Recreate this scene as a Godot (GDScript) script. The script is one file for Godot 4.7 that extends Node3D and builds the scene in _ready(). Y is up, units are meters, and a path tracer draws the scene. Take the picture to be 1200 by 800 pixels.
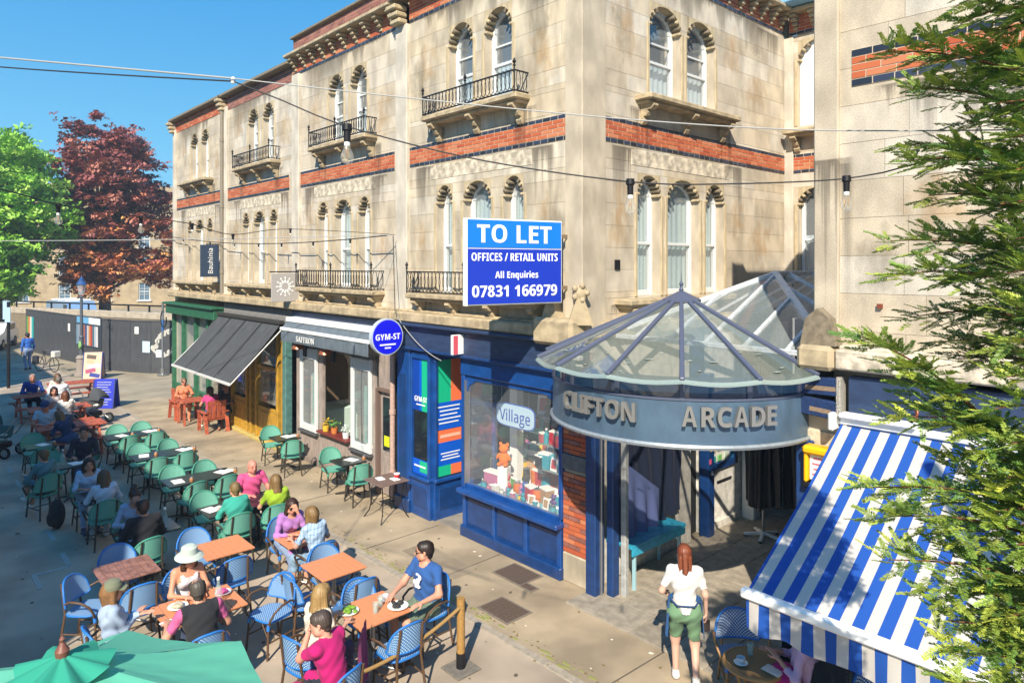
extends Node3D
# A pedestrian street of a Victorian terrace with cafe seating, seen from an upper window across the street.
# x runs along the shop fronts (to the right), z out into the street, y up; the corner of the terrace is the origin.

var M := {}
var T := {}
var rng := RandomNumberGenerator.new()
var box1 := BoxMesh.new()


class Mb:
	var v := PackedVector3Array()
	var n := PackedVector3Array()
	var u := PackedVector2Array()
	var c := PackedColorArray()
	var ix := PackedInt32Array()
	var xf := Transform3D()
	var col := Color.WHITE
	var tint := false

	func vert(p: Vector3, nn: Vector3, uv := Vector2.ZERO) -> int:
		v.append(xf * p)
		n.append((xf.basis * nn).normalized())
		u.append(uv)
		c.append(col)
		return v.size() - 1

	func tri(a: Vector3, b: Vector3, d: Vector3) -> void:
		var nn := (b - a).cross(d - a).normalized()
		var i := vert(a, nn)
		vert(b, nn)
		vert(d, nn)
		ix.append_array([i, i + 2, i + 1])

	func quad(a: Vector3, b: Vector3, d: Vector3, e: Vector3, uv := Rect2(0, 0, 1, 1)) -> void:
		var nn := (d - a).cross(e - b).normalized()
		var i := vert(a, nn, Vector2(uv.position.x, uv.end.y))
		vert(b, nn, uv.end)
		vert(d, nn, Vector2(uv.end.x, uv.position.y))
		vert(e, nn, uv.position)
		ix.append_array([i, i + 2, i + 1, i, i + 3, i + 2])

	func box(at: Vector3, s: Vector3, b := 0.0, rot := Basis()) -> Mb:
		var keep := xf
		xf = xf * Transform3D(rot, at)
		var h := s / 2
		b = minf(b, minf(h.x, minf(h.y, h.z)) * 0.9)
		var i := h - Vector3(b, b, b)
		for a in 3:
			var k := (a + 1) % 3
			var l := (a + 2) % 3
			for sg in [-1.0, 1.0]:
				var p := []
				for q in [[-1, -1], [1, -1], [1, 1], [-1, 1]]:
					var w := Vector3()
					w[a] = sg * h[a]
					w[k] = q[0] * i[k]
					w[l] = q[1] * i[l]
					p.append(w)
				if sg > 0:
					quad(p[0], p[1], p[2], p[3])
				else:
					quad(p[3], p[2], p[1], p[0])
		if b > 0:
			for a in 3:
				var k := (a + 1) % 3
				var l := (a + 2) % 3
				for sk in [-1.0, 1.0]:
					for sl in [-1.0, 1.0]:
						var p := []
						for q in [[-1, 0], [1, 0], [1, 1], [-1, 1]]:
							var w := Vector3()
							w[a] = q[0] * i[a]
							w[k] = sk * (h[k] if q[1] == 0 else i[k])
							w[l] = sl * (i[l] if q[1] == 0 else h[l])
							p.append(w)
						if sk * sl > 0:
							quad(p[0], p[1], p[2], p[3])
						else:
							quad(p[3], p[2], p[1], p[0])
			for sx in [-1.0, 1.0]:
				for sy in [-1.0, 1.0]:
					for sz in [-1.0, 1.0]:
						var pa := Vector3(sx * h.x, sy * i.y, sz * i.z)
						var pb := Vector3(sx * i.x, sy * h.y, sz * i.z)
						var pc := Vector3(sx * i.x, sy * i.y, sz * h.z)
						if sx * sy * sz > 0:
							tri(pa, pb, pc)
						else:
							tri(pc, pb, pa)
		xf = keep
		return self

	func bar(a: Vector3, b: Vector3, w: float, hh: float, bev := 0.0, up := Vector3.UP) -> Mb:
		var z := (b - a).normalized()
		if absf(z.dot(up)) > 0.98:
			up = Vector3.RIGHT
		var x := up.cross(z).normalized()
		return box((a + b) / 2, Vector3(w, hh, a.distance_to(b)), bev, Basis(x, z.cross(x), z))

	func tube(pts: Array, r: float, sides := 6, closed := false, r2 := -1.0) -> Mb:
		if r2 < 0:
			r2 = r
		var m := pts.size()
		var first := v.size()
		var side := Vector3.ZERO
		for i in m:
			var a: Vector3 = pts[(i - 1 + m) % m] if closed or i > 0 else pts[0]
			var b: Vector3 = pts[(i + 1) % m] if closed or i < m - 1 else pts[m - 1]
			var d := (b - a).normalized()
			if side == Vector3.ZERO:
				side = d.cross(Vector3.UP if absf(d.y) < 0.9 else Vector3.RIGHT).normalized()
			side = (side - d * side.dot(d)).normalized()
			var up := side.cross(d)
			var rr := lerpf(r, r2, float(i) / maxf(1, m - 1))
			for k in sides:
				var t := TAU * k / sides
				var nn := side * cos(t) + up * sin(t)
				vert(pts[i] + nn * rr, nn, Vector2(float(k) / sides, float(i) / m))
		for i in (m if closed else m - 1):
			for k in sides:
				var p := first + i * sides + k
				var q := first + i * sides + (k + 1) % sides
				var p2 := first + ((i + 1) % m) * sides + k
				var q2 := first + ((i + 1) % m) * sides + (k + 1) % sides
				ix.append_array([p, q, q2, p, q2, p2])
		if not closed:
			for e in 2:
				var i := 0 if e == 0 else m - 1
				var d: Vector3 = ((pts[0] - pts[1]) if e == 0 else (pts[m - 1] - pts[m - 2])).normalized()
				var cc := vert(pts[i], d)
				var ring := []
				for k in sides:
					ring.append(vert(xf.affine_inverse() * v[first + i * sides + k], d))
				for k in sides:
					if e == 1:
						ix.append_array([cc, ring[k], ring[(k + 1) % sides]])
					else:
						ix.append_array([cc, ring[(k + 1) % sides], ring[k]])
		return self

	func lathe(prof: Array, seg := 16, at := Vector3.ZERO, a0 := 0.0, a1 := TAU) -> Mb:
		var keep := xf
		xf = xf * Transform3D(Basis(), at)
		var first := v.size()
		var m := prof.size()
		# each span of the profile gets vertices of its own, so that its edges stay crisp
		for i in m - 1:
			var p: Vector2 = prof[i]
			var q: Vector2 = prof[i + 1]
			var d := (q - p).normalized()
			var nn := Vector2(d.y, -d.x)
			first = v.size()
			for k in seg + 1:
				var t := lerpf(a0, a1, float(k) / seg)
				var e := Vector3(cos(t), 0, sin(t))
				vert(e * p.x + Vector3.UP * p.y, e * nn.x + Vector3.UP * nn.y, Vector2(float(k) / seg, float(i) / m))
				vert(e * q.x + Vector3.UP * q.y, e * nn.x + Vector3.UP * nn.y, Vector2(float(k) / seg, float(i + 1) / m))
			for k in seg:
				var o := first + k * 2
				ix.append_array([o, o + 2, o + 3, o, o + 3, o + 1])
		xf = keep
		return self

	func ell(at: Vector3, r: Vector3, seg := 12, rings := 8, rot := Basis()) -> Mb:
		var keep := xf
		xf = xf * Transform3D(rot, at)
		var first := v.size()
		for i in rings + 1:
			var f := PI * i / rings
			for k in seg + 1:
				var t := TAU * k / seg
				var e := Vector3(sin(f) * cos(t), cos(f), sin(f) * sin(t))
				vert(e * r, e / r, Vector2(float(k) / seg, float(i) / rings))
		for i in rings:
			for k in seg:
				var o := first + i * (seg + 1) + k
				ix.append_array([o, o + seg + 2, o + 1, o, o + seg + 1, o + seg + 2])
		xf = keep
		return self

	func prism(poly: Array, z0: float, z1: float) -> Mb:
		# a polygon in x and y, counterclockwise seen from +z
		var pk := PackedVector2Array(poly)
		var tr := Geometry2D.triangulate_polygon(pk)
		for e in 2:
			var z := z1 if e == 0 else z0
			var nn := Vector3(0, 0, 1 if e == 0 else -1)
			var first := v.size()
			for p in pk:
				vert(Vector3(p.x, p.y, z), nn, p)
			for i in range(0, tr.size(), 3):
				var a := pk[tr[i]]
				var ccw := (pk[tr[i + 1]] - a).cross(pk[tr[i + 2]] - a) > 0
				if ccw == (e == 0):
					ix.append_array([first + tr[i], first + tr[i + 2], first + tr[i + 1]])
				else:
					ix.append_array([first + tr[i], first + tr[i + 1], first + tr[i + 2]])
		for i in pk.size():
			var a := pk[i]
			var b := pk[(i + 1) % pk.size()]
			quad(Vector3(a.x, a.y, z1), Vector3(a.x, a.y, z0), Vector3(b.x, b.y, z0), Vector3(b.x, b.y, z1))
		return self

	func sheet(nu: int, nv: int, f: Callable, us := 1.0, vs := 1.0) -> Mb:
		# a smooth surface f(s, t), both from 0 to 1
		var first := v.size()
		for i in nv + 1:
			for k in nu + 1:
				var s := float(k) / nu
				var t := float(i) / nv
				var p: Vector3 = f.call(s, t)
				var ds: Vector3 = f.call(minf(s + 0.01, 1), t) - f.call(maxf(s - 0.01, 0), t)
				var dt: Vector3 = f.call(s, minf(t + 0.01, 1)) - f.call(s, maxf(t - 0.01, 0))
				vert(p, ds.cross(dt), Vector2(s * us, (1 - t) * vs))
		for i in nv:
			for k in nu:
				var o := first + i * (nu + 1) + k
				ix.append_array([o, o + nu + 2, o + 1, o, o + nu + 1, o + nu + 2])
		return self

	func mesh() -> ArrayMesh:
		var a := []
		a.resize(Mesh.ARRAY_MAX)
		a[Mesh.ARRAY_VERTEX] = v
		a[Mesh.ARRAY_NORMAL] = n
		a[Mesh.ARRAY_TEX_UV] = u
		if tint:
			a[Mesh.ARRAY_COLOR] = c
		a[Mesh.ARRAY_INDEX] = ix
		var m := ArrayMesh.new()
		m.add_surface_from_arrays(Mesh.PRIMITIVE_TRIANGLES, a)
		return m


func obj(called: String, mesh, m: Material, parent: Node = self, xf := Transform3D()) -> MeshInstance3D:
	var o := MeshInstance3D.new()
	o.name = called
	o.mesh = mesh.mesh() if mesh is Mb else mesh
	o.material_override = m
	o.transform = xf
	parent.add_child(o, true)
	return o


func bx(called: String, at: Vector3, s: Vector3, m: Material, parent: Node = self, bev := 0.0, rot := Basis()) -> MeshInstance3D:
	return obj(called, Mb.new().box(Vector3.ZERO, s, bev), m, parent, Transform3D(rot, at))


func unit(called: String, at: Vector3, s: Vector3, m: Material, parent: Node, xf := Transform3D()) -> MeshInstance3D:
	return obj(called, box1, m, parent, xf * Transform3D(Basis.from_scale(s), at))


func thing(called: String, label: String, category: String, at := Vector3.ZERO, turn := 0.0, group := "") -> Node3D:
	var o := Node3D.new()
	o.name = called
	add_child(o, true)
	o.position = at
	o.rotation.y = turn
	return tag(o, label, category, group)


func tag(o: Node3D, label: String, category: String, group := "") -> Node3D:
	o.set_meta("label", label)
	o.set_meta("category", category)
	if group:
		o.set_meta("group", group)
	return o


func struct(o: Node3D, label := "") -> Node3D:
	o.set_meta("kind", "structure")
	if label:
		o.set_meta("label", label)
	return o


func stuff(o: Node3D) -> Node3D:
	o.set_meta("kind", "stuff")
	return o


func dup(o: Node3D, at: Vector3, turn: float, label: String) -> Node3D:
	var r: Node3D = o.duplicate()
	add_child(r, true)
	r.position = at
	r.rotation.y = turn
	r.set_meta("label", label)
	return r


func V(x: float, y: float, z: float) -> Vector3:
	return Vector3(x, y, z)


func noise_tex(freq: float, oct: int, lo: float, hi: float, size := 512, kind := FastNoiseLite.TYPE_SIMPLEX_SMOOTH, sd := 1, p0 := 0.0, p1 := 1.0) -> NoiseTexture2D:
	var f := FastNoiseLite.new()
	f.noise_type = kind
	f.seed = sd
	f.frequency = freq
	f.fractal_octaves = oct
	if kind == FastNoiseLite.TYPE_CELLULAR:
		f.cellular_return_type = FastNoiseLite.RETURN_DISTANCE
	var t := NoiseTexture2D.new()
	t.width = size
	t.height = size
	t.seamless = true
	t.noise = f
	var g := Gradient.new()
	g.offsets = PackedFloat32Array([p0, p1])
	g.colors = PackedColorArray([Color(lo, lo, lo), Color(hi, hi, hi)])
	t.color_ramp = g
	return t


func mk(key: String, col, rough := 0.8, o := {}) -> StandardMaterial3D:
	# a material of one base colour (sRGB), broken up by a fine and a coarse pattern in world space
	if M.has(key):
		return M[key]
	var m := StandardMaterial3D.new()
	m.resource_name = key
	m.albedo_color = Color(col) if col is String else col
	m.roughness = rough
	m.metallic = o.get("metal", 0.0)
	m.metallic_specular = o.get("spec", 0.5)
	if o.has("tex"):
		m.albedo_texture = T[o.tex]
		if not o.get("uv", false):
			m.uv1_triplanar = true
			m.uv1_world_triplanar = o.get("world", true)
		var s = o.get("scale", 1.0)
		m.uv1_scale = s if s is Vector3 else Vector3(s, s, s)
	if o.has("over"):
		m.detail_enabled = true
		m.detail_albedo = T[o.over]
		m.detail_blend_mode = BaseMaterial3D.BLEND_MODE_MUL
		m.detail_uv_layer = BaseMaterial3D.DETAIL_UV_2
		m.uv2_triplanar = true
		m.uv2_world_triplanar = true
		var s2 = o.get("over_scale", 0.2)
		m.uv2_scale = s2 if s2 is Vector3 else Vector3(s2, s2, s2)
	if o.has("bump"):
		m.heightmap_enabled = true
		m.heightmap_texture = T[o.get("bump_tex", "grain")]
		m.heightmap_scale = o.bump
		if not o.has("tex"):
			m.uv1_triplanar = not o.get("uv", false)
			m.uv1_world_triplanar = m.uv1_triplanar
			var s3 = o.get("scale", 1.0)
			m.uv1_scale = s3 if s3 is Vector3 else Vector3(s3, s3, s3)
	if o.has("coat"):
		m.clearcoat_enabled = true
		m.clearcoat = o.coat
		m.clearcoat_roughness = 0.15
	if o.has("back"):
		m.backlight_enabled = true
		m.backlight = o.back
	if o.has("rim"):
		m.rim_enabled = true
		m.rim = o.rim
	if o.get("tint", false):
		m.vertex_color_use_as_albedo = true
	if o.has("glass"):
		m.transparency = BaseMaterial3D.TRANSPARENCY_ALPHA
		m.albedo_color.a = o.glass
	M[key] = m
	return m


func paint(hex: String, rough := 0.5) -> StandardMaterial3D:
	return mk("paint_" + hex, hex, rough, {"tex": "grain", "scale": 1.3, "over": "blotch", "over_scale": 0.35})


func cloth(hex: String) -> StandardMaterial3D:
	return mk("cloth_" + hex, hex, 0.95, {"tex": "weave_fine", "scale": 9.0, "world": false, "rim": 0.25})


func text(called: String, s: String, size: float, m: Material, parent: Node, xf: Transform3D, depth := 0.004, bold := true, serif := false, width := 0.0) -> MeshInstance3D:
	# lettering as flat raised shapes; size is the height of a capital letter
	var t := TextMesh.new()
	var f := SystemFont.new()
	f.font_names = PackedStringArray(["Droid Serif" if serif else "Droid Sans"])
	f.font_weight = 700 if bold else 400
	t.font = f
	t.text = s
	t.font_size = 64
	t.pixel_size = size / 46.0
	t.depth = depth
	t.curve_step = 2.0
	if width > 0:
		var w := t.get_aabb().size.x
		xf = xf * Transform3D(Basis.from_scale(Vector3(width / maxf(w, 0.01), 1, 1)), Vector3.ZERO)
	return obj(called, t, m, parent, xf)


func textures() -> void:
	T.grain = noise_tex(0.06, 4, 0.82, 1.0, 512, FastNoiseLite.TYPE_SIMPLEX_SMOOTH, 3)
	T.blotch = noise_tex(0.012, 4, 0.74, 1.0, 512, FastNoiseLite.TYPE_SIMPLEX_SMOOTH, 5, 0.2, 0.75)
	T.stain = noise_tex(0.007, 5, 0.86, 1.0, 512, FastNoiseLite.TYPE_SIMPLEX_SMOOTH, 9, 0.15, 0.8)
	T.dirt = noise_tex(0.009, 5, 0.80, 1.0, 512, FastNoiseLite.TYPE_SIMPLEX_SMOOTH, 19, 0.15, 0.75)
	T.speck = noise_tex(0.09, 2, 0.55, 1.0, 512, FastNoiseLite.TYPE_CELLULAR, 4, 0.0, 0.6)
	T.carve = noise_tex(0.035, 2, 0.0, 1.0, 512, FastNoiseLite.TYPE_CELLULAR, 8)
	T.asphalt = noise_tex(0.2, 3, 0.7, 1.0, 512, FastNoiseLite.TYPE_SIMPLEX, 12)
	T.wood = noise_tex(0.03, 3, 0.66, 1.0, 512, FastNoiseLite.TYPE_SIMPLEX, 21)
	T.weave_fine = noise_tex(0.3, 1, 0.86, 1.0, 256, FastNoiseLite.TYPE_SIMPLEX, 31)
	T.hair = noise_tex(0.03, 3, 0.42, 1.0, 512, FastNoiseLite.TYPE_SIMPLEX, 23)
	T.crackle = noise_tex(0.05, 4, 0.35, 1.0, 512, FastNoiseLite.TYPE_SIMPLEX, 41, 0.42, 0.5)
	box1.size = Vector3.ONE


func weave(a: Color, b: Color) -> ImageTexture:
	# a basket weave of two strands with a dark gap at each crossing
	var im := Image.create(32, 32, true, Image.FORMAT_RGB8)
	for y in 32:
		for x in 32:
			var cx := (x / 8) % 2
			var cy := (y / 8) % 2
			var q := a if (cx + cy) % 2 == 0 else b
			var e: int = min(min(x % 8, 7 - x % 8), min(y % 8, 7 - y % 8))
			im.set_pixel(x, y, q * (0.55 if e == 0 else 1.0))
	im.generate_mipmaps()
	return ImageTexture.create_from_image(im)


func soot_texture(sd: int) -> ImageTexture:
	# rain streaks of soot: uneven columns that run down and fade
	var r := RandomNumberGenerator.new()
	r.seed = sd
	var im := Image.create(128, 128, true, Image.FORMAT_RGBA8)
	var len := []
	var v := 0.4
	for x in 128:
		v = clampf(v + r.randfn(0, 0.13), 0.05, 1.0)
		len.append([v, r.randf_range(0.75, 1.0)])
	for y in 128:
		for x in 128:
			var l: float = len[x][0]
			var edge := minf(1.0, minf(x, 127 - x) / 14.0)
			var a := clampf(1.0 - (y / 127.0) / maxf(l, 0.05), 0, 1)
			im.set_pixel(x, y, Color(0.27, 0.235, 0.19, a * len[x][1] * edge * 0.5))
	im.generate_mipmaps()
	return ImageTexture.create_from_image(im)


func patch_texture(sd: int) -> ImageTexture:
	# a weathered patch with a ragged outline
	var f := FastNoiseLite.new()
	f.seed = sd
	f.frequency = 0.03
	f.fractal_octaves = 4
	var im := Image.create(128, 128, true, Image.FORMAT_RGBA8)
	for y in 128:
		for x in 128:
			var d := Vector2(x - 63.5, y - 63.5).length() / 64.0
			var a := clampf((0.62 - d + f.get_noise_2d(x, y) * 0.6) * 1.3, 0, 1) * clampf((1 - d) * 3, 0, 1)
			im.set_pixel(x, y, Color(1, 1, 1, a * 0.36))
	im.generate_mipmaps()
	return ImageTexture.create_from_image(im)


func _ready() -> void:
	rng.seed = 7
	textures()
	# camera: level, with the lens shifted down
	var cam := Camera3D.new()
	cam.name = "camera"
	cam.projection = Camera3D.PROJECTION_FRUSTUM
	cam.near = 0.1
	cam.far = 900.0
	cam.size = 0.09889
	cam.frustum_offset = Vector2(0, -0.01112)
	cam.position = Vector3(7.157, 5.0, 8.015)
	cam.rotation.y = deg_to_rad(47.55)
	add_child(cam)
	cam.current = true
	# sky, exposure, sun
	var env := Environment.new()
	var sky := Sky.new()
	var sm := ProceduralSkyMaterial.new()
	sm.sky_top_color = Color(0.08, 0.42, 0.66)
	sm.sky_horizon_color = Color(0.46, 0.70, 0.79)
	sm.sky_curve = 0.16
	sm.ground_bottom_color = Color(0.35, 0.32, 0.28)
	sm.ground_horizon_color = Color(0.60, 0.66, 0.68)
	sm.sky_cover = contrail()
	sm.sky_cover_modulate = Color(1, 1, 1, 0.35)
	sm.sun_angle_max = 12.0
	sky.sky_material = sm
	env.background_mode = Environment.BG_SKY
	env.sky = sky
	env.tonemap_mode = Environment.TONE_MAPPER_LINEAR
	env.tonemap_exposure = 1.98
	env.sdfgi_enabled = true
	env.ssao_enabled = true
	env.ssil_enabled = true
	env.fog_enabled = true
	env.fog_density = 0.0012
	env.fog_light_color = Color(0.80, 0.88, 0.95)
	var we := WorldEnvironment.new()
	we.name = "world_environment"
	we.environment = env
	add_child(we)
	var sun := DirectionalLight3D.new()
	sun.name = "sun"
	sun.light_energy = 1.25
	sun.light_color = Color(1.0, 0.955, 0.88)
	sun.light_angular_distance = 0.5
	sun.shadow_enabled = true
	add_child(sun)
	sun.look_at_from_position(Vector3.ZERO, Vector3(-0.667, -0.865, -0.827))
	materials()
	ground()
	corner_house()
	cafe_house()
	bar_house()
	end_house()
	right_house()
	arcade()
	canopy()
	far_street()
	opposite_side()
	shop_window_goods()
	awnings()
	wall_signs()
	furniture()
	people()
	things_on_tables()
	street_things()
	cables()
	yew()


func contrail() -> ImageTexture:
	# one thin vapour trail, a great circle low in the western sky
	var im := Image.create(2048, 1024, false, Image.FORMAT_RGBA8)
	im.fill(Color(1, 1, 1, 0))
	var a := sky_dir(-600.0, -40.0)
	var b := sky_dir(-490.0, 180.0)
	for i in 1600:
		var f := float(i) / 1600
		var d := a.lerp(b, f * 1.25 - 0.15).normalized()
		var px := fposmod(atan2(d.x, -d.z) / TAU + 0.5, 1.0) * 2048
		var py := acos(d.y) / PI * 1024
		var al := 0.55 * (0.6 + 0.4 * sin(f * 37.0) * sin(f * 11.0))
		for dy in [-1, 0, 1]:
			for dx in [-1, 0, 1]:
				var q := Vector2i(int(px) + dx, int(py) + dy)
				var w := al * (1.0 if dx == 0 and dy == 0 else 0.4)
				if im.get_pixel(q.x, q.y).a < w:
					im.set_pixel(q.x, q.y, Color(1, 1, 1, w))
	return ImageTexture.create_from_image(im)


func sky_dir(east: float, up: float) -> Vector3:
	# a direction low over the end of the street
	return Vector3(-0.738 * 809 + 0.675 * east, 285.0 - up, -0.675 * 809 - 0.738 * east).normalized()


func materials() -> void:
	for k in 5:
		var hex: String = ["e4d7c2", "ddcfb8", "e8decc", "dacbb2", "e2d2b8"][k]
		mk("stone_%d" % k, hex, 0.92, {"tex": "stain", "scale": Vector3(0.55, 0.3, 0.55), "over": "grain", "over_scale": 1.6, "bump": 0.2})
	for k in 5:
		var hex: String = ["dccfb8", "d5c8b0", "e0d5c0", "d0c2a9", "dac9ac"][k]
		mk("stone_grey_%d" % k, hex, 0.92, {"tex": "stain", "scale": Vector3(0.8, 0.25, 0.8), "over": "stain", "over_scale": Vector3(0.35, 0.2, 0.35), "bump": 0.2})
	mk("stone_old", "d3bf9b", 0.95, {"tex": "dirt", "scale": 0.8, "over": "grain", "over_scale": 3.0, "bump": 0.5})
	mk("stone_dark", "9b8d76", 0.95, {"tex": "dirt", "scale": 1.6, "over": "grain", "over_scale": 3.0, "bump": 0.6})
	mk("stone_trim", "d8c5a0", 0.92, {"tex": "stain", "scale": Vector3(1.6, 0.6, 1.6), "over": "grain", "over_scale": 3.0, "bump": 0.2})
	mk("stone_carved", "ddd0b9", 0.95, {"tex": "blotch", "scale": 1.0, "bump": 0.45, "bump_tex": "carve"})
	M.stone_carved.uv1_scale = Vector3(0.8, 0.8, 0.8)
	mk("mortar", "dccbb0", 0.95, {"tex": "grain", "scale": 4.0})
	for k in 4:
		mk("brick_red_%d" % k, ["d07248", "c9683f", "d5845c", "c05c38"][k], 0.9, {"tex": "grain", "scale": 5.0})
	for k in 2:
		mk("brick_black_%d" % k, ["28303f", "39425a"][k], 0.45, {"tex": "grain", "scale": 5.0})
	for k in 2:
		mk("brick_pink_%d" % k, ["b5786a", "a56a5e"][k], 0.9, {"tex": "grain", "scale": 5.0, "over": "stain", "over_scale": 0.8})
	mk("window_white", "e9ecec", 0.45, {"tex": "grain", "scale": 2.0})
	mk("pane", "dfeaf0", 0.02, {"glass": 0.10})
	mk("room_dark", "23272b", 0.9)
	mk("net_curtain", "b9cfd0", 0.95, {"tex": "speck", "scale": 9.0})
	mk("lace_curtain", "c3d6dc", 0.95, {"tex": "speck", "scale": 14.0})
	mk("blind", "8d9c9a", 0.9, {"tex": "grain", "scale": 3.0})
	mk("iron", "26262a", 0.5, {"metal": 0.4, "tex": "grain", "scale": 6.0})
	mk("lead", "6f7276", 0.6, {"tex": "stain", "scale": 2.0, "metal": 0.3})
	mk("navy", "1f4580", 0.45, {"tex": "stain", "scale": 1.4, "over": "grain", "over_scale": 3.0})
	mk("fascia_navy", "34496e", 0.55, {"tex": "stain", "scale": Vector3(0.8, 2.5, 0.8), "over": "grain", "over_scale": 3.0})
	mk("shop_blue", "1b53a0", 0.3, {"tex": "stain", "scale": 0.8, "over": "grain", "over_scale": 3.0, "coat": 0.3})
	mk("shop_blue_dark", "163e78", 0.35, {"tex": "stain", "scale": 0.8, "coat": 0.25})
	mk("canopy_blue", "5c758c", 0.35, {"tex": "stain", "scale": Vector3(0.9, 0.5, 0.9), "metal": 0.25})
	mk("canopy_rib", "596178", 0.45, {"tex": "grain", "scale": 3.0})
	mk("canopy_glass", "7d877e", 0.04, {"glass": 0.5})
	mk("roof_glass", "cfe0e2", 0.03, {"glass": 0.22})
	mk("steel", "b9bcbe", 0.35, {"metal": 0.8, "tex": "grain", "scale": 4.0})
	mk("letter_steel", "9d9c98", 0.4, {"metal": 0.4, "tex": "grain", "scale": 6.0})
	mk("white", "f2f2ee", 0.5)
	mk("asphalt", "dac6ae", 0.95, {"tex": "asphalt", "scale": 2.2, "over": "dirt", "over_scale": 0.11, "bump": 0.5, "bump_tex": "asphalt"})
	mk("pavement", "d2bd9d", 0.95, {"tex": "asphalt", "scale": 1.8, "over": "dirt", "over_scale": 0.14, "bump": 0.4, "bump_tex": "asphalt"})
	mk("flag", "a19a8e", 0.85, {"tex": "stain", "scale": 0.9, "over": "grain", "over_scale": 3.0})
	mk("far_ground", "b7a98f", 0.95, {"tex": "stain", "scale": 0.15, "over": "grain", "over_scale": 0.8})
	mk("road_paint", "d9d8d2", 0.8, {"tex": "crackle", "scale": 3.0})
	mk("kerb", "b9ad9a", 0.9, {"tex": "stain", "scale": 1.5, "over": "grain", "over_scale": 4.0})


	for k in 3:
		for a in [["soot", soot_texture(50 + k), Color.WHITE], ["warm", patch_texture(60 + k), Color(0.80, 0.64, 0.42)], ["grey", patch_texture(70 + k), Color(0.52, 0.49, 0.42)], ["pale", patch_texture(80 + k), Color(0.93, 0.89, 0.80)]]:
			var m := StandardMaterial3D.new()
			m.albedo_texture = a[1]
			m.albedo_color = a[2]
			m.transparency = BaseMaterial3D.TRANSPARENCY_ALPHA
			m.roughness = 0.95
			M["%s_stain_%d" % [a[0], k]] = m


func stain(root: Node3D, xf: Transform3D, kind: String, x: float, y: float, w: float, hh: float, z := 0.008) -> void:
	# weathering that lies on the wall: soot under sills, warm, grey and pale patches
	var m := Mb.new()
	m.quad(V(-w / 2, -hh / 2, 0), V(w / 2, -hh / 2, 0), V(w / 2, hh / 2, 0), V(-w / 2, hh / 2, 0))
	obj(kind + "_stain", m, M["%s_stain_%d" % [kind, rng.randi() % 3]], root, xf * Transform3D(Basis(), V(x, y, z + rng.randf() * 0.003)))


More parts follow.
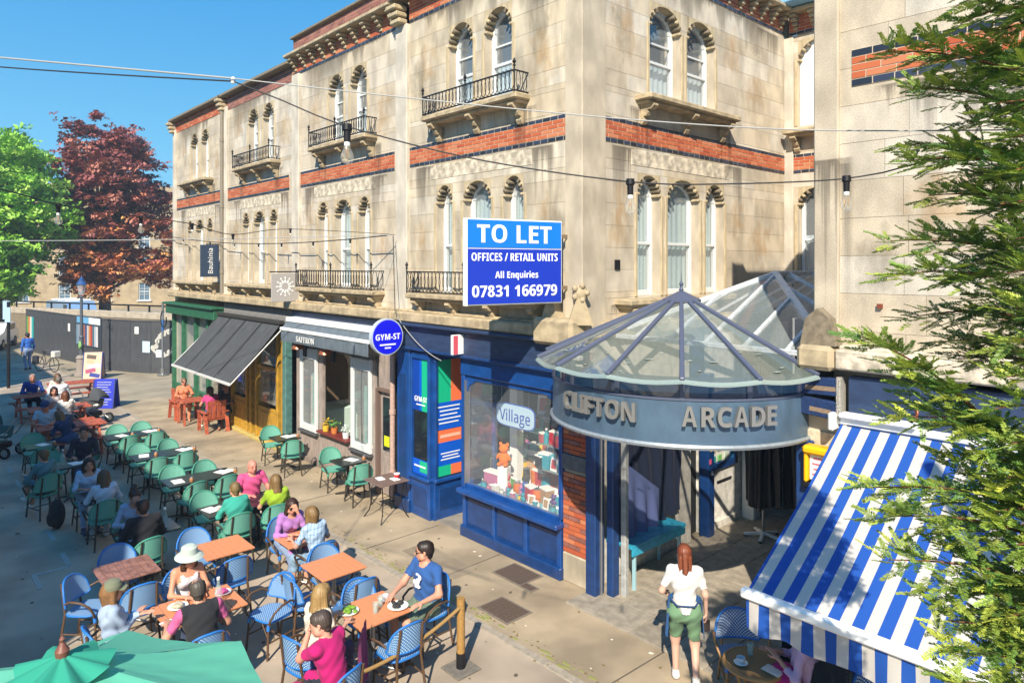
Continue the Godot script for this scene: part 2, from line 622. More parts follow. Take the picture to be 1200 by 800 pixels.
func ground() -> void:
	var g := Mb.new()
	g.box(Vector3(-20, -0.25, 0), Vector3(700, 0.47, 700))
	struct(obj("ground", g, M.far_ground))
	g = Mb.new()
	g.box(Vector3(-12, -0.06, 5.6), Vector3(50, 0.112, 7.6))
	struct(obj("road", g, M.asphalt))
	g = Mb.new()
	g.box(Vector3(-8.2, -0.05, 0.55), Vector3(25.6, 0.108, 2.5))
	struct(obj("pavement", g, M.pavement))
	# far pavement in front of the hoarding
	g = Mb.new()
	g.prism([Vector2(-21, -1.8), Vector2(-21, 1.9), Vector2(-30.5, 2.9), Vector2(-45, 4.2), Vector2(-45, -2), Vector2(-30, -6)], -0.05, 0.006)
	g.xf = Transform3D()
	struct(obj("pavement", g, M.pavement, self, Transform3D(Basis(Vector3(1, 0, 0), Vector3(0, 0, 1), Vector3(0, -1, 0)), Vector3(0, -0.04, 0)).scaled_local(Vector3(1, 1, -1))))
	# kerb stones between pavement and road
	var kr := Node3D.new()
	kr.name = "kerb"
	add_child(kr)
	struct(kr)
	var x := -20.6
	while x < 4.4:
		var l := rng.randf_range(0.8, 1.0)
		bx("kerb_stone", V(x + l / 2, -0.044 + rng.randf_range(0, 0.006), 1.86), V(l - 0.012, 0.11, 0.13), M.kerb, kr, 0.008)
		x += l
	# moss in the channel
	var ms := Mb.new()
	for i in 120:
		var mx := rng.randf_range(-4.2, 2.6)
		var s := rng.randf_range(0.02, 0.07)
		ms.ell(V(mx, 0.002, 1.74 + rng.randfn(0, 0.05)), V(s * 1.3, 0.006, s * 0.5), 6, 4)
	stuff(tag(obj("moss", ms, mk("moss", "9a9a58", 0.95, {"tex": "grain", "scale": 9.0})), "patchy yellow-green moss along the pavement kerb line", "moss"))
	# dashed white line along the middle of the street
	var mk_i := Node3D.new()
	mk_i.name = "road_marking"
	add_child(mk_i)
	struct(mk_i)
	for i in 12:
		bx("dash", V(-6.62 - 1.38 * i, 0, 5.7), V(0.62, 0.006, 0.075), M.road_paint, mk_i)
	bx("dash", V(-6.25, 0, 5.95), V(0.075, 0.006, 0.5), M.road_paint, mk_i)
	bx("dash", V(-5.95, 0, 6.2), V(0.65, 0.006, 0.07), M.road_paint, mk_i)
	# covers in the pavement
	for a in [[V(-1.0, 0.009, 0.44), 0.62, 0.46, "plain rusty brown metal cover in pavement below the shop window"], [V(-0.28, 0.009, 1.36), 0.6, 0.44, "ribbed metal manhole cover in pavement near the rope post"], [V(-0.55, 0.008, 0.62), 0.24, 0.13, "small grey stopcock cover beside the rusty brown cover"]]:
		var c := thing("manhole_cover", a[3], "manhole cover", a[0])
		bx("frame", V(0, 0, 0), V(a[1] + 0.06, 0.012, a[2] + 0.06), mk("cover_frame", "857a6c", 0.8, {"tex": "stain", "scale": 4.0}), c)
		bx("plate", V(0, 0.004, 0), V(a[1], 0.014, a[2]), mk("cover_plate", "6b5a4d", 0.7, {"tex": "stain", "scale": 5.0, "metal": 0.2}), c, 0.004)
		if "ribbed" in a[3]:
			for k in 9:
				bx("rib", V((k - 4) * 0.062, 0.013, 0), V(0.028, 0.008, a[2] - 0.05), M.cover_plate, c, 0.002)
	# trodden gum, spots and fallen yew leaves
	for q in [["gum_spot", "5f564b", 190, 0.006, 0.018], ["gum_spot", "e0d6c4", 110, 0.006, 0.016], ["leaf_litter", "7a6a3a", 240, 0.01, 0.012]]:
		var sp := Mb.new()
		for i in q[2]:
			var s: float = rng.randf_range(q[4] * 0.6, q[4] * 1.7)
			var at := V(rng.randf_range(-15, 5.5), q[3] + 0.002, rng.randf_range(0.25, 6.5))
			if q[0] == "leaf_litter":
				at = V(rng.randf_range(-5.0, 5.5), q[3], rng.randfn(1.72, 0.12) if i % 3 else rng.randf_range(0.1, 5))
			sp.ell(at, V(s * rng.randf_range(0.8, 1.6), 0.002, s), 6, 4, Basis(Vector3.UP, rng.randf() * 3))
		stuff(tag(obj(q[0], sp, mk(q[0] + q[1], q[1], 0.95)), {"5f564b": "dark trodden spots scattered over the paving", "e0d6c4": "pale trodden spots scattered over the paving", "7a6a3a": "brown leaf bits gathered along the kerb line"}[q[1]], q[0].replace("_", " ")))
	# sawn joints across the pavement
	for jx in [-13.2, -9.9, -6.6, -3.55, -1.75, 1.9]:
		struct(bx("pavement_joint", V(jx, 0.0055, 0.95), V(0.02, 0.004, 1.66), mk("joint_dark", "6e6455", 0.95, {"tex": "grain", "scale": 5.0}), self, 0.0, Basis(Vector3.UP, rng.randf_range(-0.03, 0.03))))
	# stained asphalt repair patches
	for a in [[V(-2.3, 0, 1.05), 1.5, 0.5], [V(-8.4, 0, 1.5), 1.9, 0.35], [V(-14.6, 0, 2.9), 2.6, 1.3]]:
		struct(bx("pavement_patch", a[0], V(a[1], 0.010 + 0.004 * int(a[0].z < 1.2), a[2]), mk("patch", "b9a78c", 0.95, {"tex": "asphalt", "scale": 3.0, "over": "stain", "over_scale": 0.5})))


# ---------------------------------------------------------------- walls and their trim

func free_spans(x0: float, x1: float, holes: Array, y0: float, y1: float) -> Array:
	var out := [[x0, x1]]
	for h in holes:
		if h[3] <= y0 + 0.001 or h[2] >= y1 - 0.001:
			continue
		var nxt := []
		for s in out:
			if h[1] <= s[0] or h[0] >= s[1]:
				nxt.append(s)
				continue
			if h[0] > s[0] + 0.02:
				nxt.append([s[0], h[0]])
			if h[1] < s[1] - 0.02:
				nxt.append([h[1], s[1]])
		out = nxt
	return out


func wall(root: Node3D, xf: Transform3D, x0: float, x1: float, y0: float, y1: float, holes: Array, course := 0.36, blocks := true, thick := 0.34, mat: Material = null, grey := false) -> void:
	# an ashlar wall, front at z = 0, with openings [x0, x1, y0, y1]; its blocks are pieces of their own
	var cuts := [y0, y1]
	for h in holes:
		for y in [h[2], h[3]]:
			if y > y0 and y < y1 and not cuts.any(func(q): return absf(q - y) < 0.01):
				cuts.append(y)
	var y := y0 + course
	while y < y1 - 0.08:
		var yy := y
		if not cuts.any(func(q): return absf(q - yy) < 0.09):
			cuts.append(y)
		y += course
	cuts.sort()
	var back := Mb.new()
	var row := 0
	for i in cuts.size() - 1:
		var a: float = cuts[i]
		var b: float = cuts[i + 1]
		row += 1
		for s in free_spans(x0, x1, holes, a, b):
			back.box(V((s[0] + s[1]) / 2, (a + b) / 2, -thick / 2 - 0.006), V(s[1] - s[0], b - a, thick))
			if not blocks:
				continue
			var x: float = s[0]
			while x < s[1] - 0.01:
				var l := rng.randf_range(0.7, 1.25)
				if x + l > s[1] - 0.35:
					l = s[1] - x
				var k := rng.randi() % 5
				unit("stone_block", V(x + l / 2, (a + b) / 2, -0.02 + rng.randf_range(-0.0012, 0.0012)), V(l - 0.005, b - a - 0.005, 0.044), M[("stone_grey_%d" if grey else "stone_%d") % k], root, xf)
				x += l
	obj("wall", back, M.stone_1 if mat == null else mat, root, xf)


func brick_band(root: Node3D, xf: Transform3D, x0: float, x1: float, y0: float, rows: Array, bh := 0.0675, bl := 0.24, single := true, proud := 0.012) -> void:
	# rows from below: "k" black, "r" red, "p" pink; joints recessed
	var back := Mb.new()
	back.box(V((x0 + x1) / 2, y0 + bh * rows.size() / 2, proud / 2 - 0.002), V(x1 - x0, bh * rows.size(), proud))
	obj("mortar", back, M.mortar, root, xf)
	var joined := {}
	for r in rows.size():
		var x := x0
		if r % 2 == 1:
			x -= bl / 2
		var step := bl * 0.72 if rows[r] == "k" else bl
		while x < x1 - 0.03:
			var a := maxf(x, x0)
			var b := minf(x + step, x1)
			x += step
			if b - a < 0.03:
				continue
			var k: String = rows[r]
			var m: String = "brick_black_%d" % (rng.randi() % 2) if k == "k" else "brick_pink_%d" % (rng.randi() % 2) if k == "p" else "brick_red_%d" % (rng.randi() % 4)
			var at := V((a + b) / 2, y0 + bh * (r + 0.5), proud / 2 + rng.randf_range(0, 0.003))
			var s := V(b - a - 0.014, bh - 0.013, proud + 0.006)
			if single:
				unit("brick", at, s, M[m], root, xf)
			else:
				if not joined.has(m):
					joined[m] = Mb.new()
				joined[m].box(at, s)
	for m in joined:
		stuff(obj("brickwork", joined[m], M[m], root, xf))


func arch_window(root: Node3D, xf: Transform3D, cx: float, w: float, y0: float, y1: float, rise: float, dress: String) -> void:
	# round-headed sash: stone corners of the arch with toothed voussoirs, white frame, two panes, what hangs behind
	var ys := y1 - rise
	for sg in [-1.0, 1.0]:
		var p := [Vector2(cx + sg * w / 2, y1), Vector2(cx + sg * w / 2, ys)]
		for i in range(1, 8):
			var t := PI / 2 * i / 7.0
			p.append(Vector2(cx + sg * w / 2 * cos(t), ys + (rise - 0.02) * sin(t)))
		p.append(Vector2(cx, y1))
		if sg > 0:
			p.reverse()
		obj("arch_stone", Mb.new().prism(p, -0.33, 0.004), M.stone_trim, root, xf)
		for i in 4:
			var t := PI / 2 * (i * 0.2 + 0.02)
			var at := V(cx + sg * (w / 2 - 0.022) * cos(t), ys + (rise - 0.05) * sin(t) - 0.02, -0.08)
			var dir := Vector2(sg * cos(t) / w * 2, sin(t) / rise).normalized()
			var tooth := Mb.new().box(Vector3.ZERO, V(0.085, 0.052, 0.20), 0.012)
			obj("arch_tooth", tooth, M.stone_dark if i % 2 else M.stone_trim, root, xf * Transform3D(Basis(Vector3.BACK, atan2(dir.y, dir.x)), at))
	# jamb mouldings
	for sg in [-1.0, 1.0]:
		obj("jamb", Mb.new().box(V(cx + sg * (w / 2 + 0.045), (y0 + ys) / 2, 0.006), V(0.07, ys - y0, 0.03), 0.01), M.stone_trim, root, xf)
	var f := Mb.new()
	var z := -0.2
	var ow := w / 2 - 0.005
	for sg in [-1.0, 1.0]:
		f.box(V(cx + sg * (ow - 0.035), (y0 + ys) / 2 + 0.02, z), V(0.07, ys - y0 + 0.04, 0.09), 0.008)
	f.box(V(cx, y0 + 0.05, z), V(w - 0.15, 0.1, 0.07), 0.008)
	var prev := Vector2.ZERO
	for i in 11:
		var t := PI * i / 10.0
		var q := Vector2(cx + (ow - 0.035) * cos(t), ys + (rise - 0.055) * sin(t))
		if i > 0:
			f.bar(V(prev.x, prev.y, z), V(q.x, q.y, z), 0.09, 0.07, 0.0, Vector3.BACK)
		prev = q
	var win := obj("window", f, M.window_white, root, xf)
	var mid := y0 + (ys - y0) * 0.52
	bx("meeting_rail", V(cx, mid, z + 0.012), V(w - 0.15, 0.05, 0.075), M.window_white, win, 0.006)
	bx("pane", V(cx, (y0 + 0.1 + mid - 0.025) / 2, z + 0.015), V(w - 0.15, mid - y0 - 0.125, 0.006), M.pane, win)
	bx("pane", V(cx, (mid + 0.025 + y1) / 2, z - 0.015), V(w - 0.15, y1 - mid - 0.025, 0.006), M.pane, win)
	if w > 0.64 and dress == "lace":
		bx("glazing_bar", V(cx, y0 + (ys - y0) * 0.80, z - 0.01), V(w - 0.15, 0.03, 0.05), M.window_white, win)
	var top := y1 if dress == "net" else mid + 0.1
	var cm: Material = M.net_curtain if dress == "net" else M.lace_curtain
	var cu := Mb.new().sheet(28, 2, func(s, t): return V(cx - w / 2 + s * w, lerpf(y0 + 0.02, top, t), z - 0.1 + 0.012 * sin(s * 40.0)))
	obj("curtain", cu, cm, win)


func sill(root: Node3D, xf: Transform3D, x0: float, x1: float, y: float, proj: float, n: int, drop := 0.34) -> void:
	var s := Mb.new()
	s.box(V((x0 + x1) / 2, y, proj / 2 - 0.05), V(x1 - x0, 0.1, proj + 0.1), 0.02)
	s.box(V((x0 + x1) / 2, y - 0.075, proj / 2 - 0.08), V(x1 - x0 - 0.12, 0.06, proj), 0.015)
	obj("window_sill", s, M.stone_old, root, xf)
	for i in n:
		var x := lerpf(x0 + 0.2, x1 - 0.2, float(i) / maxf(1, n - 1))
		var p := []
		for a in [[0.0, 0.0], [0.86, 0.0], [0.9, -0.12], [0.72, -0.26], [0.46, -0.28], [0.52, -0.42], [0.44, -0.56], [0.24, -0.6], [0.3, -0.78], [0.2, -0.95], [0.0, -1.0]]:
			p.append(Vector2(a[0] * proj, a[1] * drop))
		p.reverse()
		var b := Mb.new().prism(p, -0.06, 0.06)
		obj("bracket", b, M.stone_old, root, xf * Transform3D(Basis(V(0, 0, 1), V(0, 1, 0), V(-1, 0, 0)), V(x, y - 0.1, -0.01)))


func railing(root: Node3D, xf: Transform3D, x0: float, x1: float, y: float, proj: float, h: float) -> void:
	var r := Mb.new()
	for yy in [y + 0.03, y + h]:
		r.bar(V(x0, yy, proj), V(x1, yy, proj), 0.022, 0.022)
		for x in [x0, x1]:
			r.bar(V(x, yy, 0), V(x, yy, proj), 0.022, 0.022)
	var rail := obj("balcony_railing", r, M.iron, root, xf)
	for x in [x0, (x0 + x1) / 2, x1]:
		var p := Mb.new()
		p.tube([V(x, y, proj), V(x, y + h + 0.06, proj)], 0.014, 6)
		p.lathe([Vector2(0, 0), Vector2(0.03, 0.02), Vector2(0.012, 0.05), Vector2(0.034, 0.085), Vector2(0, 0.16)], 8, V(x, y + h + 0.05, proj))
		obj("railing_post", p, M.iron, rail)
	var sc := Mb.new()
	var d := h * 0.46
	var nn := int((x1 - x0) / (d * 0.62))
	for i in nn:
		var cx := lerpf(x0 + d * 0.4, x1 - d * 0.4, float(i) / maxf(1, nn - 1))
		var ring := []
		for k in 9:
			ring.append(V(cx + d * 0.42 * cos(TAU * k / 9), y + 0.03 + h * 0.5 + (h * 0.46) * sin(TAU * k / 9), proj))
		sc.tube(ring, 0.008, 4, true)
	for x in [x0, x1]:
		for k in 2:
			var ring := []
			for q in 9:
				ring.append(V(x, y + 0.03 + h * 0.5 + h * 0.46 * sin(TAU * q / 9), proj * (0.28 + 0.44 * k) + d * 0.3 * cos(TAU * q / 9)))
			sc.tube(ring, 0.008, 4, true)
	stuff(obj("railing_scroll", sc, M.iron, rail))


func bay(root: Node3D, xf: Transform3D, x0: float, x1: float, c1: float, o: Dictionary) -> void:
	# the two upper storeys of one front: triple window below, pair above, pilasters, brick band, ledge
	var wide: float = o.get("wide", 1.0)
	var ww: float = o.get("ww", 1.0)
	var tri := [[c1 - 0.98 * wide, 0.5 * ww], [c1, 0.78 * ww], [c1 + 0.98 * wide, 0.5 * ww]]
	var c2: float = o.get("c2", c1)
	var two := [[c2 - 0.53 * wide, 0.72 * ww], [c2 + 0.53 * wide, 0.72 * ww]]
	var holes := []
	for t in tri:
		holes.append([t[0] - t[1] / 2, t[0] + t[1] / 2, 4.46, 6.55])
	for t in two:
		holes.append([t[0] - t[1] / 2, t[0] + t[1] / 2, 7.9, 9.55])
	for h in o.get("more", []):
		holes.append(h)
	var top: float = o.get("top", 9.84)
	wall(root, xf, x0, x1, 3.84, top, holes, 0.36, o.get("blocks", true), 0.34, null, o.get("grey", false))
	for t in tri:
		arch_window(root, xf, t[0], t[1], 4.46, 6.55, 0.34, "net")
	for t in two:
		arch_window(root, xf, t[0], t[1], 7.9, 9.55, 0.38, "lace")
	for x in o.get("pilasters", []):
		var pm := Mb.new().box(V(x[0], 6.9, 0.012), V(x[1], 6.1, 0.12), 0.015)
		obj("pilaster", pm, M.stone_2, root, xf)
	# carved panel over the triple window
	bx("carved_panel", xf * V(c1, 6.8, 0.002), V(2.9 * wide, 0.27, 0.016), M.stone_carved, root, 0.01, xf.basis)
	var b: Array = o.band
	brick_band(root, xf, b[0], b[1], 6.985, ["k", "r", "r", "r", "r", "k"], 0.0685, 0.24, o.get("bricks", true))
	sill(root, xf, c1 - 1.85 * wide, c1 + 1.85 * wide, 4.39, 0.34, 4, 0.36)
	sill(root, xf, c2 - 1.35 * wide, c2 + 1.35 * wide, 7.8, 0.34, 3, 0.34)
	if o.get("rail1", false):
		railing(root, xf, c1 - 1.8 * wide, c1 + 1.8 * wide, 4.44, 0.32, 0.42)
	if o.get("rail2", false):
		railing(root, xf, c2 - 1.3 * wide, c2 + 1.3 * wide, 7.85, 0.32, 0.36)
	# weathering
	stain(root, xf, "soot", c1 - 1.6 * wide, 4.0, 0.8, 0.7)
	for e in [-1.0, 1.0]:
		stain(root, xf, "soot", c1 + e * 1.62 * wide, 6.3, 0.7, 1.3)
		stain(root, xf, "soot", c2 + e * 1.25 * wide, 7.1, 0.6, 1.1, 0.024)
		stain(root, xf, "warm", c2 + e * 1.6 * wide, rng.randf_range(8.2, 9.3), 1.2, 1.9)
		stain(root, xf, "warm", c1 + e * 1.75 * wide, rng.randf_range(5.0, 6.4), 0.9, 1.6)
		stain(root, xf, "pale", c2 + e * 1.8 * wide, rng.randf_range(7.9, 9.0), 0.9, 1.1)
	stain(root, xf, "soot", (x0 + x1) / 2, top - 0.45, (x1 - x0) * 0.8, 0.9)
	# ledge over the shops
	var l := Mb.new()
	l.box(V((x0 + x1) / 2, 3.95, 0.1), V(x1 - x0, 0.2, 0.34), 0.03)
	l.box(V((x0 + x1) / 2, 4.065, 0.04), V(x1 - x0, 0.06, 0.2), 0.02)
	obj("ledge", l, M.stone_old, root, xf)


func bracket_cornice(root: Node3D, xf: Transform3D, x0: float, x1: float, y: float, n: int, parapet: float) -> void:
	brick_band(root, xf, x0, x1, y, ["k", "r", "r", "r", "r", "r"], 0.07, 0.24, false)
	for i in n:
		var x := lerpf(x0 + 0.16, x1 - 0.16, float(i) / (n - 1))
		var b := Mb.new()
		for k in 4:
			b.box(V(x, y + 0.13 + 0.085 * k, 0.02 + 0.03 * k), V(0.14 - 0.015 * (3 - k), 0.07, 0.06 + 0.06 * k), 0.012)
		obj("cornice_bracket", b, M.stone_trim if i % 2 else M.stone_old, root, xf)
	var c := Mb.new()
	c.box(V((x0 + x1) / 2, y + 0.47, 0.1), V(x1 - x0 + 0.1, 0.09, 0.38), 0.02)
	c.box(V((x0 + x1) / 2, y + 0.535, 0.08), V(x1 - x0 + 0.06, 0.05, 0.28), 0.015)
	obj("cornice", c, M.stone_old, root, xf)
	if parapet > 0:
		brick_band(root, xf, x0, x1, y + 0.56, ["p", "p", "p", "p", "p"], parapet / 5.6, 0.24, false, 0.02)
		obj("parapet", Mb.new().box(V((x0 + x1) / 2, y + 0.56 + parapet / 2, -0.17), V(x1 - x0, parapet, 0.3)), M.mortar, root, xf)
		obj("coping", Mb.new().box(V((x0 + x1) / 2, y + 0.56 + parapet, -0.1), V(x1 - x0 + 0.04, 0.07, 0.42), 0.015), M.stone_dark, root, xf)


func shell(root: Node3D, x0: float, x1: float, zb: float, z1: float, y1: float, y0 := 0.0) -> void:
	# the dark inside of a house behind its windows: partition, floors, flat roof, party walls
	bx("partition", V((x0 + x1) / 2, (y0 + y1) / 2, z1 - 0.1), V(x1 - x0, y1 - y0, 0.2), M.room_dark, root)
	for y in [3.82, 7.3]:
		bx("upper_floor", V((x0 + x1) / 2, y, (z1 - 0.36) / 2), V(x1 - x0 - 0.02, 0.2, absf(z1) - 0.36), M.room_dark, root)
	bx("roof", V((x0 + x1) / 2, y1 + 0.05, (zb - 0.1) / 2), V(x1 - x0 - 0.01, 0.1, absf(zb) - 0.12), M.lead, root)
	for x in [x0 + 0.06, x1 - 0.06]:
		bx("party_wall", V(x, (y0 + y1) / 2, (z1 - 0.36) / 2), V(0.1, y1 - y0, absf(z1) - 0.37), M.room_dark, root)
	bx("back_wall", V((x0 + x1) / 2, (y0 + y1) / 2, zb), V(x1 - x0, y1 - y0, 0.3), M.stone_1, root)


# ---------------------------------------------------------------- the houses

func panel_door(root: Node3D, called: String, at: Vector3, w: float, h: float, m: Material, glass_from: float, rot := Basis()) -> Node3D:
	var d := bx(called, at + rot * V(0, h / 2, 0), V(w, h, 0.05), m, root, 0.005, rot)
	bx("door_pane", V(0, (glass_from + h - 0.12) / 2 - h / 2, 0.012), V(w - 0.2, h - 0.12 - glass_from, 0.05), mk("shop_glass", "20262c", 0.06), d)
	bx("door_panel", V(0, glass_from / 2 - h / 2, 0.018), V(w - 0.24, glass_from - 0.25, 0.03), m, d, 0.01)
	var hn := Mb.new().tube([V(w / 2 - 0.06, -0.12, 0.03), V(w / 2 - 0.06, -0.12, 0.08), V(w / 2 - 0.06, 0.08, 0.08), V(w / 2 - 0.06, 0.08, 0.03)], 0.012, 6)
	obj("handle", hn, M.steel, d)
	return d


func corner_house() -> void:
	var h := thing("corner_terrace_house", "sandy stone corner house of the terrace with toy filled blue shop window below", "building")
	var f0 := Transform3D()
	var fr := Transform3D(Basis(V(0, 0, -1), V(0, 1, 0), V(1, 0, 0)), Vector3.ZERO)
	bay(h, f0, -5.0, -0.03, -2.55, {"c2": -2.5, "grey": true, "top": 9.94, "pilasters": [[-4.94, 0.42]], "band": [-4.7, -0.3], "rail1": true, "rail2": true})
	bay(h, fr, 0.36, 6.68, 2.77, {"wide": 1.07, "ww": 1.3, "top": 10.02, "band": [0.5, 6.66]})
	obj("corner_pilaster", Mb.new().box(V(-0.11, 6.9, -0.21), V(0.366, 6.1, 0.57), 0.012), M.stone_3, h)
	brick_band(h, f0, -4.72, -0.3, 9.945, ["k", "r", "r", "r", "r", "r", "r"], 0.07, 0.24, false)
	obj("cornice", Mb.new().box(V(-2.5, 10.55, 0.12), V(5.1, 0.16, 0.5), 0.02), M.stone_old, h)
	bracket_cornice(h, fr, 0.3, 6.6, 10.03, 15, 0.0)
	# end consoles of the neighbouring cornice
	for k in 3:
		bx("console", V(-4.95, 10.0 + 0.13 * k, 0.12 + 0.03 * k), V(0.34, 0.1, 0.22 + 0.05 * k), M.stone_trim, h, 0.02)
	for a in [["warm", 5.4, 8.6, 1.4, 1.5], ["warm", 5.6, 5.4, 1.5, 1.8], ["pale", 5.3, 9.3, 1.2, 0.8], ["grey", 0.9, 8.9, 0.7, 1.8], ["soot", 5.9, 9.5, 1.0, 0.9], ["warm", 0.95, 6.0, 0.7, 1.6]]:
		stain(h, fr, a[0], a[1], a[2], a[3], a[4])
	for a in [["grey", -0.9, 8.9, 0.9, 2.0], ["grey", -0.6, 5.6, 1.0, 2.2], ["grey", -4.3, 8.7, 0.8, 2.0], ["soot", -0.7, 9.4, 0.9, 1.0]]:
		stain(h, f0, a[0], a[1], a[2], a[3], a[4])
	# inside: core, floors, roof
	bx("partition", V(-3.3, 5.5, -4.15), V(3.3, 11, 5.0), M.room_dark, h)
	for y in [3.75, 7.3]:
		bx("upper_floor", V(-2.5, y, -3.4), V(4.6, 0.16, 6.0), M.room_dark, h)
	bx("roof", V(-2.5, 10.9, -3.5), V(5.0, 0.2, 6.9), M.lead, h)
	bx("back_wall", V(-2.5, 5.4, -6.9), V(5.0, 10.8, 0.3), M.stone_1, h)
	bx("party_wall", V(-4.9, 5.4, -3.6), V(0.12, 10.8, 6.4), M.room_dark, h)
	# carved bosses on the ledge at the corner
	for x in [-0.5, 0.0]:
		var p := Mb.new()
		p.prism([Vector2(-0.2, 0), Vector2(0.2, 0), Vector2(0.05, 0.42), Vector2(-0.05, 0.42)], 0.0, 0.16)
		p.ell(V(0, 0.48, 0.08), V(0.12, 0.14, 0.1), 8, 6)
		for k in 5:
			p.ell(V(0.1 * cos(TAU * k / 5), 0.49 + 0.11 * sin(TAU * k / 5), 0.14), V(0.05, 0.05, 0.05), 6, 4)
		obj("carved_finial", p, M.stone_old, h, Transform3D(Basis(Vector3.UP, 0.0 if x < -0.2 else PI / 4), V(x + 0.03, 4.08, 0.08)))
	bx("corner_stone", V(-0.32, 3.96, 0.12), V(0.85, 0.42, 0.5), M.stone_old, h, 0.05)
	bx("wall_vent", V(0.012, 5.0, -0.85), V(0.03, 0.16, 0.12), M.iron, h)
	# shop front: fascia
	bx("fascia", V(-2.46, 3.56, 0.08), V(4.9, 0.46, 0.2), M.fascia_navy, h, 0.01)
	bx("fascia_cornice", V(-2.46, 3.81, 0.14), V(4.95, 0.06, 0.34), M.fascia_navy, h, 0.015)
	bx("fascia_lower", V(-1.63, 3.15, 0.05), V(2.55, 0.34, 0.12), M.shop_blue, h, 0.01)
	bx("fascia_moulding", V(-2.46, 3.325, 0.12), V(4.9, 0.05, 0.22), M.navy, h, 0.01)
	# gift shop window
	var wf := Mb.new()
	wf.box(V(-2.86, 1.95, 0.02), V(0.1, 2.1, 0.14), 0.012)
	wf.box(V(-1.62, 2.93, 0.0), V(2.42, 0.1, 0.1), 0.01)
	wf.box(V(-1.62, 0.93, 0.0), V(2.42, 0.1, 0.1), 0.01)
	wf.box(V(-0.42, 1.95, 0.0), V(0.08, 2.0, 0.1), 0.01)
	var win := obj("shop_window", wf, M.shop_blue, h)
	bx("pane", V(-1.63, 1.93, 0.02), V(2.34, 1.9, 0.008), mk("shop_pane", "dfeaf0", 0.01, {"glass": 0.05}), win)
	bx("pane", V(-2.86, 1.93, -0.42), V(0.008, 1.9, 0.7), M.shop_pane, win)
	bx("trim", V(-2.80, 1.93, 0.03), V(0.02, 1.9, 0.12), M.steel, win)
	for s in [-1.0, 1.0]:
		var p := [Vector2(-1.63 + s * 1.19, 2.89), Vector2(-1.63 + s * 1.19, 2.6), Vector2(-1.63 + s * 1.1, 2.78), Vector2(-1.63 + s * 0.9, 2.89)]
		if s > 0:
			p.reverse()
		obj("spandrel", Mb.new().prism(p, -0.04, 0.04), M.shop_blue, win)
	bx("window_sill", V(-1.64, 0.86, 0.06), V(2.56, 0.08, 0.3), M.shop_blue, h, 0.015)
	bx("stall_riser", V(-1.64, 0.48, -0.06), V(2.5, 0.72, 0.16), M.shop_blue_dark, h)
	for x in [-2.86, -2.04, -1.22, -0.44]:
		bx("stile", V(x, 0.5, 0.03), V(0.09, 0.68, 0.06), M.shop_blue, h, 0.01)
	bx("rail", V(-1.64, 0.79, 0.028), V(2.5, 0.08, 0.056), M.shop_blue, h, 0.01)
	bx("plinth", V(-1.64, 0.1, 0.04), V(2.56, 0.2, 0.14), M.shop_blue_dark, h, 0.015)
	for i in 3:
		bx("riser_panel", V(-2.45 + 0.82 * i, 0.48, 0.026), V(0.66, 0.46, 0.014), M.shop_blue_dark, h, 0.006)
	# display space behind the window
	bx("display_floor", V(-1.62, 0.86, -0.75), V(2.4, 0.06, 1.3), mk("display_cloth", "6fb3c0", 0.9), h)
	bx("display_back", V(-1.62, 2.0, -1.5), V(2.5, 2.3, 0.06), mk("display_back", "30373b", 0.9, {"tex": "stain", "scale": 2.0}), h)
	bx("display_ceiling", V(-1.62, 3.06, -0.75), V(2.5, 0.06, 1.5), mk("cream", "d9d3c4", 0.8), h)
	bx("display_side", V(-0.3, 2.0, -0.8), V(0.06, 2.3, 1.4), mk("display_side", "47504f", 0.9), h)
	bx("display_post", V(-2.3, 1.95, -0.75), V(0.2, 2.1, 0.16), mk("white_paint", "efeee6", 0.7), h)
	for a in [[-0.95, 1.42, 1.2, -0.72], [-0.95, 1.86, 1.2, -0.72], [-0.95, 2.34, 1.2, -0.72], [-2.1, 1.9, 1.15, -1.1], [-2.1, 1.4, 1.15, -1.1]]:
		bx("display_shelf", V(a[0], a[1], a[3]), V(a[2], 0.03, 0.4), mk("shelf_glass", "7d8a88", 0.3), h, 0.004)
	# gym shop corner: column, front panel, return panel, porch with door
	bx("column", V(-4.74, 1.65, 0.03), V(0.46, 3.3, 0.24), M.shop_blue, h, 0.02)
	bx("column_panel", V(-4.74, 1.6, 0.152), V(0.26, 2.4, 0.02), M.shop_blue_dark, h, 0.008)
	bx("column_base", V(-4.74, 0.14, 0.05), V(0.52, 0.28, 0.3), M.shop_blue_dark, h, 0.02)
	var fx := Transform3D(Basis(), V(-4.17, 0, 0.1))
	var rx := Transform3D(Basis(V(0, 0, -1), V(0, 1, 0), V(1, 0, 0)), V(-3.8, 0, -0.34))
	for side in 2:
		var x := fx if side == 0 else rx
		var w := 0.66 if side == 0 else 0.8
		obj("stall_riser", Mb.new().box(V(0, 0.38, -0.02), V(w, 0.76, 0.1), 0.012), M.shop_blue, h, x)
		obj("riser_panel", Mb.new().box(V(0, 0.4, 0.032), V(w - 0.2, 0.42, 0.02), 0.008), M.shop_blue_dark, h, x)
		obj("sill", Mb.new().box(V(0, 0.78, 0.02), V(w + 0.04, 0.07, 0.14), 0.015), M.shop_blue, h, x)
		var fm := Mb.new()
		for s in [-1.0, 1.0]:
			fm.box(V(s * (w / 2 - 0.03), 2.0, 0), V(0.07, 2.4, 0.1), 0.01)
		fm.box(V(0, 3.2, 0), V(w - 0.1, 0.14, 0.1), 0.01)
		var g := obj("shop_window", fm, M.shop_blue, h, x)
		var gw := w - 0.13
		bx("pane", V(0, 1.98, -0.01), V(gw, 2.34, 0.01), mk("shop_glass", "20262c", 0.06), g)
		var film := mk("film_blue", "0a58c8", 0.35)
		var green := mk("film_green", "16b487", 0.35)
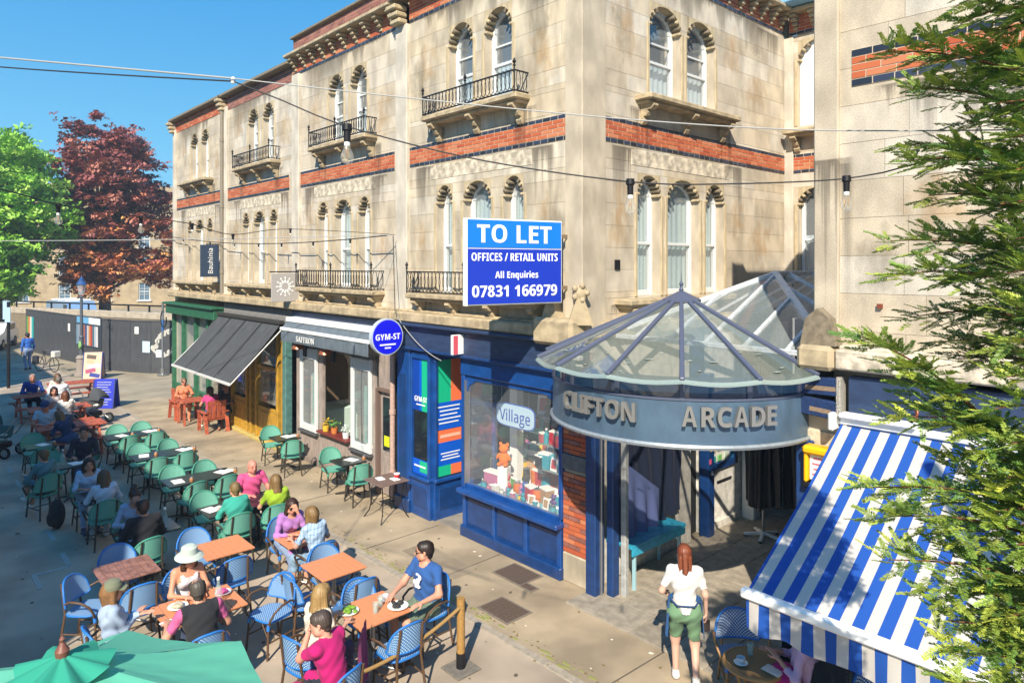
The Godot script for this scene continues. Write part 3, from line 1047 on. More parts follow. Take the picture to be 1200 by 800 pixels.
		var orange := mk("film_orange", "e8744a", 0.35)
		if side == 0:
			bx("window_film", V(-gw * 0.3, 2.62, 0.004), V(gw * 0.4, 1.04, 0.008), mk("film_navy", "1041a0", 0.35), g)
			bx("window_film", V(-gw * 0.02, 2.62, 0.004), V(gw * 0.155, 1.04, 0.008), film, g)
			bx("window_film", V(gw * 0.28, 2.62, 0.004), V(gw * 0.44, 1.04, 0.008), green, g)
			bx("window_film", V(0, 0.98, 0.004), V(gw, 0.3, 0.008), film, g)
			bx("window_film", V(gw * 0.2, 1.0, 0.012), V(gw * 0.5, 0.22, 0.006), green, g)
			text("lettering", "GYM-ST", 0.1, M.white, g, Transform3D(Basis(), V(0, 2.33, 0.014)), 0.004, true, false, 0.42)
			bx("text_line", V(0, 2.22, 0.011), V(0.3, 0.022, 0.006), M.white, g)
			bx("text_line", V(-0.02, 1.0, 0.018), V(0.38, 0.03, 0.006), M.white, g)
		else:
			bx("window_film", V(-gw * 0.24, 2.72, 0.004), V(gw * 0.52, 0.86, 0.008), green, g)
			bx("window_film", V(gw * 0.26, 2.72, 0.004), V(gw * 0.48, 0.86, 0.008), orange, g)
			bx("window_film", V(0, 2.02, 0.004), V(gw, 0.54, 0.008), film, g)
			bx("window_film", V(0, 1.62, 0.004), V(gw, 0.24, 0.008), orange, g)
			bx("window_film", V(0, 1.27, 0.004), V(gw, 0.46, 0.008), film, g)
			bx("window_film", V(-gw * 0.24, 0.94, 0.004), V(gw * 0.52, 0.2, 0.008), green, g)
			bx("window_film", V(gw * 0.26, 0.94, 0.004), V(gw * 0.48, 0.2, 0.008), orange, g)
			for k in 5:
				bx("text_line", V(-0.04 + 0.02 * (k % 2), 2.2 - 0.08 * k, 0.011), V(gw * (0.82 - 0.1 * (k % 3)), 0.022, 0.006), M.white, g)
			for k in 3:
				bx("text_line", V(0, 1.16 + 0.06 * k, 0.011), V(gw * (0.7 - 0.12 * (k % 2)), 0.02, 0.006), M.white, g)
			bx("text_line", V(0, 1.62, 0.011), V(gw * 0.74, 0.06, 0.006), mk("film_white", "f5b89f", 0.4), g)
	panel_door(h, "door", V(-3.35, 0.02, -0.78), 0.86, 2.3, M.shop_blue, 0.7)
	bx("porch_floor", V(-3.33, 0.008, -0.38), V(0.92, 0.02, 0.8), M.flag, h)
	bx("porch_ceiling", V(-3.33, 3.28, -0.4), V(0.95, 0.06, 0.8), M.shop_blue_dark, h)
	bx("transom", V(-3.35, 2.8, -0.78), V(0.9, 0.9, 0.05), M.shop_glass, h)
	bx("shop_back", V(-4.3, 1.6, -1.0), V(1.0, 3.2, 0.06), M.room_dark, h)
	bx("porch_reveal", V(-2.88, 0.42, -0.4), V(0.06, 0.8, 0.7), M.shop_blue_dark, h)
	# brick pier at the arcade corner
	var px := Transform3D(Basis(), V(-0.14, 0, 0.0))
	bx("pier_base", V(-0.14, 0.23, -0.1), V(0.5, 0.46, 0.26), M.stone_grey_3, h, 0.02)
	bx("pier_core", V(-0.14, 1.7, -0.14), V(0.48, 2.5, 0.24), M.mortar, h)
	bx("pier_band", V(-0.14, 1.9, -0.08), V(0.5, 0.24, 0.24), M.lead, h, 0.01)
	var y := 0.47
	var row := 0
	while y < 2.9:
		if y > 1.72 and y < 2.02:
			y = 2.03
		var x := -0.24 if row % 2 == 0 else -0.36
		var dark := row % 4 == 1 or row % 4 == 3
		for k in 3:
			var a := maxf(x + k * 0.24, -0.24)
			var b := minf(x + k * 0.24 + 0.24, 0.24)
			if b - a > 0.04:
				var m: String = "brick_pink_1" if dark and (k + row) % 3 != 0 else "brick_red_%d" % (rng.randi() % 4)
				unit("pier_brick", V((a + b) / 2, y + 0.035, -0.01), V(b - a - 0.01, 0.064, 0.06), M[m], h, px)
		y += 0.074
		row += 1


func cafe_house() -> void:
	var h := thing("terrace_house", "stone terrace house over the taupe cafe with SAFFRON on its awning", "building", V(-5, 0, 0))
	bay(h, Transform3D(), -5.06, -0.04, -2.5, {"c2": -2.3, "top": 9.94, "pilasters": [[-4.9, 0.4]], "band": [-4.7, -0.26], "rail1": true, "rail2": true})
	bracket_cornice(h, Transform3D(), -5.1, -0.1, 9.94, 10, 0.42)
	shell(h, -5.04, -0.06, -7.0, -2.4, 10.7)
	var taupe := mk("taupe", "b5a59b", 0.7, {"tex": "stain", "scale": Vector3(2, 0.6, 2), "over": "grain", "over_scale": 3.0})
	# ground floor
	bx("fascia", V(-2.6, 3.55, 0.03), V(4.9, 0.5, 0.12), M.fascia_navy, h, 0.01)
	var wl := Mb.new()
	for s in free_spans(-4.95, -0.25, [[-4.62, -3.72, 0.9, 2.9], [-3.5, -2.13, 0.9, 2.95], [-2.02, -1.16, 0.9, 2.9], [-0.9, -0.32, 0.0, 2.3]], 0.95, 2.25):
		wl.box(V((s[0] + s[1]) / 2, 1.95, -0.035), V(s[1] - s[0], 2.1, 0.07))
	for s in free_spans(-4.95, -0.25, [[-0.9, -0.32, 0.0, 2.3]], 0.1, 0.8):
		wl.box(V((s[0] + s[1]) / 2, 0.45, -0.035), V(s[1] - s[0], 0.9, 0.07))
	wl.box(V(-2.6, 3.14, -0.035), V(4.7, 0.5, 0.07))
	wl.box(V(-0.62, 2.6, -0.035), V(0.74, 0.6, 0.07))
	obj("shop_wall", wl, taupe, h)
	for i in 14:
		bx("tongue_board", V(-3.42 + 0.1 * i, 0.5, 0.006), V(0.092, 0.76, 0.02), taupe, h, 0.006)
	bx("plinth", V(-2.9, 0.07, 0.01), V(3.9, 0.14, 0.06), mk("plinth_taupe", "8b7d73", 0.8, {"tex": "stain", "scale": 2.0}), h, 0.01)
	for a in [[-4.17, 0.9], [-1.59, 0.86]]:
		var fm := Mb.new()
		for s in [-1.0, 1.0]:
			fm.box(V(a[0] + s * (a[1] / 2 - 0.045), 1.86, 0.04), V(0.09, 2.08, 0.07), 0.008)
		fm.box(V(a[0], 2.76, 0.04), V(a[1] - 0.18, 0.26, 0.06), 0.008)
		fm.box(V(a[0], 0.9, 0.04), V(a[1] - 0.18, 0.16, 0.06), 0.008)
		var w := obj("window", fm, M.window_white, h)
		bx("pane", V(a[0], 1.8, 0.035), V(a[1] - 0.18, 1.66, 0.008), mk("cafe_pane", "e4eef0", 0.02, {"glass": 0.12}), w)
		bx("glazing_bar", V(a[0] + 0.02, 1.8, 0.03), V(0.025, 1.66, 0.03), M.steel, w)
		bx("window_sill", V(a[0], 0.78, 0.05), V(a[1] + 0.06, 0.05, 0.14), mk("slate_sill", "4b4a4c", 0.7), h, 0.01)
		# teal blind with leaf print hanging inside
		bx("blind", V(a[0] - 0.02, 1.55, -0.25), V(a[1] - 0.2, 1.3, 0.02), mk("blind_teal", "8fc4b8", 0.9, {"tex": "speck", "scale": 6.0}), h)
	# serving hatch without glass, room behind it
	bx("counter", V(-2.82, 0.93, -0.02), V(1.46, 0.05, 0.36), mk("counter_red", "8c3b33", 0.5, {"tex": "wood", "scale": 2.0}), h, 0.01)
	bx("room_wall", V(-2.5, 1.7, -2.3), V(4.7, 3.4, 0.1), mk("room_cream", "f0e7d9", 0.9, {"tex": "stain", "scale": 0.8}), h)
	bx("room_floor", V(-2.5, 0.02, -1.2), V(4.7, 0.04, 2.2), M.room_cream, h)
	bx("room_ceiling", V(-2.5, 3.3, -1.2), V(4.7, 0.06, 2.2), M.room_cream, h)
	for x in [-4.86, -0.2]:
		bx("room_wall", V(x, 1.7, -1.2), V(0.1, 3.4, 2.1), M.room_cream, h)
	bx("bar_counter", V(-4.5, 0.62, -0.95), V(0.5, 1.24, 0.9), mk("mint", "b9cfc6", 0.7), h, 0.02)
	var ar := [Vector2(-0.42, 0.0), Vector2(0.42, 0.0)]
	for i in 9:
		ar.append(Vector2(0.42 * cos(PI * i / 8), 0.9 + 0.42 * sin(PI * i / 8)))
	obj("arched_niche", Mb.new().prism(ar, 0, 0.04), mk("niche_brown", "8f7760", 0.8, {"tex": "wood", "scale": Vector3(6, 0.8, 6)}), h, Transform3D(Basis(Vector3.UP, PI / 2), V(-4.8, 1.34, -0.98)))
	panel_door(h, "door", V(-0.61, 0.04, -0.06), 0.54, 2.22, taupe, 0.95)
	bx("door_notice", V(-0.62, 1.2, -0.02), V(0.2, 0.22, 0.01), mk("notice_yellow", "d8e021", 0.6), h)
	for s in [-0.93, -0.29]:
		bx("door_frame", V(s, 1.16, 0.01), V(0.07, 2.32, 0.1), mk("frame_brown", "6e5a50", 0.7), h, 0.008)
	bx("door_frame", V(-0.61, 2.3, 0.01), V(0.6, 0.08, 0.1), M.frame_brown, h, 0.008)


func bar_house() -> void:
	var h := thing("terrace_house", "stone terrace house over the mustard yellow bar front", "building", V(-10, 0, 0))
	bay(h, Transform3D(), -5.06, -0.1, -2.35, {"c2": -2.25, "top": 9.84, "pilasters": [[-4.9, 0.3]], "band": [-4.75, -0.35], "bricks": false, "rail2": true})
	brick_band(h, Transform3D(), -4.9, -0.15, 9.83, ["p", "p", "p", "p", "p"], 0.075, 0.24, false)
	obj("coping", Mb.new().box(V(-2.55, 10.27, 0.03), V(5.0, 0.1, 0.4), 0.02), M.stone_dark, h)
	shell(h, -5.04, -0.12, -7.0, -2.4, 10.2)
	var mu := mk("mustard", "d0a136", 0.5, {"tex": "stain", "scale": 1.2, "over": "grain", "over_scale": 3.0})
	var teal := mk("pillar_teal", "55807c", 0.6, {"tex": "stain", "scale": 1.5})
	bx("fascia", V(-2.6, 3.6, -0.02), V(4.9, 0.4, 0.12), mk("gutter_grey", "8b8a88", 0.7, {"tex": "stain", "scale": 2.0}), h, 0.01)
	bx("pillar", V(-0.44, 1.6, 0.03), V(0.2, 3.2, 0.2), teal, h, 0.015)
	bx("pillar", V(-4.8, 1.6, 0.03), V(0.5, 3.2, 0.2), mk("pillar_dark", "22332f", 0.6), h, 0.015)
	for x in [-4.3, -3.12, -2.82, -2.42, -0.98, -0.66]:
		bx("mullion", V(x, 1.55, 0.02), V(0.12, 3.1, 0.14), mu, h, 0.012)
	for a in [[-3.7, 1.06, 1.0], [-1.7, 1.34, 0.95]]:
		bx("stall_riser", V(a[0], a[2] / 2 + 0.05, 0.0), V(a[1], a[2], 0.08), mu, h, 0.012)
		bx("riser_panel", V(a[0], a[2] / 2 + 0.05, 0.04), V(a[1] - 0.24, a[2] - 0.26, 0.025), mu, h, 0.012)
		bx("transom_bar", V(a[0], 2.12, 0.01), V(a[1], 0.1, 0.12), mu, h, 0.012)
		bx("pane", V(a[0], 1.6, -0.01), V(a[1], 0.98, 0.01), M.cafe_pane, h)
		bx("pane", V(a[0], 2.62, -0.01), V(a[1], 0.9, 0.01), M.cafe_pane, h)
	bx("door", V(-2.63, 1.05, -0.28), V(0.3, 2.1, 0.05), mu, h, 0.01, Basis(Vector3.UP, 1.1))
	bx("threshold", V(-2.6, 0.05, 0.05), V(4.3, 0.1, 0.24), mk("threshold", "c7b46a", 0.8, {"tex": "stain", "scale": 2.0}), h, 0.015)
	bx("room_wall", V(-2.5, 1.7, -2.0), V(4.7, 3.4, 0.1), mk("bar_room", "4a3f3a", 0.9, {"tex": "stain", "scale": 1.0}), h)
	for i in 7:
		bx("wall_picture", V(-4.1 + 0.52 * i, 1.3 + 0.5 * (i % 3), -1.93), V(0.34, 0.4, 0.03), mk("bar_pic_%d" % (i % 4), ["b5443c", "8fa7b8", "d9cdb8", "5f7f9c"][i % 4], 0.8), h)
	bx("room_ceiling", V(-2.5, 3.3, -1.1), V(4.7, 0.06, 2.0), M.room_dark, h)


func end_house() -> void:
	var h := thing("terrace_house", "leftmost stone terrace house with dark green shop fascia", "building", V(-15.02, 0, 0))
	bay(h, Transform3D(), -5.06, -0.1, -2.35, {"c2": -2.35, "top": 9.84, "pilasters": [[-4.95, 0.26]], "band": [-4.78, -0.3], "bricks": false})
	brick_band(h, Transform3D(), -4.95, -0.12, 9.83, ["r", "r", "r", "r", "r"], 0.075, 0.24, false)
	obj("coping", Mb.new().box(V(-2.5, 10.27, 0.03), V(5.2, 0.1, 0.4), 0.02), M.stone_dark, h)
	for x in [-5.0, 0.0]:
		for k in 3:
			bx("console", V(x, 9.88 + 0.13 * k, 0.1 + 0.03 * k), V(0.26, 0.1, 0.2 + 0.05 * k), M.stone_trim, h, 0.02)
	shell(h, -5.0, -0.12, -7.0, -2.4, 10.2)
	# gable end
	wall(h, Transform3D(Basis(V(0, 0, 1), V(0, 1, 0), V(-1, 0, 0)), V(-5.1, 0, -7.0)), 0, 6.98, 0, 10.2, [], 0.5, false)
	var gr := mk("shop_green", "2f6a4c", 0.5, {"tex": "stain", "scale": 1.6})
	bx("fascia", V(-2.5, 3.42, 0.18), V(4.9, 0.34, 0.34), gr, h, 0.02)
	bx("fascia_cornice", V(-2.5, 3.62, 0.22), V(5.0, 0.08, 0.46), gr, h, 0.02)
	for x in [-5.0, -3.9, -2.6, -1.4, -0.3]:
		bx("mullion", V(x, 1.65, 0.02), V(0.16, 3.2, 0.16), gr, h, 0.012)
	bx("pane", V(-2.6, 1.9, -0.02), V(4.6, 2.5, 0.01), M.cafe_pane, h)
	bx("stall_riser", V(-2.6, 0.35, 0.0), V(4.6, 0.7, 0.12), gr, h, 0.012)
	bx("room_wall", V(-2.5, 1.7, -1.6), V(4.7, 3.4, 0.1), mk("salon", "c9d3d8", 0.9, {"tex": "stain", "scale": 1.0}), h)
	for i in 5:
		bx("wall_mirror", V(-4.3 + 0.9 * i, 1.5, -1.5), V(0.4, 1.2, 0.03), mk("salon_blue", "4b6f9e", 0.3), h)
	# bracket of the shop sign: curled iron on the gable corner
	var br := Mb.new()
	var pts := []
	for i in 12:
		var t := PI * 1.6 * i / 11
		pts.append(V(-5.2 - 0.35 * sin(t), 3.0 + 0.3 * cos(t), 0.35))
	br.tube(pts, 0.02, 5)
	obj("scroll_bracket", br, M.iron, h)


func right_house() -> void:
	var h := thing("terrace_house", "stone terrace house to the right of the glass roofed passage behind yew branches", "building", V(3.63, 0, 0))
	var holes := []
	wall(h, Transform3D(), 0.02, 2.4, 3.84, 9.75, holes, 0.42)
	bay(h, Transform3D(), 2.4, 9.0, 5.2, {"top": 9.75, "band": [2.5, 8.9], "bricks": false, "blocks": false})
	obj("pilaster", Mb.new().box(V(0.13, 6.8, 0.0), V(0.28, 5.9, 0.1), 0.015), M.stone_3, h)
	brick_band(h, Transform3D(), 0.4, 2.4, 6.985, ["k", "r", "r", "r", "k"], 0.082, 0.31)
	var l := Mb.new()
	l.box(V(1.35, 3.95, 0.08), V(2.1, 0.22, 0.3), 0.02)
	l.box(V(1.35, 4.07, 0.03), V(2.1, 0.06, 0.2), 0.02)
	obj("ledge", l, M.stone_carved, h)
	bx("ledge_block", V(0.08, 3.95, 0.05), V(0.42, 0.28, 0.42), M.stone_old, h, 0.05)
	var cn := Mb.new()
	cn.prism([Vector2(-0.2, 0), Vector2(0.2, 0), Vector2(0.14, 0.3), Vector2(0.0, 0.42), Vector2(-0.14, 0.3)], -0.05, 0.14)
	obj("carved_stone", cn, M.stone_dark, h, Transform3D(Basis(), V(0.1, 4.09, 0.06)))
	bx("wall_bolt", V(0.7, 4.55, 0.02), V(0.05, 0.05, 0.04), mk("rust", "7a3f2a", 0.9), h)
	bx("fascia", V(4.7, 3.52, 0.05), V(8.6, 0.5, 0.12), M.fascia_navy, h, 0.012)
	bx("fascia_moulding", V(4.7, 3.24, 0.08), V(8.6, 0.06, 0.16), M.navy, h, 0.012)
	for a in [["grey", 0.75, 8.6, 0.8, 1.8], ["soot", 1.4, 6.5, 1.6, 0.9], ["warm", 1.3, 5.6, 1.2, 1.3], ["grey", 0.7, 5.0, 0.9, 1.4], ["pale", 1.8, 4.7, 1.0, 0.9], ["soot", 0.2, 5.2, 0.5, 2.0], ["warm", 0.6, 8.2, 0.9, 1.0]]:
		stain(h, Transform3D(), a[0], a[1], a[2], a[3], a[4], 0.008 if a[1] > 0.3 else 0.055)
	# peeling blue boards of the old shop console
	for k in 2:
		var b := bx("fascia_board", V(0.02, 3.62 - 0.24 * k, 0.12), V(0.62, 0.2, 0.1), mk("peeling_blue", "27477f", 0.6, {"tex": "crackle", "scale": 2.5, "over": "stain", "over_scale": 1.5}), h, 0.01, Basis(Vector3.BACK, 0.04 - 0.1 * k))
		bx("bare_wood", V(0.1, -0.02, 0.049), V(0.34 - 0.1 * k, 0.05, 0.008), mk("bare_wood", "a58d74", 0.9, {"tex": "wood", "scale": Vector3(1, 8, 1)}), b)
	bx("board_end", V(0.32, 3.5, 0.1), V(0.05, 0.5, 0.16), mk("old_white", "c8c2b6", 0.8, {"tex": "crackle", "scale": 3.0}), h, 0.008)
	# pier: render above, brick below
	bx("pier", V(0.12, 1.66, -0.16), V(0.44, 3.3, 0.3), M.mortar, h)
	bx("pier_render", V(0.13, 2.72, 0.0), V(0.46, 0.72, 0.04), mk("render_cream", "d3c6ac", 0.95, {"tex": "stain", "scale": 2.0}), h, 0.008)
	var row := 0
	while row < 30:
		for k in 2:
			var off := 0.0 if row % 2 else 0.11
			var a := clampf(-0.1 + k * 0.23 + off - 0.11, -0.1, 0.34)
			var b := clampf(a + 0.23, -0.1, 0.35)
			if b - a > 0.03:
				unit("brick", V((a + b) / 2, 0.12 + row * 0.076, 0.0), V(b - a - 0.012, 0.064, 0.05), M["brick_pink_1" if row % 3 == 1 else "brick_red_%d" % (rng.randi() % 4)], h)
		row += 1
	# shop front below the awning
	for x in [0.5, 2.3, 4.2, 6.2, 8.4]:
		bx("mullion", V(x, 1.6, 0.0), V(0.14, 3.2, 0.18), M.shop_blue, h, 0.012)
	bx("pane", V(4.6, 1.9, -0.06), V(8.2, 2.5, 0.01), M.cafe_pane, h)
	bx("stall_riser", V(4.6, 0.35, -0.02), V(8.2, 0.7, 0.14), M.shop_blue_dark, h, 0.012)
	bx("room_wall", V(4.6, 1.7, -1.8), V(8.8, 3.4, 0.1), M.bar_room, h)
	bx("side_wall", V(0.17, 4.8, -3.6), V(0.3, 9.6, 6.7), M.stone_1, h)
	bx("partition", V(4.8, 4.7, -3.0), V(8.6, 9.4, 0.3), M.room_dark, h)
	bx("roof", V(4.6, 9.62, -3.5), V(8.6, 0.2, 6.5), M.lead, h)


# ---------------------------------------------------------------- arcade, canopy

func arcade() -> void:
	# the range that closes the gap behind the glass roof
	var h := thing("rear_house", "stone rear range closing the gap, with a white boarded arched window", "building", V(0, 0, -6.68))
	wall(h, Transform3D(), 0.0, 3.63, 3.84, 9.98, [[0.3, 1.2, 4.7, 6.68], [0.3, 1.25, 8.0, 9.85]], 0.36)
	for a in [[0.75, 0.9, 4.7, 6.68, 0.36], [0.775, 0.95, 8.0, 9.85, 0.42]]:
		if a[2] < 6:
			arch_window(h, Transform3D(), a[0], a[1], a[2], a[3], a[4], "blind")
		else:
			arch_window(h, Transform3D(), a[0], a[1], a[2], a[3], a[4], "blind")
			bx("board", V(a[0], 8.92, -0.1), V(0.93, 1.85, 0.03), mk("board_white", "f4f4f0", 0.6), h)
	brick_band(h, Transform3D(), 0.2, 3.6, 6.985, ["k", "r", "r", "r", "r", "k"], 0.0685, 0.24, false)
	bx("pilaster", V(0.1, 6.9, 0.0), V(0.2, 6.1, 0.09), M.stone_2, h, 0.01)
	sill(h, Transform3D(), 0.1, 1.6, 7.85, 0.34, 2, 0.32)
	bracket_cornice(h, Transform3D(), 0.1, 3.6, 9.99, 9, 0.0)
	bx("gutter", V(1.8, 10.62, 0.35), V(3.6, 0.2, 0.5), mk("gutter_blue", "7fb0d6", 0.5), h, 0.03)
	bx("room", V(1.8, 5.4, -1.6), V(3.4, 10.6, 2.4), M.room_dark, h)
	bx("roof", V(1.8, 10.85, -1.5), V(3.6, 0.1, 3.0), M.lead, h)
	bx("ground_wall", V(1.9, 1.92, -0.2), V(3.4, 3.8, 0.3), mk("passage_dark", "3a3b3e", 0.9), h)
	# the passage
	var p := thing("arcade_passage", "open arcade entrance with flagstone floor under the blue canopy", "entrance")

	var k := 0
	for j in 12:
		for i in 6:
			var fx := 0.16 + 0.58 * i
			bx("flagstone", V(fx + 0.29, 0.0, 0.55 - 0.6 * j - 0.3), V(0.572, 0.05 + 0.004 * rng.randf(), 0.592), mk("flag_%d" % (k % 3), ["b5aa98", "aca18f", "bcb09c"][k % 3], 0.8, {"tex": "stain", "scale": 1.4, "over": "grain", "over_scale": 3.0}), p, 0.006)
			k += rng.randi() % 3 + 1

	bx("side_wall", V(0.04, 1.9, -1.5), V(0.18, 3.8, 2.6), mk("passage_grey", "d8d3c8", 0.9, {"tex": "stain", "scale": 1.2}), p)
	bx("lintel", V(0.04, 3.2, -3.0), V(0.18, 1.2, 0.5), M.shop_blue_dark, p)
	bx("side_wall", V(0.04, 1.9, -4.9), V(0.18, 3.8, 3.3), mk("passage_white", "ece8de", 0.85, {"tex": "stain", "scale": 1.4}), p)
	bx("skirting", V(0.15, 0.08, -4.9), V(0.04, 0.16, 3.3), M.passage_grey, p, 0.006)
	for z in [-0.85, -1.25, -1.65, -2.05]:
		bx("wall_board", V(0.14, 0.42, z), V(0.02, 0.8, 0.38), M.passage_grey, p, 0.006)
	# door post with stickers, dark doorway
	bx("door_post", V(0.2, 1.5, -3.22), V(0.2, 3.0, 0.2), M.shop_blue_dark, p, 0.012)
	for i in 7:
		bx("sticker", V(0.305, 2.5 - 0.22 * i, -3.2 + 0.03 * (i % 3 - 1)), V(0.006, 0.07 + 0.02 * (i % 2), 0.06), mk("sticker_%d" % (i % 4), ["e8c23a", "d95a7a", "e9e6dc", "58b5c2"][i % 4], 0.5), p)
	bx("doorway", V(-0.1, 1.4, -2.9), V(0.06, 2.8, 0.9), M.room_dark, p)
	# shop window with green and turquoise goods seen through it
	var w := obj("window_frame", Mb.new().box(V(0.15, 1.2, -3.85), V(0.08, 0.14, 1.0), 0.01).box(V(0.15, 1.85, -3.4), V(0.08, 1.4, 0.1), 0.01).box(V(0.15, 1.85, -4.3), V(0.08, 1.4, 0.1), 0.01).box(V(0.15, 2.55, -3.85), V(0.08, 0.1, 1.0), 0.01), M.shop_blue_dark, p)
	for i in 24:
		bx("window_display", V(0.155, 1.34 + 0.2 * (i / 4), -3.52 - 0.22 * (i % 4)), V(0.02, rng.randf_range(0.1, 0.19), rng.randf_range(0.1, 0.2)), mk("goods_%d" % (i % 6), ["2f9f8f", "7cc06a", "d9e6d2", "2d7fb0", "e0b93c", "48b8c9"][i % 6], 0.6), w)
	bx("column", V(0.3, 1.5, -4.65), V(0.26, 3.0, 0.26), mk("white_paint", "efeee6", 0.7), p, 0.015)
	bx("blue_panel", V(0.2, 2.2, -5.0), V(0.06, 1.7, 0.36), mk("panel_blue", "2f66b4", 0.5), p, 0.01)
	bx("cable_loop", V(0.16, 0.9, -3.9), V(0.03, 0.02, 0.5), M.iron, p)
	# right wall of the passage
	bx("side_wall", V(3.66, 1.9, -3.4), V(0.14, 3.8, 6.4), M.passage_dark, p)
	# drape over the shutter
	var dr := Mb.new().sheet(40, 16, func(s, t): return V(0.2 + 0.05 * sin(s * 31.0 + t * 2.0) * (1.2 - t) + 0.12 * (1 - t) * (1 - absf(s - 0.5)), 0.72 + 1.95 * t, -0.55 - 1.75 * s + 0.03 * sin(t * 9.0)))
	tag(obj("dust_sheet", dr, mk("drape_navy", "222c47", 0.95, {"tex": "weave_fine", "scale": 9.0, "rim": 0.3})), "dark navy cloth draped over the shutter left of the arcade entrance", "cloth")
	var d2 := Mb.new().sheet(20, 12, func(s, t): return V(0.36 + 0.05 * sin(s * 17.0) * (1 - t) + 0.05 * (1 - t), 0.72 + 1.15 * t * (1.0 - 0.5 * s), -0.65 - 0.85 * s))
	tag(obj("dust_sheet", d2, mk("drape_lilac", "6c7bb0", 0.95, {"tex": "weave_fine", "scale": 9.0})), "pale blue-violet sheet hanging over the turquoise bench", "cloth")
	# turquoise bench
	var b := thing("work_bench", "turquoise painted wooden bench against the left arcade wall", "bench", V(0.42, 0, -1.1))
	var tq := mk("turquoise", "35aacd", 0.5, {"tex": "stain", "scale": 2.0})
	for i in 3:
		bx("top_plank", V(-0.17 + 0.17 * i, 0.7, 0), V(0.164, 0.05, 1.45), tq, b, 0.006)
	for s in [-1.0, 1.0]:
		bx("apron", V(s * 0.24, 0.62, 0), V(0.03, 0.12, 1.4), tq, b, 0.004)
	for sx in [-1.0, 1.0]:
		for sz in [-1.0, 1.0]:
			bx("leg", V(sx * 0.2, 0.31, sz * 0.6), V(0.05, 0.62, 0.05), mk("leg_pale", "9cc4cf", 0.5), b, 0.005)
	# covered clothes rails
	for a in [[V(0.95, 0, -3.9), 0.0, "clothes rail under black plastic on a white star base", 0.3], [V(1.75, 0, -4.35), 0.7, "wider clothes rail under dark covers behind the white star base", 0.52]]:
		var r := thing("clothes_rail", a[2], "clothes rail", a[0], a[1], "covered clothes rails in the arcade")
		for q in 5:
			obj("foot", Mb.new().bar(V(0, 0.1, 0), V(0.34 * cos(TAU * q / 5), 0.06, 0.34 * sin(TAU * q / 5)), 0.06, 0.05, 0.01), M.white_paint, r)
			obj("castor", Mb.new().ell(V(0.32 * cos(TAU * q / 5), 0.035, 0.32 * sin(TAU * q / 5)), V(0.035, 0.035, 0.035), 8, 6), M.iron, r)
		obj("post", Mb.new().tube([V(0, 0.08, 0), V(0, 2.2, 0)], 0.025, 8), M.steel, r)
		var rad: float = a[3]
		var cv := Mb.new().sheet(48, 14, func(s, t): return V((rad + 0.05 * sin(s * 63.0) + 0.03 * sin(s * 25.0 + t * 4.0)) * cos(s * TAU) * (1.0 - 0.35 * maxf(0, t - 0.75) * 4.0), 0.62 + 1.75 * t + 0.06 * sin(s * 19.0) * (1 - t), (rad * 0.75 + 0.05 * sin(s * 63.0)) * sin(s * TAU) * (1.0 - 0.35 * maxf(0, t - 0.75) * 4.0)))
		obj("cover", cv, mk("black_plastic", "24282c", 0.35, {"tex": "grain", "scale": 3.0}), r)
	# glazed hip roof over the passage
	var g := thing("glass_roof", "white framed hipped glass roof over the arcade passage", "glass roof", V(0, 3.88, 0))
	var ap := V(1.78, 0.98, -2.7)
	var be := V(1.78, 0.98, -6.55)
	var fl2 := V(0.02, 0.0, -0.55)
	var fr := V(3.6, 0.0, -0.55)
	var bl := V(0.02, 0.0, -6.55)
	var br := V(3.6, 0.0, -6.55)
	var wf := mk("roof_frame", "dfe5ea", 0.4, {"tex": "stain", "scale": 3.0, "metal": 0.2})
	for e in [[ap, fl2], [ap, fr], [ap, be], [fl2, fr], [fl2, bl], [fr, br]]:
		obj("rafter", Mb.new().bar(e[0], e[1], 0.1, 0.07, 0.01), wf, g)
	# panes and glazing bars of the three slopes
	var slopes := [[fl2, fr, ap, ap, 6], [fr, br, be, ap, 7], [bl, fl2, ap, be, 7]]
	for s in slopes:
		var nb: int = s[4]
		for i in nb:
			var t0 := float(i) / nb
			var t1 := float(i + 1) / nb
			var a0: Vector3 = s[0].lerp(s[1], t0)
			var a1: Vector3 = s[0].lerp(s[1], t1)
			var b0: Vector3
			var b1: Vector3
			if s[2] == s[3]:
				# triangle: bars run straight up the slope and end on the hips
				b0 = hip_end(a0, fl2, fr, ap)
				b1 = hip_end(a1, fl2, fr, ap)
			else:
				b0 = s[3].lerp(s[2], t0) if s[3] == ap else s[2].lerp(s[3], 0)
				if s[3] == ap:
					b0 = V(1.78, 0.98, a0.z) if a0.z < ap.z else a0.lerp(V(1.78, 0.98, a0.z), (fr.z - a0.z) / (fr.z - ap.z))
					b1 = V(1.78, 0.98, a1.z) if a1.z < ap.z else a1.lerp(V(1.78, 0.98, a1.z), (fr.z - a1.z) / (fr.z - ap.z))
				else:
					b0 = V(1.78, 0.98, a0.z) if a0.z < ap.z else a0.lerp(V(1.78, 0.98, a0.z), (fl2.z - a0.z) / (fl2.z - ap.z))
					b1 = V(1.78, 0.98, a1.z) if a1.z < ap.z else a1.lerp(V(1.78, 0.98, a1.z), (fl2.z - a1.z) / (fl2.z - ap.z))
			var m := Mb.new()
			m.quad(a0, a1, b1, b0)
			obj("pane", m, M.roof_glass, g)
			if i > 0:
				var up := (a1 - a0).cross(b0 - a0).normalized()
				obj("glazing_bar", Mb.new().bar(a0 + up * 0.01, b0 + up * 0.01, 0.05, 0.05, 0.006, up), wf, g)


func hip_end(a: Vector3, l: Vector3, r: Vector3, ap: Vector3) -> Vector3:
	var t := (a.x - l.x) / (r.x - l.x)
	var f := t / 0.5 if t < 0.5 else (1 - t) / 0.5
	return V(a.x, ap.y * f, lerpf(l.z, ap.z, f))


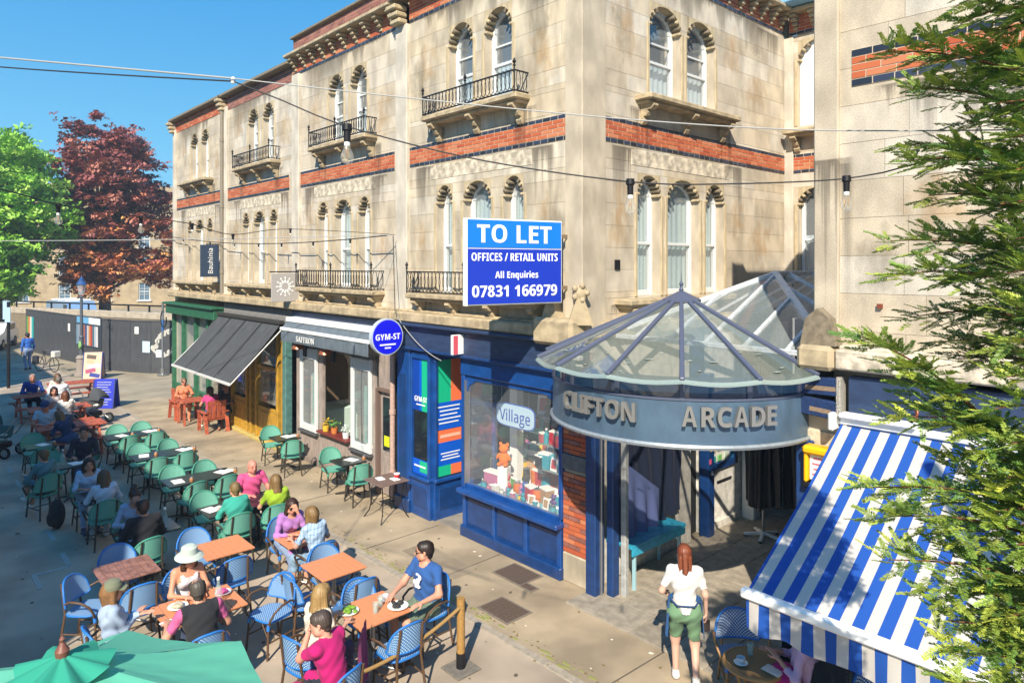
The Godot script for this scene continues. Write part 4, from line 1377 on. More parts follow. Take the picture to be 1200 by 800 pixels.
func canopy() -> void:
	var c := thing("arcade_canopy", "round blue glass roofed canopy lettered CLIFTON ARCADE", "canopy", V(1.8, 0, 0))
	var a0 := deg_to_rad(-4)
	var a1 := deg_to_rad(184)
	obj("fascia", Mb.new().lathe([Vector2(1.68, 2.99), Vector2(1.74, 2.99), Vector2(1.74, 3.50), Vector2(1.68, 3.50), Vector2(1.68, 2.99)], 72, Vector3.ZERO, a0, a1), M.canopy_blue, c)
	obj("bottom_lip", Mb.new().lathe([Vector2(1.69, 2.96), Vector2(1.765, 2.95), Vector2(1.78, 2.98), Vector2(1.765, 3.005), Vector2(1.745, 3.005)], 72, Vector3.ZERO, a0, a1), mk("lip_grey", "9fa9b0", 0.4, {"metal": 0.3, "tex": "stain", "scale": 3.0}), c)
	obj("top_lip", Mb.new().lathe([Vector2(1.7, 3.49), Vector2(1.755, 3.49), Vector2(1.755, 3.515), Vector2(1.7, 3.515)], 72, Vector3.ZERO, a0, a1), M.canopy_rib, c)
	obj("soffit", Mb.new().lathe([Vector2(1.25, 2.96), Vector2(1.69, 2.96), Vector2(1.69, 2.99), Vector2(1.25, 2.99), Vector2(1.25, 2.96)], 48, Vector3.ZERO, a0, a1), M.shop_blue_dark, c)
	var angles := []
	for k in 8:
		angles.append(deg_to_rad(6 + 25 * k))
	for k in 8:
		var t: float = angles[k]
		var e := V(cos(t), 0, sin(t))
		if k < 7:
			var t2: float = angles[k + 1]
			var e2 := V(cos(t2), 0, sin(t2))
			var cl := Mb.new()
			cl.sheet(8, 1, func(s, q): return V(cos(lerpf(t2, t, s)), 0, sin(lerpf(t2, t, s))) * 1.72 + V(0, 3.51 + 0.24 * q, 0))
			obj("clerestory_pane", cl, mk("clere_glass", "27425e", 0.05, {"glass": 0.88}), c)
			var gp := Mb.new()
			gp.sheet(6, 4, func(s, q): return (e2 * (1.98 - 1.82 * q)).lerp(e * (1.98 - 1.82 * q), s) + V(0, 3.725 + 0.805 * q - 0.035 * sin(PI * s) * (1 - q), 0))
			obj("roof_pane", gp, M.canopy_glass, c)
			# streaks of lime and leaf dirt lying on the glass
			var sp := Mb.new()
			for i in 4:
				var s := rng.randf_range(0.1, 0.9)
				var q := absf(rng.randfn(0.22, 0.07))
				var at := (e2 * (1.98 - 1.82 * q)).lerp(e * (1.98 - 1.82 * q), s) + V(0, 3.74 + 0.805 * q - 0.035 * sin(PI * s) * (1 - q), 0)
				sp.ell(at, V(rng.randf_range(0.02, 0.07), 0.003, rng.randf_range(0.008, 0.02)), 6, 4, Basis(Vector3.UP, -t - PI / 2 + rng.randf_range(-0.3, 0.3)))
			stuff(obj("lime_mark", sp, mk("lime", "aab3ab", 0.9), c))
			var ed := Mb.new()
			ed.sheet(6, 1, func(s, q): return (e2 * (1.985 - 0.035 * q)).lerp(e * (1.985 - 0.035 * q), s) + V(0, 3.715 + 0.045 * q - 0.035 * sin(PI * s), 0))
			obj("eave_edge", ed, mk("eave_glass", "93a39e", 0.2, {"tex": "grain", "scale": 2.0}), c)
		obj("rib", Mb.new().bar(e * 0.13 + V(0, 4.555, 0), e * 1.96 + V(0, 3.755, 0), 0.055, 0.05, 0.01), M.canopy_rib, c)
		obj("strut", Mb.new().bar(e * 1.72 + V(0, 3.5, 0), e * 1.72 + V(0, 3.8, 0), 0.06, 0.05, 0.006, e), M.canopy_rib, c)
	obj("apex_cap", Mb.new().lathe([Vector2(0.26, 4.5), Vector2(0.26, 4.53), Vector2(0.0, 4.66)], 10), M.canopy_rib, c)
	obj("finial", Mb.new().lathe([Vector2(0.0, 4.62), Vector2(0.035, 4.66), Vector2(0.015, 4.7), Vector2(0.03, 4.74), Vector2(0.008, 4.78), Vector2(0.0, 4.92)], 8), M.canopy_rib, c)
	# raised letters round the drum
	for w in [["CLIFTON", 108.5, 72.0, [0.95, 0.8, 0.42, 0.75, 0.8, 1.08, 1.0]], ["ARCADE", 56.5, 21.5, [1.0, 0.98, 0.98, 1.0, 1.02, 0.8]]]:
		var total := 0.0
		for q in w[3]:
			total += q
		var at: float = w[1]
		for i in w[0].length():
			var step: float = w[3][i] / total * (w[1] - w[2])
			var t := deg_to_rad(at - step * 0.5)
			at -= step
			var bs := Basis(V(sin(t), 0, -cos(t)), V(0, 1, 0), V(cos(t), 0, sin(t)))
			text("letter", w[0][i], 0.215, M.letter_steel, c, Transform3D(bs, V(cos(t), 0, sin(t)) * 1.80 + V(0, 3.325, 0)), 0.05, true, false, deg_to_rad(step) * 1.78 * 0.86)
	# columns
	for a in [[V(-1.52, 1.48, 0.02), 0.2, 0.22], [V(-1.3, 1.48, -0.14), 0.13, 0.16], [V(1.72, 1.48, -0.02), 0.2, 0.2]]:
		bx("column", a[0], V(a[1], 2.96, a[2]), M.navy, c, 0.015)
	bx("steel_post", V(-1.41, 1.48, 0.0), V(0.05, 2.96, 0.05), M.steel, c, 0.008)
	bx("steel_post", V(-1.17, 1.48, -0.26), V(0.09, 2.96, 0.09), mk("post_grey", "b4b6b4", 0.5, {"tex": "stain", "scale": 2.0}), c, 0.01)
	for k in 3:
		obj("uplight_box", Mb.new().box(V(-1.52, 3.62 - 0.13 * k, 0.42), V(0.16, 0.07, 0.12), 0.015), mk("white_paint", "efeee6", 0.7), c)


# ---------------------------------------------------------------- far end of the street

func far_street() -> void:
	var pts := [Vector2(-41.9, 1.74), Vector2(-37.8, 1.18), Vector2(-33.8, 0.64), Vector2(-32.2, 0.4), Vector2(-30.6, 0.15), Vector2(-29.6, -0.18), Vector2(-28.6, -0.6), Vector2(-27.6, -1.2), Vector2(-26.8, -2.05), Vector2(-26.2, -3.2), Vector2(-25.8, -5.0), Vector2(-25.6, -7.0)]
	var hd := thing("hoarding", "curved dark grey site hoarding with a painted white toothed mouth", "hoarding", V(-28.6, 0, -0.6))
	var off := V(28.6, 0, 0.6)
	var dark := mk("hoarding", "505359", 0.7, {"tex": "stain", "scale": Vector3(1.2, 0.4, 1.2), "over": "grain", "over_scale": 2.0})
	for i in pts.size() - 1:
		var a := V(pts[i].x, 0, pts[i].y) + off
		var b := V(pts[i + 1].x, 0, pts[i + 1].y) + off
		var n := int(ceil(a.distance_to(b) / 1.22))
		for k in n:
			var p := a.lerp(b, float(k) / n)
			var q := a.lerp(b, float(k + 1) / n)
			obj("board", Mb.new().bar(p + V(0, 1.18, 0), q + V(0, 1.18, 0) - (q - p).normalized() * 0.012, 0.05, 2.36, 0.006), dark, hd)
		obj("cap_rail", Mb.new().bar(a + V(0, 2.39, 0), b + V(0, 2.39, 0), 0.1, 0.05, 0.008), dark, hd)
	# painted mouth with teeth on the last panels
	var wp := mk("paint_white_worn", "e6e6df", 0.8, {"tex": "crackle", "scale": 1.0})
	var up_teeth := [[0.24, 1.32], [0.28, 1.56], [0.42, 1.78], [0.6, 1.9], [0.82, 1.99], [1.1, 2.06], [1.4, 2.1]]
	var low_teeth := [[0.08, 1.08], [0.32, 0.84], [0.58, 0.76], [0.83, 0.88], [1.06, 1.06], [1.3, 1.18], [1.55, 1.26]]
	for rw in [up_teeth, low_teeth]:
		for i in rw.size():
			var pos := poly_at(pts, 7, rw[i][0])
			var bs := Basis(Vector3.UP, pos[1])
			var at: Vector3 = pos[0] + off + bs.z * 0.03
			obj("tooth", Mb.new().ell(Vector3.ZERO, V(0.115, 0.13, 0.008), 10, 6), wp, hd, Transform3D(bs, at + V(0, rw[i][1] + (-0.09 if rw == up_teeth else 0.08), 0)))
			if i < rw.size() - 1:
				var nx := poly_at(pts, 7, rw[i + 1][0])
				obj("gum_line", Mb.new().bar(at + V(0, rw[i][1], 0), nx[0] + off + Basis(Vector3.UP, nx[1]).z * 0.03 + V(0, rw[i + 1][1], 0), 0.02, 0.1, 0.004), wp, hd)
	# notices
	for a in [[6, 0.35, 1.95, 0.22, 0.32, "eef0f0"], [6, 0.9, 1.2, 0.42, 0.52, "b7d4ea"], [7, 0.4, 0.9, 0.34, 0.34, "cfe0ea"], [1, 3.0, 1.75, 0.26, 0.4, "f1e9e6"]]:
		var pos := poly_at(pts, a[0], a[1])
		var bs := Basis(Vector3.UP, pos[1])
		obj("notice", Mb.new().box(Vector3.ZERO, V(a[3], a[4], 0.015)), mk("notice_" + a[5], a[5], 0.7), hd, Transform3D(bs, pos[0] + V(0, a[2], 0) + off + bs.z * 0.035))
	# printed banner with a row of book spines
	var pb := poly_at(pts, 2, 1.7)
	var bn := thing("poster_banner", "long printed banner like a shelf of book spines on the hoarding", "banner", pb[0] + Basis(Vector3.UP, pb[1]).z * 0.06, pb[1])
	bx("backing", V(0, 1.7, 0), V(3.0, 1.5, 0.03), mk("banner_dark", "3b4656", 0.6), bn)
	var cols := ["7f9fb5", "a0a9bb", "8c3f55", "4c6076", "b06a58", "3d5b8f", "d8d2d0", "d98a4f", "c4473f", "3b7f8f", "c9ccdd", "e7e7ea", "3c3f47"]
	for i in cols.size():
		bx("book_spine", V(-1.4 + 0.225 * i, 1.5, 0.02), V(0.2, 0.98, 0.014), mk("spine_" + cols[i], cols[i], 0.6, {"tex": "speck", "scale": 5.0}), bn)
	bx("heading", V(-0.7, 2.24, 0.02), V(1.5, 0.3, 0.014), mk("heading_blue", "6aa6cf", 0.6), bn)
	bx("heading", V(0.75, 2.24, 0.02), V(1.35, 0.3, 0.014), M.white, bn)
	var pc := poly_at(pts, 0, 0.9)
	var cp := thing("colour_poster", "narrow orange white and turquoise poster on the far hoarding", "poster", pc[0] + Basis(Vector3.UP, pc[1]).z * 0.05, pc[1])
	for i in 4:
		bx("stripe", V(-0.45 + 0.3 * i, 1.15, 0), V(0.3, 1.7, 0.02), mk("poster_%d" % i, ["6fae4f", "e8843c", "eceae2", "3cb9b5"][i], 0.6, {"tex": "speck", "scale": 2.0}), cp)
	# Victorian lamp post
	var lp := thing("street_lamp", "black cast iron lantern street lamp on a stone grey base", "street lamp", V(-28.9, 0, 1.35))
	obj("base", Mb.new().lathe([Vector2(0.3, 0), Vector2(0.3, 0.12), Vector2(0.22, 0.16), Vector2(0.2, 0.75), Vector2(0.24, 0.8), Vector2(0.16, 0.92), Vector2(0.0, 0.95)], 8), mk("lamp_base", "9b9188", 0.8, {"tex": "stain", "scale": 4.0}), lp)
	obj("column", Mb.new().lathe([Vector2(0.1, 0.9), Vector2(0.09, 1.7), Vector2(0.12, 1.74), Vector2(0.07, 1.82), Vector2(0.055, 3.5), Vector2(0.09, 3.54), Vector2(0.03, 3.62), Vector2(0.0, 3.63)], 10), mk("lamp_grey", "59606a", 0.5, {"tex": "stain", "scale": 4.0}), lp)
	obj("ladder_bar", Mb.new().tube([V(-0.3, 3.4, 0), V(0.3, 3.4, 0)], 0.018, 6), M.iron, lp)
	obj("lantern_glass", Mb.new().lathe([Vector2(0.11, 3.64), Vector2(0.2, 4.1)], 6), mk("lantern_glass", "cdd6da", 0.1, {"glass": 0.4}), lp)
	obj("lantern_roof", Mb.new().lathe([Vector2(0.24, 4.1), Vector2(0.12, 4.28), Vector2(0.12, 4.34), Vector2(0.03, 4.42), Vector2(0.0, 4.54)], 6), mk("lamp_blue", "2d4f86", 0.4), lp)
	obj("flower_ring", Mb.new().tube([V(0.28, 1.25, 0.1), V(0.42, 1.4, 0.1), V(0.28, 1.55, 0.1), V(0.14, 1.4, 0.1)], 0.05, 6, true), mk("ring_green", "7fae6a", 0.8), lp)
	# slim pole beside the hoarding
	var sp := thing("slim_pole", "slim pale metal pole with a blue band before the painted mouth", "pole", V(-26.6, 0, -1.4))
	obj("shaft", Mb.new().tube([V(0, 0, 0), V(0, 3.3, 0)], 0.05, 8), mk("pole_worn", "8d939a", 0.5, {"tex": "crackle", "scale": 2.0}), sp)
	obj("band", Mb.new().tube([V(0, 2.0, 0), V(0, 2.5, 0)], 0.058, 8), mk("band_blue", "33629c", 0.5), sp)
	obj("foot", Mb.new().lathe([Vector2(0.24, 0), Vector2(0.24, 0.05), Vector2(0.09, 0.08), Vector2(0.09, 0.3), Vector2(0.0, 0.32)], 10), M.steel, sp)
	# street sign post far left
	var sg := thing("sign_post", "dark street post with two pale blue direction plates far left", "sign post", V(-27.3, 0, 4.2))
	obj("shaft", Mb.new().tube([V(0, 0, 0), V(0, 3.5, 0)], 0.06, 8), M.iron, sg)
	for a in [[V(-0.14, 3.15, 0.05), 0.3, 0.75], [V(0.2, 2.98, 0.05), 0.22, 0.6]]:
		bx("plate", a[0], V(a[1], a[2], 0.03), mk("sign_pale", "a9cbe8", 0.5), sg, 0.006, Basis(Vector3.UP, deg_to_rad(47)))
	# low wall with piers behind the hoarding
	var wl := thing("boundary_wall", "pale stone wall with dark rail posts behind the hoarding", "wall", V(-39, 0, -3))
	obj("coping", Mb.new().bar(V(-9, 2.05, 4.6), V(14, 2.05, -5.5), 0.5, 0.4, 0.03), mk("wall_pale", "b9ae9c", 0.9, {"tex": "stain", "scale": 0.8}), wl)
	obj("wall", Mb.new().bar(V(-9, 0.92, 4.6), V(14, 0.92, -5.5), 0.44, 1.84, 0.03), M.stone_dark, wl)
	for i in 15:
		var f := float(i) / 14
		bx("rail_post", V(lerpf(-8.8, 13.8, f), 2.42, lerpf(4.5, -5.4, f)), V(0.09, 0.4, 0.09), M.iron, wl)
	var rl := Mb.new().bar(V(-9, 2.62, 4.6), V(14, 2.62, -5.5), 0.12, 0.08)
	obj("rail", rl, M.iron, wl)
	# light blue vans roof behind the hoarding, a white car and a green skip bin
	vehicle("parked_van", "pale blue van behind the hoarding with white roof bars", "van", V(-47.2, 0, -1.6), deg_to_rad(8), mk("van_blue", "7f9fc4", 0.3, {"coat": 0.6}), 2.55, 5.2)
	vehicle("parked_car", "white car parked far left beyond the blue coated pedestrian", "car", V(-44.4, 0, 3.1), deg_to_rad(-20), mk("car_white", "e4e5e6", 0.3, {"coat": 0.6}), 1.5, 4.1)
	vehicle("parked_car", "dark green car parked furthest left under the green tree", "car", V(-50.5, 0, 4.4), deg_to_rad(10), mk("car_green", "2f7a55", 0.3, {"coat": 0.6}), 1.45, 4.2)
	bicycle()
	# Georgian houses beyond the trees
	var o := thing("georgian_terrace", "pale stone Georgian terrace half hidden behind the green and copper trees", "building", V(-83, 0, -9), deg_to_rad(66))
	var wm := mk("georgian_stone", "c7b28f", 0.9, {"tex": "stain", "scale": 0.3, "over": "grain", "over_scale": 1.0})
	var hs := []
	for r in 4:
		for k in 13:
			hs.append([-26.0 + 4.0 * k - 0.6, -26.0 + 4.0 * k + 0.6, [0.9, 3.9, 7.0, 10.1][r], [2.9, 6.0, 9.0, 11.6][r]])
	wall(o, Transform3D(), -29, 27, 0, 13.2, hs, 0.5, false, 0.4, wm)
	for q in hs:
		var cx: float = (q[0] + q[1]) / 2
		var fm := Mb.new()
		for s in [-1.0, 1.0]:
			fm.box(V(cx + s * 0.55, (q[2] + q[3]) / 2, -0.15), V(0.1, q[3] - q[2], 0.08))
		for t in [0.0, 0.33, 0.5, 0.66, 1.0]:
			fm.box(V(cx, lerpf(q[2], q[3], t), -0.15), V(1.2, 0.09 if t in [0.0, 0.5, 1.0] else 0.04, 0.08))
		fm.box(V(cx, (q[2] + q[3]) / 2, -0.15), V(0.04, q[3] - q[2], 0.08))
		var w := obj("window", fm, M.window_white, o)
		bx("pane", V(cx, (q[2] + q[3]) / 2, -0.19), V(1.2, q[3] - q[2], 0.03), mk("far_pane", "5f7688", 0.08), w)
		bx("sill", V(cx, q[2] - 0.06, 0.05), V(1.5, 0.14, 0.22), M.window_white, w)
	bx("cornice", V(-1, 13.3, 0.2), V(56.4, 0.3, 0.9), wm, o, 0.04)
	bx("parapet", V(-1, 13.75, -0.2), V(56, 0.7, 0.4), wm, o)
	bx("string_course", V(-1, 6.5, 0.06), V(56, 0.22, 0.18), wm, o)
	bx("end_wall", V(26.8, 6.6, -5), V(0.4, 13.2, 10), wm, o)
	bx("end_wall", V(-28.8, 6.6, -5), V(0.4, 13.2, 10), wm, o)
	bx("back_wall", V(-1, 6.6, -10), V(56, 13.2, 0.4), wm, o)
	bx("roof", V(-1, 13.3, -5), V(55.6, 0.3, 9.6), mk("slate", "565a60", 0.8), o)
	for k in 5:
		bx("chimney", V(-24 + 12 * k, 14.8, -4), V(1.8, 2.4, 0.9), wm, o, 0.03)
	# blue balcony bay at the right hand end
	bx("balcony", V(20.8, 9.4, 0.7), V(4.4, 0.2, 1.2), mk("balcony_blue", "a9c3d6", 0.6), o)
	bx("balcony_front", V(20.8, 10.2, 1.25), V(4.4, 1.3, 0.06), M.balcony_blue, o)
	tree("broadleaf_tree", "bright green broadleaf tree at the far left end of the street", V(-54.9, 0, 1.7), [[V(0, 9.2, 0), V(5.4, 5.2, 4.8)], [V(-2.5, 12, 0.5), V(3.4, 3.0, 3.2)], [V(1.8, 11.2, 0), V(3.4, 3.2, 3.2)], [V(-3.5, 6.3, 1), V(3.8, 3.2, 3.4)], [V(2.8, 6.4, 0.5), V(3.2, 3.2, 3.0)], [V(0.2, 4.2, 1.2), V(5.2, 1.5, 2.6)], [V(3.4, 3.6, 0.5), V(2.6, 1.1, 2.0)], [V(-3.4, 3.4, 0.5), V(3.0, 1.2, 2.0)]], ["94c840", "a4d650", "7cb038", "badf68"], ["82b034", "94c444", "6f9f30"], 9000, 11, 0.5)
	tree("copper_beech", "tall copper beech with red brown crown turning orange at the bottom", V(-56.4, 0, -5.4), [[V(0, 11, 0), V(5.0, 4.8, 4.2)], [V(-1.2, 14.4, 0), V(3.4, 2.8, 3.0)], [V(3.0, 9.4, 0.4), V(3.4, 3.8, 3.0)], [V(-3.0, 9.6, 0), V(3.0, 4.0, 3.0)], [V(2.0, 13.2, 0), V(3.4, 2.6, 2.6)], [V(1.4, 6.4, 1.0), V(4.6, 2.4, 2.8)], [V(-1.8, 6.8, 0.8), V(3.2, 2.4, 2.4)], [V(3.2, 4.4, 1.0), V(3.6, 1.6, 2.2)], [V(-0.6, 4.6, 1.2), V(2.6, 1.2, 2.0)], [V(3.0, 8.6, -3.2), V(2.8, 4.0, 2.8)], [V(3.2, 4.9, -3.4), V(2.8, 1.7, 2.6)]], ["95504c", "a8605a", "7f4442", "b8745f"], ["c87a4a", "b06848", "dc9a54", "98564a"], 10400, 12, 0.46)
	tree("shrub", "rounded green shrub by the far left road edge", V(-47.5, 0, 6.2), [[V(0, 1.6, 0), V(3.0, 1.7, 2.0)]], ["5d8d2a", "6fa634", "4b7a24"], ["4d7d22"], 900, 14, 0.4)


func poly_at(pts: Array, seg: int, along: float) -> Array:
	# the point a distance along a polyline from one of its corners, and the heading whose z axis looks out to the street
	var i := seg
	while i < pts.size() - 2 and along > pts[i].distance_to(pts[i + 1]):
		along -= pts[i].distance_to(pts[i + 1])
		i += 1
	var d: Vector2 = (pts[i + 1] - pts[i]).normalized()
	var p: Vector2 = pts[i] + d * along
	return [V(p.x, 0, p.y), atan2(-d.y, d.x)]


func vehicle(called: String, label: String, cat: String, at: Vector3, turn: float, m: Material, hgt: float, l: float) -> void:
	var c := thing(called, label, cat, at, turn)
	var van := hgt > 2.0
	var prof := []
	var pr := [[-0.5, 0.25], [-0.5, 0.62], [-0.42, 0.66], [-0.3, 0.98], [0.12, 1.0], [0.28, 0.68], [0.49, 0.6], [0.5, 0.25]] if not van else [[-0.5, 0.15], [-0.5, 0.95], [-0.47, 1.0], [0.22, 1.0], [0.36, 0.6], [0.49, 0.5], [0.5, 0.15]]
	for p in pr:
		prof.append(Vector2(p[0] * l, p[1] * hgt))
	prof.reverse()
	obj("body", Mb.new().prism(prof, -0.86, 0.86), m, c)
	var gl := mk("car_glass", "1d2730", 0.05)
	for s in [-1.0, 1.0]:
		bx("side_window", V(-0.1 * l if not van else 0.2 * l, hgt * 0.82, s * 0.862), V(l * (0.34 if not van else 0.12), hgt * 0.22, 0.02), gl, c, 0.005)
	bx("rear_window", V(-0.455 * l if van else -0.37 * l, hgt * 0.82, 0), V(0.1, hgt * 0.2, 1.4), gl, c, 0.01)
	if van:
		for k in 3:
			bx("roof_bar", V(-0.35 * l + 0.25 * l * k, hgt + 0.08, 0), V(0.08, 0.12, 1.5), M.white, c, 0.01)
	for sx in [-0.3, 0.31]:
		for s in [-1.0, 1.0]:
			var w := obj("wheel", Mb.new().lathe([Vector2(0, -0.1), Vector2(0.31, -0.1), Vector2(0.31, 0.1), Vector2(0, 0.1)], 16), mk("tyre", "1b1b1c", 0.9), c, Transform3D(Basis(Vector3.RIGHT, PI / 2), V(sx * l, 0.31, s * 0.78)))
			obj("rim", Mb.new().lathe([Vector2(0, -0.11), Vector2(0.18, -0.11), Vector2(0.18, 0.11), Vector2(0, 0.11)], 12), M.steel, w)


func bicycle() -> void:
	var b := thing("bicycle", "dark bicycle with front bag standing behind the blue coated pedestrian", "bicycle", V(-31.3, 0, 2.3), deg_to_rad(25))
	for x in [-0.52, 0.52]:
		var r := []
		for k in 16:
			r.append(V(x + 0.33 * cos(TAU * k / 16), 0.35 + 0.33 * sin(TAU * k / 16), 0))
		obj("wheel", Mb.new().tube(r, 0.02, 5, true), mk("tyre", "1b1b1c", 0.9), b)
	for e in [[V(-0.52, 0.35, 0), V(-0.18, 0.88, 0)], [V(-0.18, 0.88, 0), V(-0.05, 0.32, 0)], [V(-0.05, 0.32, 0), V(-0.52, 0.35, 0)], [V(-0.16, 0.82, 0), V(0.38, 0.86, 0)], [V(-0.05, 0.32, 0), V(0.4, 0.8, 0)], [V(0.36, 0.98, 0), V(0.52, 0.35, 0)]]:
		obj("frame_tube", Mb.new().tube(e, 0.018, 6), mk("bike_frame", "2a3038", 0.4), b)
	obj("saddle", Mb.new().ell(V(-0.2, 0.92, 0), V(0.14, 0.04, 0.07)), M.iron, b)
	obj("handlebar", Mb.new().tube([V(0.3, 1.05, -0.28), V(0.38, 1.02, 0), V(0.3, 1.05, 0.28)], 0.014, 6), M.steel, b)
	bx("front_bag", V(0.62, 0.85, 0), V(0.26, 0.3, 0.34), mk("bag_pale", "c9c6bd", 0.9), b, 0.04)
	bx("rear_bag", V(-0.55, 0.55, 0.16), V(0.34, 0.4, 0.16), mk("bag_dark", "272b33", 0.9), b, 0.04)


func tree(called: String, label: String, at: Vector3, lobes: Array, hexes: Array, lows: Array, count: int, sd: int, leaf: float) -> void:
	var r := RandomNumberGenerator.new()
	r.seed = sd
	var t := thing(called, label, "tree" if called != "shrub" else "shrub", at)
	var bark := mk("bark", "5b4a3e", 0.95, {"tex": "wood", "scale": Vector3(3, 0.6, 3), "bump": 1.5, "bump_tex": "wood"})
	var top: Vector3 = lobes[0][0]
	var base_r := clampf(top.y * 0.045, 0.06, 0.5)
	obj("trunk", Mb.new().tube([V(0, -0.1, 0), V(0.1, top.y * 0.25, 0.05), V(-0.08, top.y * 0.5, 0), top * 0.95, top + V(0, 1.0, 0)], base_r, 9, false, base_r * 0.25), bark, t)
	for l in lobes:
		for k in 4:
			var d := V(r.randfn(0, 1), r.randf_range(-0.2, 0.9), r.randfn(0, 1)).normalized()
			var e: Vector3 = l[0] + d * l[1] * 0.8
			var s: Vector3 = V(0, minf(e.y * 0.55, top.y * 0.6), 0)
			obj("limb", Mb.new().tube([s, s.lerp(e, 0.5) + V(r.randfn(0, 0.2), 0.35, r.randfn(0, 0.2)), e], base_r * 0.3, 5, false, 0.02), bark, t)
	# a spray of a few leaves, repeated through the crown in clumps
	var sp := Mb.new()
	for i in 7:
		var b := Basis.from_euler(V(r.randf_range(-0.7, 0.7), r.randf() * TAU, r.randf_range(-0.7, 0.7)))
		var c := V(r.randfn(0, 0.4), r.randfn(0, 0.22), r.randfn(0, 0.4)) * leaf
		var q := leaf * r.randf_range(0.3, 0.48)
		sp.xf = Transform3D(b, c)
		sp.quad(V(-q * 0.55, 0, 0), V(0, 0.05 * q, q), V(q * 0.55, 0, 0), V(0, 0.05 * q, -q))
	var m := mk("leaf_" + hexes[0], Color.WHITE, 0.6, {"tint": true, "back": Color(0.5, 0.5, 0.3)})
	var mm := MultiMesh.new()
	mm.transform_format = MultiMesh.TRANSFORM_3D
	mm.use_colors = true
	mm.mesh = sp.mesh()
	mm.instance_count = count
	var clumps := []
	for l in lobes:
		var vol: float = l[1].x * l[1].y * l[1].z
		for k in int(8 + vol * 0.9):
			var d := V(r.randfn(0, 1), r.randfn(0, 1), r.randfn(0, 1)).normalized()
			clumps.append([l[0] + d * l[1] * pow(r.randf(), 0.28) * r.randf_range(0.85, 1.08), r.randi() % hexes.size(), r.randf_range(0.5, 1.15)])
	for i in count:
		var c: Array = clumps[r.randi() % clumps.size()]
		var p: Vector3 = c[0] + V(r.randfn(0, 0.5), r.randfn(0, 0.26), r.randfn(0, 0.5)) * c[2]
		mm.set_instance_transform(i, Transform3D(Basis.from_euler(V(r.randf_range(-0.5, 0.5), r.randf() * TAU, r.randf_range(-0.5, 0.5))).scaled(Vector3.ONE * r.randf_range(0.7, 1.2)), p))
		var hexa: String = hexes[c[1] if r.randf() < 0.7 else r.randi() % hexes.size()]
		if p.y < top.y * 0.72 + r.randfn(0, 0.11) * top.y:
			hexa = lows[r.randi() % lows.size()]
		var col := Color(hexa).srgb_to_linear()
		mm.set_instance_color(i, col * r.randf_range(0.75, 1.2))
	var o := MultiMeshInstance3D.new()
	o.name = "crown"
	o.multimesh = mm
	o.material_override = m
	t.add_child(o, true)
	stuff(o)


func opposite_side() -> void:
	# the houses on the camera's side of the street, out of frame to the left, which shade the left half of the road
	for a in [[-19.0, 1.2, 9.0, "rendered house row across the street behind the viewer"], [-62.0, -21.4, 10.0, "taller house row across the far end of the street"]]:
		var w: float = a[1] - a[0]
		var h := thing("opposite_terrace", a[3], "building", V(a[0], 0, 12.1))
		var holes := []
		var n := int(w / 3.2)
		for k in n:
			for r in 3:
				var cx := (k + 0.5) * w / n
				holes.append([cx - 0.55, cx + 0.55, 0.9 + 2.9 * r, 2.7 + 2.8 * r])
		var xf := Transform3D(Basis(V(-1, 0, 0), V(0, 1, 0), V(0, 0, -1)), V(w, 0, 0))
		wall(h, xf, 0, w, 0, a[2], holes, 0.5, false, 0.3, M.stone_2)
		for q in holes:
			var fm := Mb.new()
			fm.box(V((q[0] + q[1]) / 2, (q[2] + q[3]) / 2, -0.14), V(0.06, q[3] - q[2], 0.06))
			fm.box(V((q[0] + q[1]) / 2, (q[2] + q[3]) / 2, -0.14), V(1.1, 0.06, 0.06))
			var wn := obj("window", fm, M.window_white, h, xf)
			bx("pane", V((q[0] + q[1]) / 2, (q[2] + q[3]) / 2, -0.18), V(1.1, q[3] - q[2], 0.02), mk("far_pane", "5f7688", 0.08), wn)
		bx("body", V(w / 2, a[2] / 2 - 0.02, 4.2), V(w - 0.02, a[2] - 0.06, 7.6), M.stone_1, h)
		bx("coping", V(w / 2, a[2] + 0.05, 0.1), V(w + 0.1, 0.14, 0.5), M.stone_old, h)


# ---------------------------------------------------------------- shop window, awnings, signs

const NTH := ["first", "second", "third", "fourth", "fifth", "sixth", "seventh", "eighth", "ninth", "tenth", "eleventh", "twelfth", "thirteenth", "fourteenth"]


